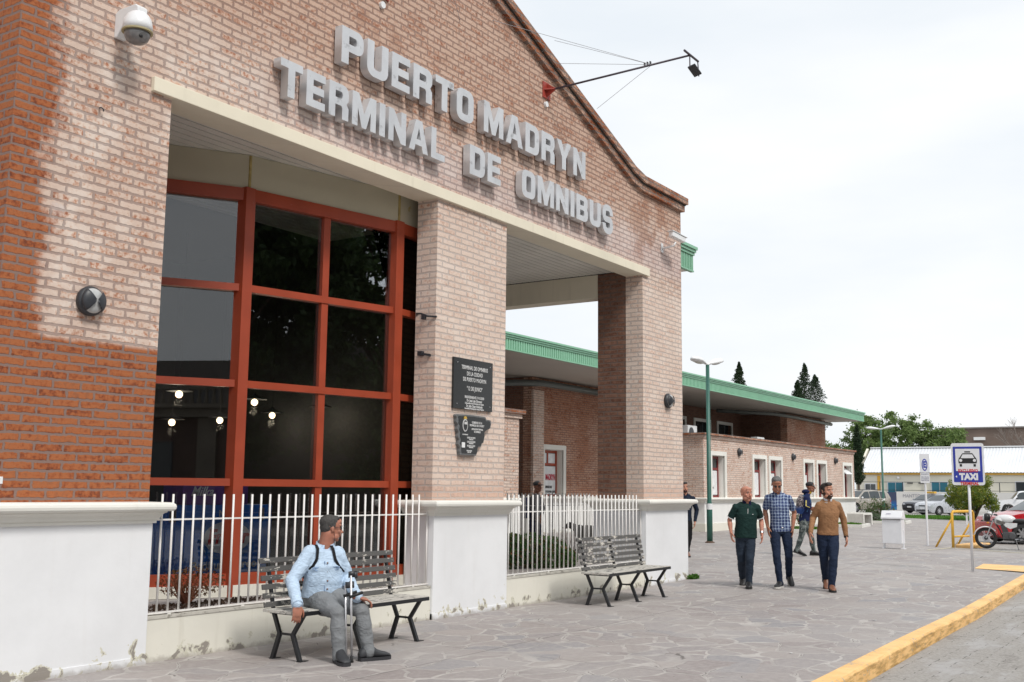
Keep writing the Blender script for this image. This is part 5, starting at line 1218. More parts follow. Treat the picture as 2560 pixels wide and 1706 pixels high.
car('parked_suv', 'silver beige parked suv with roof rails behind the end of the brick wing', (77.4, 14.7, .17), Hd, SUVP, suv_top, 4.2, 1.80, lambda x: 1.03-.02*x if x < .9 else 1.0, (1.28, -1.35), .34, .25, 'cars parked beyond the lawn', [(-.02, .82), (-.98, -.08), (-1.55, -1.06)], (0, 0), (.42, 1.03), (-2.02, -1.80), True, MAT['whitep'])
hat_top = [(-1.95, .80), (-1.92, 1.0), (-1.55, 1.12), (-1.15, 1.38), (-.5, 1.43), (.2, 1.38), (.95, .95), (1.3, .90), (1.85, .78), (1.98, .60)]
car('parked_car', 'silver parked car in front of the dark one, partly hidden by the small tree', (73.6, 8.0, .17), Hd, carpaint('silver_paint', (.52, .54, .58), .45), hat_top, 3.95, 1.62, lambda x: .92-.02*x if x < .8 else .86, (1.25, -1.2), .30, .17, 'cars parked beyond the lawn', [(-.05, .72), (-.95, -.12)], (0, 0), (.28, .92), (-1.5, -1.2), False, MAT['black'])
dk_ = car('parked_car', 'dark grey parked taxi with a yellow roof sign behind the silver car', (80.0, 10.4, .17), Hd, carpaint('dark_grey_paint', (.045, .05, .07), .3), hat_top, 3.95, 1.66, lambda x: .92-.02*x if x < .8 else .86, (1.25, -1.2), .30, .17, 'cars parked beyond the lawn', [(-.05, .72), (-.95, -.12)], (0, 0), (.28, .92), (-1.5, -1.2), False)
MB().box(-.35, -.1, -.38, .38, 1.45, 1.60).build('roof_sign', MAT['yellow'], dk_, bevel=.02)
car('parked_car', 'red parked car behind the motorbike at the right edge', (32.3, -3.75, .17), math.atan2(.80, -.60), carpaint('red_paint', (.42, .012, .02)), hat_top, 3.9, 1.64, lambda x: .92-.02*x if x < .8 else .86, (1.25, -1.2), .30, .17, 'cars parked at the right edge', [(-.05, .72), (-.95, -.12)], (0, 0), (.28, .92), (-1.5, -1.2), False, MAT['black'])
car('parked_car', 'white parked car of which the bonnet shows beyond the red car', (37.2, -4.15, .17), math.atan2(.80, -.60), carpaint('white_paint', (.72, .73, .74)), hat_top, 3.9, 1.64, lambda x: .92-.02*x if x < .8 else .86, (1.25, -1.2), .30, .17, 'cars parked at the right edge', [(-.05, .72), (-.95, -.12)], (0, 0), (.28, .92), (-1.5, -1.2), False, MAT['black'])
pk_top = [(-2.55, .98), (-2.5, 1.08), (-.95, 1.08), (-.94, 1.70), (-.7, 1.76), (.5, 1.76), (.75, 1.70), (1.25, 1.12), (2.3, 1.02), (2.6, .80)]
pk = car('pickup_truck', 'white double cab pickup with a black roll bar at the right edge beyond the lawn', (86.5, 4.55, .12), math.atan2(.96, -.28), carpaint('white_pickup_paint', (.74, .75, .78)), pk_top, 5.2, 1.85, lambda x: 1.12, (1.6, -1.55), .37, .30, None, [(.15, .92), (-.78, .05)], (0, 0), (.78, 1.22), None, False, MAT['black'], 'pickup')
MB().tube([(-1.1, -.8, 1.1), (-1.15, -.8, 1.62), (-1.15, .8, 1.62), (-1.1, .8, 1.1)], .05, 8).build('roll_bar', MAT['black'], pk); MB().box(-2.3, -1.2, .86, .93, 1.12, 1.30).build('side_rail', MAT['black'], pk)

# motorbike
mk = thing('motorbike', 'white and black parked motorbike on its side stand beside the yellow barrier', 'motorbike', (27.2, -2.86, .17), math.atan2(.985, -.17)); wm = carpaint('white_fairing', (.68, .69, .70))
def mwheel(x, nm):
    r = .285; Mx = Matrix.Translation((x, 0, r)) @ Matrix.Rotation(R(90), 4, 'X'); m = MB(); prof = [(r-.045+.045*math.cos(a), .04*math.sin(a)) for a in [2*math.pi*i/10 for i in range(11)]]
    m.lathe(prof, 36, Mx, cap=False); w_ = m.build('wheel', TY, mk, smooth=True)
    m = MB(); m.lathe([(r-.085, -.02), (r-.07, -.022), (r-.07, .022), (r-.085, .02), (r-.085, -.02)], 32, Mx, cap=False); m.build('rim', RM, w_)
    m = MB()
    for k in range(5):
        a = 2*math.pi*k/5; 
        for da in (-.12, .12): m.beam((x+.03*math.cos(a), 0, r+.03*math.sin(a)), (x+(r-.08)*math.cos(a+da), 0, r+(r-.08)*math.sin(a+da)), .014, .018, up=(0, 1, 0))
    m.build('spokes', RM, w_); MB().lathe([(.05, -.05), (.05, .05)], 12, Mx).build('hub', MAT['dark'], w_); MB().lathe([(.10, .052), (.10, .056)], 20, Mx).build('brake_disc', MAT['steel'], w_)
mwheel(0, 'front'); mwheel(-1.24, 'rear')
def MK(m, nm, mt, **k): return m.build(nm, mt, mk, **k)
m = MB(); [m.tube([(0, s_*.065, .285), (-.20, s_*.065, .78)], .018, 8) for s_ in (-1, 1)]; MK(m, 'fork', MAT['steel'])
m = MB()
for s0, s1 in zip(range(-8, 8), range(-7, 9)):
    a0 = R(90+s0*8-12); a1 = R(90+s1*8-12); 
    for (ya, yb) in ((-.07, -.04), (-.04, 0), (0, .04), (.04, .07)):
        ra = .325-abs(ya)*.35; rb = .325-abs(yb)*.35; m.quad((ra*math.cos(a0), ya, .285+ra*math.sin(a0)), (ra*math.cos(a1), ya, .285+ra*math.sin(a1)), (rb*math.cos(a1), yb, .285+rb*math.sin(a1)), (rb*math.cos(a0), yb, .285+rb*math.sin(a0)))
MK(m, 'front_mudguard', wm, smooth=True)
m = MB(); m.ell((-.50, 0, .80), (.27, .13, .13), 18, 12); m.ell((-.36, 0, .76), (.14, .14, .12)); MK(m, 'fuel_tank', wm, smooth=True)
m = MB(); m.ell((-.90, 0, .76), (.30, .12, .065), 16, 10); m.ell((-1.2, 0, .80), (.2, .11, .06)); MK(m, 'seat', MAT['black'], smooth=True)
for s_ in (-1, 1):
    m = MB(); m.prism([(-.40, .72), (-.58, .70), (-.80, .70), (-.78, .60), (-.62, .54), (-.50, .60)], s_*.10, s_*.125, 'y'); MK(m, 'side_cover', wm, bevel=.01)
    m = MB(); m.prism([(-.28, .80), (-.52, .72), (-.44, .66), (-.28, .70)], s_*.12, s_*.150, 'y'); MK(m, 'tank_shroud', M('grey_graphic', (.12, .11, .10), .35), bevel=.008)
    m = MB(); m.prism([(-1.0, .72), (-1.35, .84), (-1.42, .80), (-1.1, .64)], s_*.09, s_*.12, 'y'); MK(m, 'tail_cover', wm, bevel=.01)
    MK(MB().tube([(-.16, 0, .86), (-.17, s_*.16, .93), (-.26, s_*.33, .92)], .014, 8), 'handlebar', MAT['steel']); MK(MB().tube([(-.24, s_*.29, .925), (-.30, s_*.40, .915)], .02, 8), 'grip', MAT['black'])
    MK(MB().tube([(-.2, s_*.2, .94), (-.14, s_*.26, 1.10)], .007, 6), 'mirror_stalk', MAT['dark']); MK(MB().ell((-.14, s_*.28, 1.13), (.02, .07, .045)), 'mirror', MAT['black'], smooth=True)
    MK(MB().tube([(-1.24, s_*.12, .285), (-1.12, s_*.13, .62)], .03, 10), 'shock_absorber', MAT['steel']); MK(MB().ell((-.06, s_*.14, .70), (.035, .03, .025)), 'indicator', M('amber_lens', (.6, .22, .02), .3), smooth=True)
m = MB(); m.ell((-.04, 0, .84), (.10, .11, .12)); MK(m, 'headlight', MAT['black'], smooth=True); m = MB(); m.ell((.035, 0, .84), (.03, .085, .09)); MK(m, 'headlight_lens', HL, smooth=True); MK(MB().ell((-.12, 0, .96), (.07, .10, .05)), 'instrument_cowl', wm, smooth=True)
m = MB(); m.box(-.72, -.42, -.10, .10, .26, .46); m.lathe([(.09, -.15), (.09, .15)], 16, Matrix.Translation((-.66, 0, .36)) @ Matrix.Rotation(R(90), 4, 'X')); m.beam((-.50, 0, .44), (-.44, 0, .66), .13, .14); MK(m, 'engine', M('engine_metal', (.10, .10, .105), .45, metal=.5, var=.3), bevel=.012)
m = MB(); m.tube([(-.20, 0, .80), (-.36, 0, .50), (-.45, 0, .24), (-.85, 0, .24)], .02, 8); m.tube([(-.2, 0, .80), (-.8, 0, .66), (-1.4, 0, .76)], .02, 8); [m.tube([(-.8, s_*.09, .30), (-1.24, s_*.09, .285)], .018, 8) for s_ in (-1, 1)]; MK(m, 'frame', MAT['dark'])
MK(MB().tube([(-.42, -.12, .42), (-.46, -.14, .24), (-.8, -.15, .24), (-1.35, -.17, .36)], [.018, .02, .035, .045], 10), 'exhaust', MAT['steel'], smooth=True); MK(MB().tube([(-.74, .12, .26), (-.80, .27, .0)], .013, 6), 'side_stand', MAT['dark'])
MK(MB().ell((-1.45, 0, .78), (.04, .08, .05)), 'tail_light', TLm, smooth=True); MK(MB().box(-1.56, -1.40, -.09, .09, .42, .66), 'rear_mudguard', MAT['black'])

# ================================================================ PEOPLE
PEOPLE = {
 'seated': ((2.95, -1.0, 0.0), dict(head=(0.151, -0.005, 1.241), neck=(0.126, 0.041, 1.064), shR=(-0.091, 0.078, 1.048), shL=(0.184, -0.11, 1.027), elR=(-0.285, 0.08, 0.747), wrR=(-0.45, -0.169, 0.547), elL=(0.251, -0.158, 0.743), wrL=(0.042, -0.483, 0.599), hipR=(0.033, 0.085, 0.563), hipL=(0.157, -0.031, 0.575), kneeR=(-0.124, -0.381, 0.459), ankR=(-0.143, -0.438, 0.065), kneeL=(0.095, -0.494, 0.47), ankL=(0.14, -0.557, 0.086), toeL=(0.252, -0.711, 0.027), toeR=(-0.274, -0.555, 0.008), cuff1=(-0.118, -0.534, 0.819), gripA=(-0.048, -0.491, 0.59), gripB=(-0.001, -0.572, 0.635), tip1=(-0.089, -0.483, -0.075), tip2=(-0.047, -0.513, -0.065), cuff2=(-0.099, -0.448, 0.726), grip2=(-0.061, -0.473, 0.595))),
 'bald': ((13.05, -1.45, 0.017), dict(head=(-0.182, -0.132, 1.597), neck=(-0.162, -0.129, 1.457), shR=(-0.276, 0.055, 1.405), shL=(-0.041, -0.296, 1.406), elR=(-0.242, 0.159, 1.143), wrR=(-0.299, 0.113, 0.943), elL=(0.063, -0.299, 1.15), wrL=(-0.048, -0.348, 0.916), hipR=(-0.143, 0.003, 0.81), hipL=(-0.047, -0.141, 0.812), kneeR=(-0.114, 0.005, 0.475), ankR=(0.352, 0.171, 0.069), kneeL=(-0.208, -0.183, 0.481), ankL=(-0.185, -0.151, 0.066))),
 'plaid': ((13.4, -2.04, 0.024), dict(head=(-0.318, -0.013, 1.753), neck=(-0.216, 0.016, 1.608), shR=(-0.334, 0.167, 1.563), shL=(-0.107, -0.171, 1.557), elR=(-0.219, 0.242, 1.297), wrR=(-0.259, 0.186, 1.033), elL=(0.067, -0.18, 1.275), wrL=(-0.017, -0.174, 1.024), hipR=(-0.182, 0.095, 0.936), hipL=(-0.065, -0.083, 0.946), kneeR=(-0.266, 0.03, 0.525), ankR=(-0.24, -0.008, 0.086), kneeL=(-0.115, -0.126, 0.539), ankL=(0.351, 0.04, 0.129))),
 'tan': ((13.35, -2.83, 0.022), dict(head=(-0.213, -0.078, 1.65), neck=(-0.192, -0.077, 1.513), shR=(-0.277, 0.064, 1.459), shL=(-0.079, -0.234, 1.463), elR=(-0.241, 0.162, 1.209), wrR=(-0.425, 0.154, 0.962), elL=(0.047, -0.264, 1.187), wrL=(0.055, -0.297, 0.909), hipR=(-0.163, 0.038, 0.87), hipL=(-0.061, -0.115, 0.872), kneeR=(-0.106, 0.038, 0.529), ankR=(0.311, 0.149, 0.125), kneeL=(-0.219, -0.157, 0.529), ankL=(-0.201, -0.107, 0.072))),
 'back': ((20.6, 0.0, 0.146), dict(head=(-0.12, -0.206, 1.621), neck=(-0.144, -0.139, 1.493), shR=(-0.32, -0.162, 1.404), shL=(0.018, -0.05, 1.403), elR=(-0.343, -0.164, 1.185), wrR=(-0.263, -0.24, 1.148), elL=(0.095, -0.05, 1.154), wrL=(0.056, -0.167, 1.131), hipR=(-0.181, -0.062, 0.816), hipL=(-0.022, -0.008, 0.811), kneeR=(-0.181, 0.026, 0.461), ankR=(-0.204, 0.144, 0.118), kneeL=(0.106, -0.113, 0.457), ankL=(0.183, -0.143, 0.114), pack=(-0.197, 0.007, 1.218))),
 'dark': ((18.5, 2.1, 0.112), dict(head=(0.032, 0.077, 1.609), neck=(0.057, 0.076, 1.458), shR=(-0.034, 0.23, 1.39), shL=(0.183, -0.096, 1.394), elR=(0.03, 0.299, 1.086), wrR=(0.033, 0.275, 0.798), elL=(0.301, -0.108, 1.092), wrL=(0.217, -0.099, 0.831), hipR=(0.097, 0.189, 0.76), hipL=(0.189, 0.051, 0.762), kneeR=(0.142, 0.199, 0.445), ankR=(0.378, 0.297, 0.092), kneeL=(0.139, 0.018, 0.464), ankL=(0.155, 0.072, 0.149))),
 'porch': ((14.9, 4.0, 0.05), dict(head=(0.001, -0.014, 1.648), neck=(-0.003, 0.023, 1.517), shR=(-0.136, 0.064, 1.427), shL=(0.166, 0.01, 1.427), elR=(-0.13, 0.077, 1.185), wrR=(-0.148, -0.092, 1.022), elL=(0.205, -0.024, 1.184), wrL=(0.03, -0.09, 1.038), hipR=(-0.04, 0.066, 0.98), hipL=(0.145, 0.026, 0.978), kneeR=(-0.013, 0.058, 0.701), ankR=(0.039, 0.077, 0.458), kneeL=(0.179, 0.045, 0.697), ankL=(0.218, 0.045, 0.453), pack=(-0.061, 0.184, 1.22))),
}
def remesh(m, name, mat, parent, voxel=.006, it=6, wr=0.0, wsize=.12):
    o = m.build(name, mat, parent, smooth=True)
    a = o.modifiers.new('r', 'REMESH'); a.mode = 'VOXEL'; a.voxel_size = voxel; a.use_smooth_shade = True
    b = o.modifiers.new('s', 'SMOOTH'); b.iterations = it; b.factor = .5
    if wr:
        tx_ = bpy.data.textures.new('folds', 'CLOUDS'); tx_.noise_scale = wsize; tx_.noise_depth = 2
        d_ = o.modifiers.new('d', 'DISPLACE'); d_.texture = tx_; d_.strength = wr; d_.mid_level = .5; d_.texture_coords = 'GLOBAL'
    return o
def limb(m, pts, rs, n=14):
    pts = [Vector(p) for p in pts]
    m.tube(pts, rs, n)
    for p, r in zip(pts, rs): m.ell(p, (r, r, r), 14, 10)
def sect(m, secs, n=22):                 # (centre, right, fwd, rx, ry)
    base = len(m.v)
    for c, rt_, fw, rx, ry in secs:
        for k in range(n):
            a = 2*math.pi*k/n; ca, sa = math.cos(a), math.sin(a); e = .86
            m.v.append(tuple(c+rt_*rx*math.copysign(abs(ca)**e, ca)+fw*ry*math.copysign(abs(sa)**e, sa)))
    for i in range(len(secs)-1):
        for k in range(n): a = base+i*n+k; b = base+i*n+(k+1) % n; m.f.append((a, b, b+n, a+n))
    m.f += [tuple(base+k for k in range(n))[::-1], tuple(base+(len(secs)-1)*n+k for k in range(n))]
def hand(m, W, d, nrm, curl, k=1.0, thumbside=None):
    W = Vector(W); d = Vector(d).normalized(); nrm = (Vector(nrm)-d*d.dot(Vector(nrm))).normalized(); s = thumbside
    s = (Vector(s)-d*d.dot(Vector(s))-nrm*nrm.dot(Vector(s))).normalized()
    Mx = Matrix((s, d, nrm)).transposed()
    m.ell(W+d*.048*k, (.041*k, .055*k, .017*k), 14, 10, Mx); m.ell(W+d*.072*k+s*.006*k, (.040*k, .030*k, .014*k), 14, 10, Mx); limb(m, [W-d*.03, W+d*.02], [.025*k, .024*k])
    for i, l in enumerate((.95, 1.05, 1.0, .80)):
        p = W+d*.088*k+s*(.030-.0195*i)*k; ang = 0; pts = [p-d*.02*k, p]
        for q, seg_ in enumerate((.040, .025, .020)):
            ang += curl*(.7, 1.0, .8)[q]; dir_ = d*math.cos(ang)+nrm*math.sin(ang)+s*(.05-.035*i); p = p+dir_.normalized()*seg_*l*k; pts.append(p)
        limb(m, pts, [.0092*k, .009*k, .0082*k, .0074*k, .0062*k], 8)
    b = W+d*.022*k+s*.026*k; c = b+(d*.65+s*.65+nrm*.25)*.038*k; e = c+(d*.88+s*.25+nrm*.40)*.032*k; f = e+(d*.85+s*.0+nrm*.5)*.022*k
    limb(m, [b, c, e, f], [.014*k, .0115*k, .0098*k, .008*k], 8)
def headmesh(m, T, k=1.0, jaw=1.0):
    def E(c, r, mt=None): m.ell(T @ Vector([a*k for a in c]), [a*k for a in r], 18, 14, T.to_3x3() @ (mt or Matrix.Identity(3)))
    E((0, -.014, .036), (.077, .095, .084)); E((0, .020, -.015), (.066, .074, .092)); E((0, .030, -.068), (.053*jaw, .056, .042)); E((0, .064, -.097), (.026, .022, .019))
    E((0, .074, .036), (.054, .019, .013)); E((0, .070, .07), (.05, .02, .03))
    for s in (-1, 1):
        E((s*.043, .058, -.020), (.023, .024, .022)); E((s*.077, -.014, -.006), (.008, .016, .028)); E((s*.011, .101, -.030), (.009, .010, .008)); E((s*.05, .03, -.07), (.02, .035, .03))
        E((s*.029, .080, -.045), (.016, .012, .016))
    p = [T @ Vector((0, .086*k, .022*k)), T @ Vector((0, .100*k, -.005*k)), T @ Vector((0, .114*k, -.026*k))]; limb(m, p, [.009*k, .011*k, .0135*k], 10)
    E((0, .088, -.055), (.024, .012, .007)); E((0, .086, -.067), (.020, .012, .008))
def face(parent, T, k, brow, eyes=True, lip=(.28, .09, .075), smile=False):
    bm_ = M('eyebrow_hair', brow, .8); em = M('dark_eyes', (.02, .015, .012), .25); ew = M('eye_white', (.55, .52, .50), .3); lm = M('lips', lip, .5)
    for s in (-1, 1):
        MB().ell(T @ Vector((s*.030*k, .0835*k, .012*k)), (.0105*k, .006*k, .0046*k), 12, 8, T.to_3x3()).build('eye', ew, parent, smooth=True)
        MB().ell(T @ Vector((s*.030*k, .0885*k, .012*k)), (.0052*k, .0035*k, .0048*k), 10, 8, T.to_3x3()).build('iris', em, parent, smooth=True)
        MB().tube([T @ Vector((s*.012*k, .095*k, .028*k)), T @ Vector((s*.030*k, .093*k, .034*k)), T @ Vector((s*.050*k, .080*k, .029*k))], [.0035*k, .0045*k, .003*k], 6).build('eyebrow', bm_, parent)
    MB().tube([T @ Vector((-.024*k, .090*k, -.058*k)), T @ Vector((-.012*k, .0985*k, -.0615*k)), T @ Vector((.012*k, .0985*k, -.0615*k)), T @ Vector((.024*k, .090*k, -.058*k))], [.003*k, .0052*k, .0052*k, .003*k], 8).build('mouth', lm, parent, smooth=True)
    if smile: MB().tube([T @ Vector((-.020*k, .096*k, -.0585*k)), T @ Vector((0, .1025*k, -.0625*k)), T @ Vector((.020*k, .096*k, -.0585*k))], [.002*k, .0042*k, .002*k], 8).build('teeth', MAT['whitep'], parent, smooth=True)
def hair(parent, T, k, mat, style, voxel=.006):
    m = MB()
    def E(c, r): m.ell(T @ Vector([a*k for a in c]), [a*k for a in r], 18, 14, T.to_3x3())
    if style == 'short': E((0, -.028, .056), (.082, .092, .074)); E((0, -.055, .008), (.072, .054, .056)); E((-.066, -.012, .032), (.014, .030, .032)); E((.066, -.012, .032), (.014, .030, .032)); E((0, .026, .100), (.056, .048, .024))
    if style == 'quiff': E((0, -.028, .058), (.082, .092, .078)); E((0, -.055, .0), (.074, .056, .06)); E((-.066, .0, .03), (.016, .030, .038)); E((.066, .0, .03), (.016, .030, .038)); E((0, .042, .112), (.062, .050, .032)); E((.015, .07, .104), (.045, .028, .022))
    if style == 'long': E((0, -.028, .056), (.084, .094, .078)); E((0, -.06, -.01), (.078, .056, .075)); E((-.070, -.0, .02), (.016, .034, .05)); E((.070, .0, .02), (.016, .034, .05)); E((0, .045, .096), (.062, .042, .030))
    return remesh(m, 'hair', mat, parent, voxel, 3, .006, .018)
def beard(parent, T, k, mat, full=True):
    m = MB()
    def E(c, r): m.ell(T @ Vector([a*k for a in c]), [a*k for a in r], 16, 12, T.to_3x3())
    E((0, .036, -.078), (.056, .056, .038)); E((0, .070, -.100), (.028, .022, .018))
    for s in (-1, 1): E((s*.062, .014, -.045), (.010, .03, .038)); E((s*.030, .083, -.066), (.010, .012, .02))
    E((0, .098, -.046), (.026, .008, .005))
    return remesh(m, 'beard', mat, parent, .005, 2, .006, .02)
def shoe(parent, ank, toe_dir, mat, sole, k=1.0, pitch=0.0, z0=0.0):
    d_ = Vector((toe_dir[0], toe_dir[1], 0)).normalized(); s = Vector((-d_.y, d_.x, 0)); a = Vector((ank[0], ank[1], z0)); m = MB()
    Rm = Matrix.Rotation(pitch, 3, s); piv = a+d_*.15*k
    def P(x, y, z): v = a+d_*x+s*y+Vector((0, 0, z)); return piv+Rm @ (v-piv)
    base = 0; secs = [(-.085, .026, .035, .075), (-.065, .036, .05, .10), (-.02, .040, .06, .125), (.035, .042, .055, .115), (.075, .046, .045, .085), (.115, .049, .038, .070), (.155, .046, .032, .060), (.185, .034, .026, .048), (.20, .016, .02, .036)]
    n = 12
    for x, w_, _, h in secs:
        for q in range(n):
            an = 2*math.pi*q/n; m.v.append(tuple(P(x*k, w_*math.cos(an)*k, (.022+(h-.022)*(.5+.5*math.sin(an)))*k)))
    for i in range(len(secs)-1):
        for q in range(n): A_ = i*n+q; B_ = i*n+(q+1) % n; m.f.append((A_, B_, B_+n, A_+n))
    m.f += [tuple(range(n))[::-1], tuple(range((len(secs)-1)*n, len(secs)*n))]
    o = m.build('shoe', mat, parent, smooth=True)
    m = MB(); ol = [(-.09, 0), (-.08, .03), (-.03, .041), (.06, .044), (.12, .052), (.165, .046), (.195, .028), (.207, 0)]; ol = ol+[(x, -y) for x, y in ol[-2:0:-1]]
    m.v = [tuple(P(x*k, y*k, 0)) for x, y in ol]+[tuple(P(x*k, y*k, .026*k)) for x, y in ol]; n = len(ol)
    m.f = [tuple(range(n)), tuple(range(2*n-1, n-1, -1))]+[(i, n+i, n+(i+1) % n, (i+1) % n) for i in range(n)]
    m.build('sole', sole, o); return o
def cloth(name, col, var=.12, kind=None, rough=.85):
    t = NT(name); P = t.obj(); X, Y, Z = t.sep(P)
    n1 = t.noise(P, 7, 4, .6); n2 = t.noise(t.comb(X, Y, t.m2('MULTIPLY', Z, 2.5)), 11, 4, .6, .8)
    c = t.mix(t.ss(n1.outputs[0], .3, .7), tuple(v*(1-var) for v in col), tuple(v*(1+var) for v in col))
    if kind == 'plaid':
        def stripe(v, sc_, w0): return t.ss(t.m2('PINGPONG', t.m2('MULTIPLY', v, sc_), .5), w0+.05, w0-.03)
        u = t.m2('SUBTRACT', Y, t.m2('MULTIPLY', X, .25)); wv = t.m2('MULTIPLY', t.m2('SUBTRACT', n1.outputs[0], .5), .05); u = t.m2('ADD', u, wv); zz = t.m2('ADD', Z, wv)
        a = t.m2('MULTIPLY', stripe(u, 19, .17), .85); b = t.m2('MULTIPLY', stripe(zz, 19, .15), .75); th = t.m2('MULTIPLY', stripe(t.m2('ADD', u, .02), 38, .06), .5)
        c = t.mix(t.m2('MAXIMUM', t.m2('ADD', t.m2('MULTIPLY', a, .6), t.m2('MULTIPLY', b, .6), clamp=True), th), (.018, .035, .13), (.42, .52, .68))
    if kind == 'camo':
        n = t.noise(P, 10, 3, .6).outputs[0]; nb = t.noise(t.comb(Y, Z, X), 14, 3, .6).outputs[0]
        c = t.mix(t.ss(n, .5, .53), (.06, .075, .075), (.16, .185, .18)); c = t.mix(t.ss(nb, .56, .58), c, (.24, .26, .25))
    if kind == 'denim':
        c = t.mix(t.ss(n2.outputs[0], .35, .65), col, tuple(min(1, v*1.22) for v in col)); c = t.mix(t.m2('MULTIPLY', t.ss(t.noise(P, 18, 4, .6).outputs[0], .55, .7), .35), c, tuple(v*.72 for v in col))
    n3 = t.noise(t.comb(t.m2('ADD', X, t.m2('MULTIPLY', Z, .4)), Y, t.m2('MULTIPLY', Z, 1.8)), 6, 2, .5, 1.6).outputs[0]; rid = t.m2('ABSOLUTE', t.m2('SUBTRACT', n3, .5))
    c = t.mix(.0, c, c)
    return t.fin(c, rough, 0, t.bump(rid, .42, .04, t.bump(n2.outputs[0], .3, .015, t.bump(t.noise(P, 160, 2).outputs[0], .15, .002))), .2)
def skin(name, col): 
    t = NT(name); P = t.obj(); n = t.noise(P, 14, 4, .6).outputs[0]; c = t.mix(t.ss(n, .35, .65), tuple(v*.9 for v in col), (col[0]*1.08, col[1]*.98, col[2]*.96))
    t.i(t.b, 'Subsurface Weight', .08); t.i(t.b, 'Subsurface Radius', (.02, .008, .004)); return t.fin(c, .5, 0, t.bump(n, .1, .003), .4)

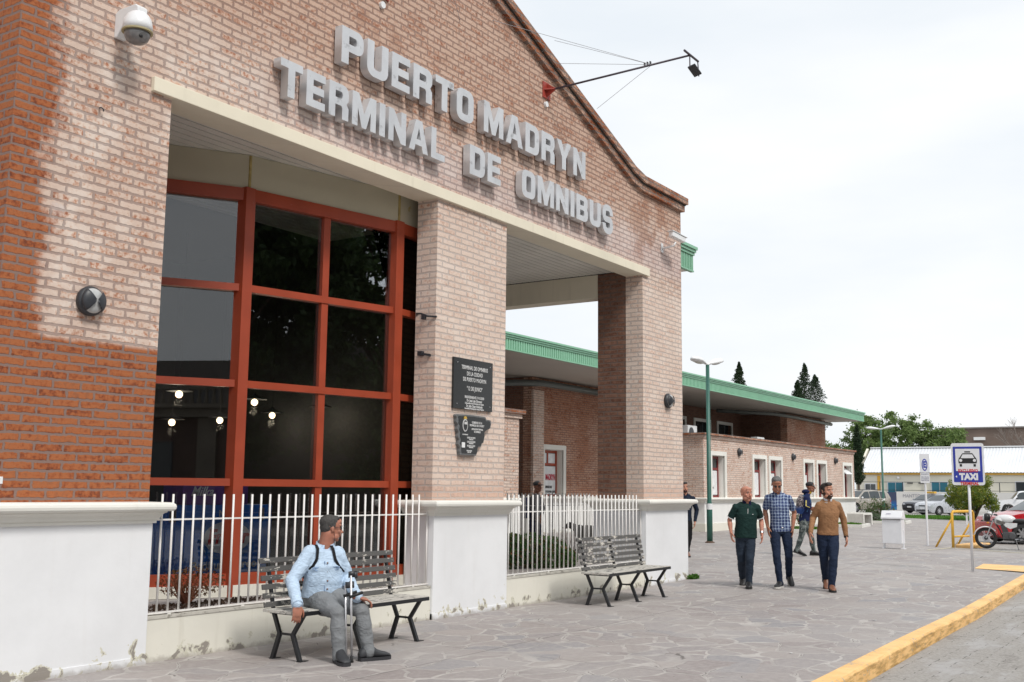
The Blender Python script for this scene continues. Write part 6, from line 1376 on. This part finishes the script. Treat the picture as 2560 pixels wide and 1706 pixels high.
def person(key, label, sk, facedir, faceup=(0, 0, 1), shirt=None, sleeve='long', trousers=None, shoes=None, soles=None, hemz=None, fat=1.0, hipz=None, kneez=None, hand_curl=.35, hairm=None, hairst=None, beardm=None, brow=(.03, .02, .015), shoe_dirs=None, shoe_pitch=(0, 0), shoe_z=(0, 0), collar=None, ck=1.0, nk=1.0, smile=False, hands=(True, True), headk=1.0, legk=1.0, wrinkle=.014, seated=False, armk=1.0, thighk=1.0, palms=None, hdirs=None):
    org, J0 = PEOPLE[key]; J = {k: Vector(v) for k, v in J0.items()}
    if hipz:
        for q in ('hipR', 'hipL'): J[q].z = hipz
    if kneez:
        for q in ('kneeR', 'kneeL'): J[q].z += kneez
    p = thing('person', label, 'person', org)
    _c = (J['shR']+J['shL'])/2
    for q in 'RL': J['sh'+q] = J['sh'+q]+(_c-J['sh'+q]).normalized()*.026-Vector((0, 0, .042))
    hipc = (J['hipR']+J['hipL'])/2; shc = (J['shR']+J['shL'])/2; upv = (shc-hipc).normalized()
    rt_ = (J['shR']-J['shL']); rt_ = (rt_-upv*rt_.dot(upv)).normalized(); fw = upv.cross(rt_).normalized()
    hr = (J['hipR']-J['hipL']); hr = Vector((hr.x, hr.y, 0)); hr = hr.normalized() if hr.length > .05 else rt_; 
    if not seated: hr = (hr*.5+rt_*.5).normalized()
    hfw = Vector((0, 0, 1)).cross(hr).normalized()
    fd_ = Vector(facedir).normalized(); fu = Vector(faceup); fr_ = fd_.cross(fu).normalized(); fu = fr_.cross(fd_)
    T = Matrix.Translation(J['head']) @ Matrix((fr_, fd_, fu)).transposed().to_4x4()
    # --- body: one continuous surface
    m = MB(); headmesh(m, T, headk)
    nb = T @ Vector((0, -.022, -.055)); limb(m, [nb, (nb+J['neck'])/2+Vector((0, 0, 0)), J['neck']-upv*.03], [.056*nk, .058*nk, .064*nk])
    tors = lambda f, rx, ry, o=0: (hipc+(shc-hipc)*f+fw*o, rt_ if f > .35 else hr, fw if f > .35 else hfw, rx, ry)
    sect(m, [tors(-.12, .12, .09), tors(.1, .135*fat, .10*fat), tors(.4, .125*fat, .09*fat, .01), tors(.75, .145, .10), tors(.95, .12, .075), (J['neck'], rt_, fw, .06, .055)])
    for s in 'RL':
        sh, el_, wr_ = J['sh'+s], J['el'+s], J['wr'+s]; inn = (shc-sh).normalized(); limb(m, [J['neck']-upv*.03+(sh-J['neck'])*.25, sh+upv*.012], [.05, .045]); limb(m, [sh+inn*.06, sh, sh+(el_-sh)*.5, el_, el_+(wr_-el_)*.35, wr_], [.055, .053, .047, .041, .043, .027])
        k_ = 'hand'+s; sd = rt_ if s == 'R' else -rt_
        if hands[0 if s == 'R' else 1]:
            if hdirs and s in hdirs: d_, n_, th_ = hdirs[s]
            else: d_, n_, th_ = ((wr_-el_).normalized()*.7+Vector((0, 0, -.5))+fw*.12), -sd, fw
            hand(m, wr_, d_, n_, hand_curl, 1.12, th_)
        else: m.ell(wr_, (.03, .03, .04))
        hp, kn, an = J['hip'+s], J['knee'+s], J['ank'+s]; limb(m, [hp, (hp+kn)/2, kn, kn+(an-kn)*.35, an], [.078, .066, .05, .05, .035]); m.ell(an, (.04, .04, .05))
    remesh(m, 'body', sk, p, .0052, 3)
    face(p, T, headk, brow, smile=smile)
    if trousers:
        m = MB(); wz = .10 if not seated else .06
        sect(m, [(hipc-Vector((0, 0, .09)), hr, hfw, .135*fat, .105), (hipc, hr, hfw, .158*fat, .122*fat), (hipc+upv*wz, hr, hfw, .155*fat, .12*fat), (hipc+upv*(wz+.07), hr, hfw, .148*fat, .115*fat)])
        for s in 'RL':
            hp, kn, an = J['hip'+s], J['knee'+s], J['ank'+s]; d_ = (an-kn).normalized(); ctr = hp*.8+hipc*.2
            limb(m, [ctr, hp+(kn-hp)*.45, kn, kn+(an-kn)*.4, an-d_*.045], [.100*legk*thighk, .088*legk*thighk, .066*legk, .064*legk, .052*legk], 16); limb(m, [an-d_*.05, an-d_*.0], [.054*legk, .056*legk], 16)
        remesh(m, 'trousers', trousers, p, .0075, 4, wrinkle*1.5, .09)
    # --- top
    if shirt:
        m = MB(); zb = hemz if hemz is not None else -.05
        secs = [(hipc+(shc-hipc)*zb, hr, hfw, .166*fat, .130*fat), (hipc+(shc-hipc)*.15, hr, hfw, .160*fat, .128*fat), tors(.45, .150*fat, .118*fat, .012*fat), tors(.78, .172*(.5+.5*fat), .124*(.5+.5*fat), .01), tors(1.0, .150, .100), tors(1.09, .11, .082), (J['neck']-upv*.012, rt_, fw, .072, .068)]
        sect(m, secs)
        for s in 'RL':
            sh, el_, wr_ = J['sh'+s], J['el'+s], J['wr'+s]; inn = (shc-sh).normalized()
            limb(m, [J['neck']-upv*.035+(sh-J['neck'])*.30, (J['neck']+sh)/2-upv*.004, sh+inn*.02+upv*.004], [.056, .058, .058])
            if sleeve == 'long': limb(m, [sh+inn*.05-upv*.02, sh, sh+(el_-sh)*.5, el_, el_+(wr_-el_)*.5, wr_-(wr_-el_).normalized()*.01], [v_*armk for v_ in (.068, .066, .060, .055, .048, .038)], 16)
            else: e_ = sh+(el_-sh)*.66; limb(m, [sh+inn*.05-upv*.02, sh, sh+(el_-sh)*.35, e_], [.068, .066, .064, .062], 16)
        o = remesh(m, 'shirt' if sleeve == 'short' else 'jacket', shirt, p, .0075, 4, wrinkle, .075)
    if shoes:
        for i, s in enumerate('RL'): shoe(p, J['ank'+s], shoe_dirs[i], shoes, soles, 1.12, shoe_pitch[i], shoe_z[i])
    if collar:
        m = MB(); c0 = J['neck']+upv*.0
        for (r0, r1, z0, z1) in ((.068, .074, .040, .0), (.074, .090, .0, -.024)):
            for q in range(20):
                a0, a1 = 2*math.pi*q/20+.35, 2*math.pi*(q+1)/20+.35
                if abs(((a0+math.pi/2-math.pi) % (2*math.pi))-math.pi) < 0: continue
                def Q(a, r, z): return c0+rt_*math.cos(a)*r*ck+fw*math.sin(a)*r*.95*ck+upv*(z*ck-.025*max(0, math.sin(a)))
                if math.sin((a0+a1)/2) > .93: continue
                m.quad(Q(a0, r0, z0), Q(a1, r0, z0), Q(a1, r1, z1), Q(a0, r1, z1))
        o = m.build('collar', collar, p, smooth=True); sd_ = o.modifiers.new('s', 'SOLIDIFY'); sd_.thickness = .005
    if hairm: hair(p, T, headk, hairm, hairst)
    if beardm: beard(p, T, headk, beardm)
    return p, J, T, dict(rt=rt_, fw=fw, up=upv, hipc=hipc, shc=shc, hr=hr, hfw=hfw)
def ring(parent, name, c, axis, r, w_, mat, n=20, th=.004):
    q = Vector(axis).normalized().to_track_quat('Z', 'Y').to_matrix().to_4x4(); MB().lathe([(r, -w_/2), (r+th, -w_/2), (r+th, w_/2), (r, w_/2)], n, Matrix.Translation(c) @ q).build(name, mat, parent, smooth=False)
def belt(parent, fr_, z, mat, fat=1.0):
    m = MB(); c = fr_['hipc']+fr_['up']*z; n = 28
    for zz in (-.018, .018):
        for k in range(n): a = 2*math.pi*k/n; m.v.append(tuple(c+fr_['hr']*.160*fat*math.cos(a)+fr_['hfw']*.124*fat*math.sin(a)+Vector((0, 0, zz))))
    for k in range(n): m.f.append((k, (k+1) % n, n+(k+1) % n, n+k))
    o = m.build('belt', mat, parent); s = o.modifiers.new('s', 'SOLIDIFY'); s.thickness = .008
    MB().ell(c+fr_['hfw']*.128*fat, (.022, .022, .016)).build('buckle', MAT['steel'], parent)
def glasses(parent, T, mat, thick=.0028):
    for s in (-1, 1):
        n = 16; pts = [T @ Vector((s*.031+.021*math.cos(2*math.pi*i/n), .098-.006*abs(math.cos(2*math.pi*i/n)), .010+.0145*math.sin(2*math.pi*i/n))) for i in range(n+1)]
        MB().tube(pts, thick, 6).build('glasses_rim', mat, parent); MB().tube([T @ Vector((s*.053, .090, .014)), T @ Vector((s*.078, .05, .014)), T @ Vector((s*.082, .0, .010))], thick, 6).build('glasses_temple', mat, parent)
        MB().add([T @ Vector((s*.031+.02*math.cos(2*math.pi*i/n), .0975, .010+.0135*math.sin(2*math.pi*i/n))) for i in range(n)], [tuple(range(n))]).build('glasses_lens', MAT['cglass'] if thick > .003 else HL, parent)
    MB().tube([T @ Vector((-.011, .0985, .014)), T @ Vector((.011, .0985, .014))], thick, 6).build('glasses_bridge', mat, parent)
def cap(parent, T, mat, brimm=None, flat=True):
    m = MB()
    m.ell(T @ Vector((0, -.016, .064)), (.088, .102, .070), 20, 14, T.to_3x3()); remesh(m, 'cap_crown', mat, parent, .006, 2)
    m = MB(); pts = [(-.075, .055), (-.07, .11), (-.045, .150), (0, .165), (.045, .150), (.07, .11), (.075, .055)]
    m.v = [tuple(T @ Vector((x, y, .050-.01*(y-.05)/.1))) for x, y in pts]+[tuple(T @ Vector((x, y, .060-.01*(y-.05)/.1))) for x, y in pts]; n = len(pts)
    m.f = [tuple(range(n)), tuple(range(2*n-1, n-1, -1))]+[(i, n+i, n+(i+1) % n, (i+1) % n) for i in range(n)]; m.build('cap_brim', brimm or mat, parent)

SK1 = skin('ruddy_skin', (.50, .235, .165)); SK2 = skin('tanned_skin', (.40, .19, .12)); SK3 = skin('brown_skin', (.26, .12, .075)); SK4 = skin('light_olive_skin', (.50, .26, .18)); SK5 = skin('weathered_skin', (.38, .17, .115))
navy = cloth('navy_trousers', (.016, .026, .055)); jeans = cloth('dark_jeans', (.022, .032, .050)); blackc = cloth('black_trousers', (.012, .012, .014))
blk_shoe = M('black_leather', (.018, .018, .02), .45); wsole = M('white_sole', (.55, .53, .50), .6); bsole = M('black_sole', (.02, .02, .02), .7); brn = M('brown_leather', (.20, .085, .05), .45)
camdir = Vector((-.96, -.36, 0)); rgt = Vector((.36, -.96, 0))       # toward the camera / towards image right, seen from the walkers
# bald man
p, J, T, F_ = person('bald', 'bald man in a dark green polo shirt walking at the left of three', SK1, camdir*.80+rgt*.60, shirt=cloth('green_polo', (.012, .034, .031), .15), sleeve='short', trousers=jeans, legk=1.08, shoes=blk_shoe, soles=bsole, hemz=-.06, fat=1.20, hipz=.87, headk=1.12, shoe_dirs=(camdir, camdir), shoe_pitch=(R(26), 0), shoe_z=(.0, .0), collar=cloth('navy_collar', (.012, .014, .05)))
wt = M('white_trim', (.72, .72, .72), .7)
for s in 'RL':
    d_ = (J['el'+s]-J['sh'+s]).normalized(); ring(p, 'sleeve_trim', J['sh'+s]+(J['el'+s]-J['sh'+s])*.80, d_, .064, .008, wt)
m = MB(); ct = F_['shc']+F_['fw']*.122; m.beam(ct+F_['up']*.0-F_['rt']*.0, ct-F_['up']*.13+F_['fw']*.012, .012, .006); m.build('placket', wt, p)
MB().ell(F_['shc']+F_['fw']*.128-F_['rt']*.085-F_['up']*.095, (.012, .012, .006)).build('chest_emblem', wt, p)
ring(p, 'wristwatch', J['wrL']-(J['wrL']-J['elL']).normalized()*.025, J['wrL']-J['elL'], .029, .03, MAT['steel'], th=.007)
# plaid man
p, J, T, F_ = person('plaid', 'tall grey haired man in glasses and a blue plaid shirt walking', SK2, camdir*.86+rgt*.12+Vector((0, 0, -.48)), shirt=cloth('blue_plaid_shirt', (.1, .15, .3), kind='plaid'), sleeve='short', headk=1.08, trousers=navy, shoes=blk_shoe, soles=wsole, hemz=-.10, fat=1.08, hipz=1.0,  shoe_dirs=(camdir-rgt*.35, camdir+rgt*.2), shoe_pitch=(0, R(30)), hairm=M('grey_hair', (.12, .12, .12), .8, var=.4, scale=60), hairst='short', collar=cloth('plaid_collar', (.14, .2, .38), kind='plaid'), brow=(.05, .05, .05), hands=(True, True), hand_curl=.2, smile=True)
glasses(p, T, M('dark_glasses_frame', (.03, .01, .01), .3), .0035); belt(p, F_, .02, MAT['black'])
# man in the tan sweater
p, J, T, F_ = person('tan', 'bearded man in a tan sweater walking at the right of three', SK4, camdir*.78+rgt*.62, shirt=cloth('tan_sweater', (.30, .158, .080)), sleeve='long', trousers=navy, shoes=brn, soles=bsole, hemz=-.02, fat=1.10, headk=1.08, hipz=.93, shoe_dirs=(camdir, camdir+rgt*.1), shoe_pitch=(R(28), 0), hairm=M('dark_hair', (.018, .013, .011), .6, var=.4, scale=60), hairst='quiff', beardm=M('dark_beard', (.035, .022, .018), .9, var=.4, scale=80), collar=M('white_shirt_collar', (.72, .72, .76), .8), smile=True, legk=1.12)
ring(p, 'wristwatch', J['wrL']+(J['wrL']-J['elL']).normalized()*.012, J['wrL']-J['elL'], .029, .032, MAT['black'], th=.010); ring(p, 'sweater_hem', F_['hipc']+F_['up']*.0, (0, 0, 1), .001, .001, MAT['black'])
# man with backpack in profile
p, J, T, F_ = person('back', 'young man in a black cap and navy hoodie striding right with a patterned backpack', SK3, rgt*.97+camdir*.12, shirt=cloth('navy_hoodie', (.014, .022, .075)), sleeve='long', trousers=cloth('camouflage_trousers', (.1, .11, .11), kind='camo'), shoes=blk_shoe, soles=bsole, hemz=-.12, fat=1.0, hipz=.88, shoe_dirs=(rgt, rgt), shoe_pitch=(R(18), 0), hand_curl=1.1, headk=1.0, hands=(True, True))
cap(p, T, M('black_cap', (.012, .012, .014), .7), M('white_cap_brim', (.5, .5, .5), .6)); MB().ell(J['neck']+F_['up']*.02-F_['fw']*.04, (.10, .10, .06)).build('hood', cloth('hood_navy', (.012, .018, .06)), p, smooth=True); MB().ell(J['neck']+F_['fw']*.055+F_['up']*.02, (.045, .04, .05)).build('yellow_lining', M('yellow_lining', (.65, .42, .03), .8), p, smooth=True)
sy = M('yellow_sleeve_stripe', (.62, .52, .16), .8); a_ = F_['rt']*.055; MB().beam(J['shR']+(J['elR']-J['shR'])*.25+a_, J['elR']+a_*1.02, .028, .012).build('sleeve_stripe', sy, p); MB().beam(J['elR']+a_*1.0, J['elR']+(J['wrR']-J['elR'])*.8+a_*.9, .028, .012).build('sleeve_stripe', sy, p)
def patt():
    t = NT('patterned_fabric'); P = t.obj(); n = t.noise(P, 20, 2, .5, 2.0).outputs[0]; Z = t.sep(P)[2]
    return t.fin(t.mix(t.ss(Z, 1.2, 1.1), t.mix(t.ss(n, .48, .52), (.02, .02, .025), (.40, .34, .34)), (.02, .06, .22)), .8)
bk = thing('backpack', 'patterned black and white backpack with a blue lower half on the young man', 'backpack', Vector(PEOPLE['back'][0])); m = MB(); c_ = J['pack']; fwp = F_['fw']
sect(m, [(c_-F_['up']*.22-fwp*.0, F_['rt'], fwp, .13, .08), (c_-F_['up']*.12, F_['rt'], fwp, .16, .12), (c_+F_['up']*.10, F_['rt'], fwp, .15, .11), (c_+F_['up']*.22, F_['rt'], fwp, .10, .06)]); remesh(m, 'bag', patt(), bk, .009, 3, .012, .06)
MB().tube([c_+F_['up']*.20+F_['rt']*.09, J['shR']*.5+F_['shc']*.5+F_['up']*.07, J['shR']*.45+F_['shc']*.55+F_['fw']*.11-F_['up']*.05, c_-F_['up']*.15+F_['rt']*.12+fwp*.15], .016, 6).build('shoulder_strap', cloth('blue_strap', (.05, .12, .25)), bk)
# man beside the pillar
p, J, T, F_ = person('dark', 'man in a dark navy jacket and black trousers half hidden by the right pillar', SK4, camdir*.9+rgt*.35, shirt=cloth('dark_navy_jacket', (.014, .022, .042)), sleeve='long', trousers=blackc, shoes=brn, soles=bsole, hemz=-.05, fat=.95, hipz=.86, shoe_dirs=(camdir, camdir+rgt*.2), shoe_pitch=(0, 0), hands=(True, True), hairm=M('black_hair', (.012, .01, .01), .6, var=.3, scale=60), hairst='quiff', beardm=M('stubble', (.06, .035, .03), .9), collar=cloth('jacket_collar', (.014, .022, .042)))
# man behind the fence
for k_ in ('kneeR', 'kneeL', 'ankR', 'ankL'): v = PEOPLE['porch'][1][k_]; PEOPLE['porch'][1][k_] = (v[0], v[1], .50 if 'knee' in k_ else .10)
p, J, T, F_ = person('porch', 'man in a grey hoodie and dark cap standing behind the right fence', SK3, rgt*.75+camdir*.6, shirt=cloth('grey_hoodie', (.085, .085, .09)), sleeve='long', trousers=cloth('dark_blue_trousers', (.02, .025, .06)), shoes=blk_shoe, soles=bsole, hemz=-.12, fat=.95, hipz=.90, shoe_dirs=(rgt, rgt), hairm=None, headk=1.0)
cap(p, T, M('dark_cap', (.02, .02, .022), .6)); bk = thing('backpack', 'dark blue backpack worn by the man behind the fence', 'backpack', Vector(PEOPLE['porch'][0])); m = MB(); c_ = J['pack']; sect(m, [(c_-F_['up']*.24, F_['rt'], F_['fw'], .12, .08), (c_, F_['rt'], F_['fw'], .16, .11), (c_+F_['up']*.20, F_['rt'], F_['fw'], .11, .07)]); remesh(m, 'bag', cloth('blue_bag_cloth', (.012, .02, .10)), bk, .01, 3)

# ---- seated man
rs_ = Vector((.80, -.60, 0)); vs_ = Vector((.60, .80, 0))           # image right and away from the camera at the bench
denim = cloth('pale_denim', (.42, .53, .66), kind='denim'); greyt = cloth('grey_trousers', (.20, .21, .22), .10)
J0 = PEOPLE['seated'][1]
hR = (Vector((.0, -.0, -1))*.8+Vector((-.25, -.25, 0)), -vs_, rs_*1.0)
p, J, T, F_ = person('seated', 'seated man in a pale denim jacket and grey trousers looking over his shoulder', SK5, rs_*.95+vs_*.22+Vector((0, 0, -.08)), shirt=denim, sleeve='long', trousers=greyt, shoes=None, hemz=.0, fat=1.30, ck=1.30, nk=1.32, armk=1.24, headk=1.08, thighk=1.1, hairm=M('salt_pepper_hair', (.055, .052, .05), .85, var=.5, scale=70), hairst='short', beardm=None, brow=(.05, .05, .05), seated=True, hand_curl=.55, wrinkle=.014, legk=1.16, collar=denim,
   hdirs={'R': (Vector((-.15, -.10, -1)), vs_*.8, rs_*1.0), 'L': (Vector((.75, -.55, -.25)), Vector((0, 0, -1)), -rs_+vs_*.2)}, hands=(True, True))
glasses(p, T, MAT['black'], .003)
# beard and moustache: short and white grey
m = MB()
for c_, r_ in (((0, .068, -.100), (.024, .022, .017)), ((0, .099, -.046), (.022, .007, .005)), ((0, .06, -.088), (.040, .034, .018))): m.ell(T @ Vector(c_), r_, 14, 10, T.to_3x3())
remesh(m, 'beard', M('white_beard', (.42, .40, .38), .9, var=.2, scale=90), p, .005, 2, .004, .02)
# jacket details
btn = M('copper_button', (.22, .12, .08), .35, metal=.6); seam = cloth('denim_seam', (.24, .34, .50))
fwj, upj, rtj, shc, hipc = F_['fw'], F_['up'], F_['rt'], F_['shc'], F_['hipc']
for f_ in (.86, .66, .46, .27): MB().ell(hipc+(shc-hipc)*f_+fwj*(.168 if f_ < .5 else .150)+rtj*-.01, (.009, .009, .009), 10, 8).build('button', btn, p, smooth=True)
for s_ in (-1, 1):
    c_ = hipc+(shc-hipc)*.76+fwj*.142+rtj*.09*s_; m = MB(); m.beam(c_-rtj*.045*1, c_+rtj*.045, .012, .010); m.beam(c_-rtj*.045-upj*.006, c_-upj*.032, .010, .010); m.beam(c_+rtj*.045-upj*.006, c_-upj*.032, .010, .010); m.build('pocket_flap', seam, p)
m = MB(); m.beam(hipc+(shc-hipc)*.9+fwj*.138+rtj*.016, hipc+(shc-hipc)*.08+fwj*.172+rtj*.016, .008, .006); m.build('placket_seam', seam, p)
for s in 'RL': ring(p, 'cuff', J['wr'+s]-(J['wr'+s]-J['el'+s]).normalized()*.022, J['wr'+s]-J['el'+s], .048, .05, denim, th=.008)
# shoes: R points to the camera, L to the right
shoe(p, (J['ankR'].x, J['ankR'].y), (-.55, -.95), M('grey_black_shoe', (.035, .037, .042), .6, var=.3), M('dark_sole', (.03, .03, .035), .7), 1.2)
shoe(p, (J['ankL'].x, J['ankL'].y), (.92, -.35), M('grey_black_shoe', (.035, .037, .042), .6, var=.3), M('dark_sole', (.03, .03, .035), .7), 1.2)
m = MB(); m.tube([T @ Vector((.078, .0, -.02)), T @ Vector((.070, .02, -.09)), T @ Vector((.055, .03, -.16))], .0025, 6); m.build('earphone_cable', MAT['black'], p)
# his backpack with straps
bk = thing('backpack', 'black backpack on the back of the seated man in denim', 'backpack', Vector(PEOPLE['seated'][0])); m = MB(); c_ = hipc+(shc-hipc)*.62-fwj*.20
sect(m, [(c_-upj*.22, rtj, fwj, .12, .06), (c_-upj*.05, rtj, fwj, .15, .09), (c_+upj*.14, rtj, fwj, .13, .075), (c_+upj*.20, rtj, fwj, .09, .05)]); bgm = cloth('black_bag_cloth', (.014, .014, .016)); remesh(m, 'bag', bgm, bk, .01, 3, .01, .06)
for s_ in (1, -1):
    sh = J['shR' if s_ > 0 else 'shL']; q = shc+(sh-shc)*.55; m = MB()
    pts = [c_+upj*.16+rtj*.07*s_, q+upj*.080-fwj*.02, q+upj*.06+fwj*.08, q-upj*.03+fwj*.125+rtj*.015*s_, q-upj*.10+fwj*.125+rtj*.055*s_, q-upj*.16+fwj*.085+rtj*.105*s_, q-upj*.19+fwj*.02+rtj*.13*s_, c_-upj*.16+rtj*.13*s_]
    for a, b in zip(pts[:-1], pts[1:]): m.beam(a, b, .027, .009, up=(fwj if abs((b-a).normalized().dot(fwj)) < .8 else upj))
    m.build('shoulder_strap', bgm, bk)
# crutches
org = Vector(PEOPLE['seated'][0])
def crutch(label, tip, top, f):
    c = thing('crutch', label, 'crutch', (0, 0, 0), group='pair of forearm crutches'); tip, top = Vector(tip)+org, Vector(top)+org; tip.z = .0; c.location = tip
    top = top-tip; d_ = top.normalized(); MB().tube([d_*.03, top], .0105, 10).build('tube', M('brushed_aluminium', (.62, .62, .64), .3, metal=.7), c, smooth=True); MB().tube([d_*.0+Vector((0, 0, .002)), d_*.02, d_*.06], [.02, .017, .014], 12).build('rubber_foot', TY, c, smooth=True)
    g = top*f; hd = Vector((.65, -.55, .28)).normalized(); MB().tube([g-hd*.02, g+hd*.115], [.017, .015], 10).build('grip', MAT['black'], c, smooth=True)
    m = MB(); q = d_.to_track_quat('Z', 'Y').to_matrix().to_4x4(); n = 14
    for zz in (-.03, .03):
        for k in range(n+1): a = R(-40+250*k/n); m.v.append(tuple(top+q @ Vector((.045*math.cos(a), .045+.045*math.sin(a), zz))))
    for k in range(n): m.f.append((k, k+1, n+2+k, n+1+k))
    o = m.build('arm_cuff', MAT['dark'], c, smooth=True); s_ = o.modifiers.new('s', 'SOLIDIFY'); s_.thickness = .005; return c
crutch('aluminium forearm crutch held between the knees of the seated man, the nearer one', J0['tip1'], J0['cuff2'], .86)
crutch('aluminium forearm crutch leaning on the seated man, the one with the taller cuff', J0['tip2'], J0['cuff1'], .76)

# dog: black body, tan head and legs
m = MB(); dk1 = M('black_fur', (.018, .016, .015), .9, var=.4, scale=30, bump=.5, bscale=60); tn = M('tan_fur', (.28, .13, .05), .9, var=.2, scale=20)
m.ell((.02, 0, .50), (.34, .13, .15)); m.ell((.22, 0, .48), (.15, .14, .18)); m.ell((-.26, 0, .50), (.14, .12, .14)); limb(m, [(.30, 0, .56), (.42, 0, .62), (.47, 0, .64)], [.10, .08, .075]); m.ell((.50, 0, .64), (.09, .075, .075)); limb(m, [(.55, 0, .61), (.64, 0, .58)], [.045, .034])
for s_ in (-1, 1):
    limb(m, [(.24, s_*.09, .42), (.23, s_*.09, .22), (.25, s_*.09, .05)], [.06, .035, .028]); m.ell((.28, s_*.09, .03), (.05, .032, .03)); limb(m, [(-.28, s_*.09, .44), (-.22, s_*.10, .27), (-.34, s_*.10, .17), (-.31, s_*.10, .04)], [.085, .055, .032, .026]); m.ell((-.28, s_*.10, .03), (.05, .032, .03)); limb(m, [(.48, s_*.06, .70), (.44, s_*.09, .66)], [.028, .018])
limb(m, [(-.38, 0, .54), (-.52, 0, .48), (-.58, 0, .38)], [.035, .028, .018]); remesh(m, 'body', dk1, dg, .010, 4, .012, .05)
MB().ell((.60, 0, .585), (.055, .036, .030)).build('muzzle', tn, dg, smooth=True); MB().ell((.658, 0, .59), (.012, .014, .010)).build('nose', MAT['black'], dg, smooth=True)
for s_ in (-1, 1): MB().ell((.565, s_*.035, .665), (.012, .010, .010)).build('eye', MAT['black'], dg, smooth=True)
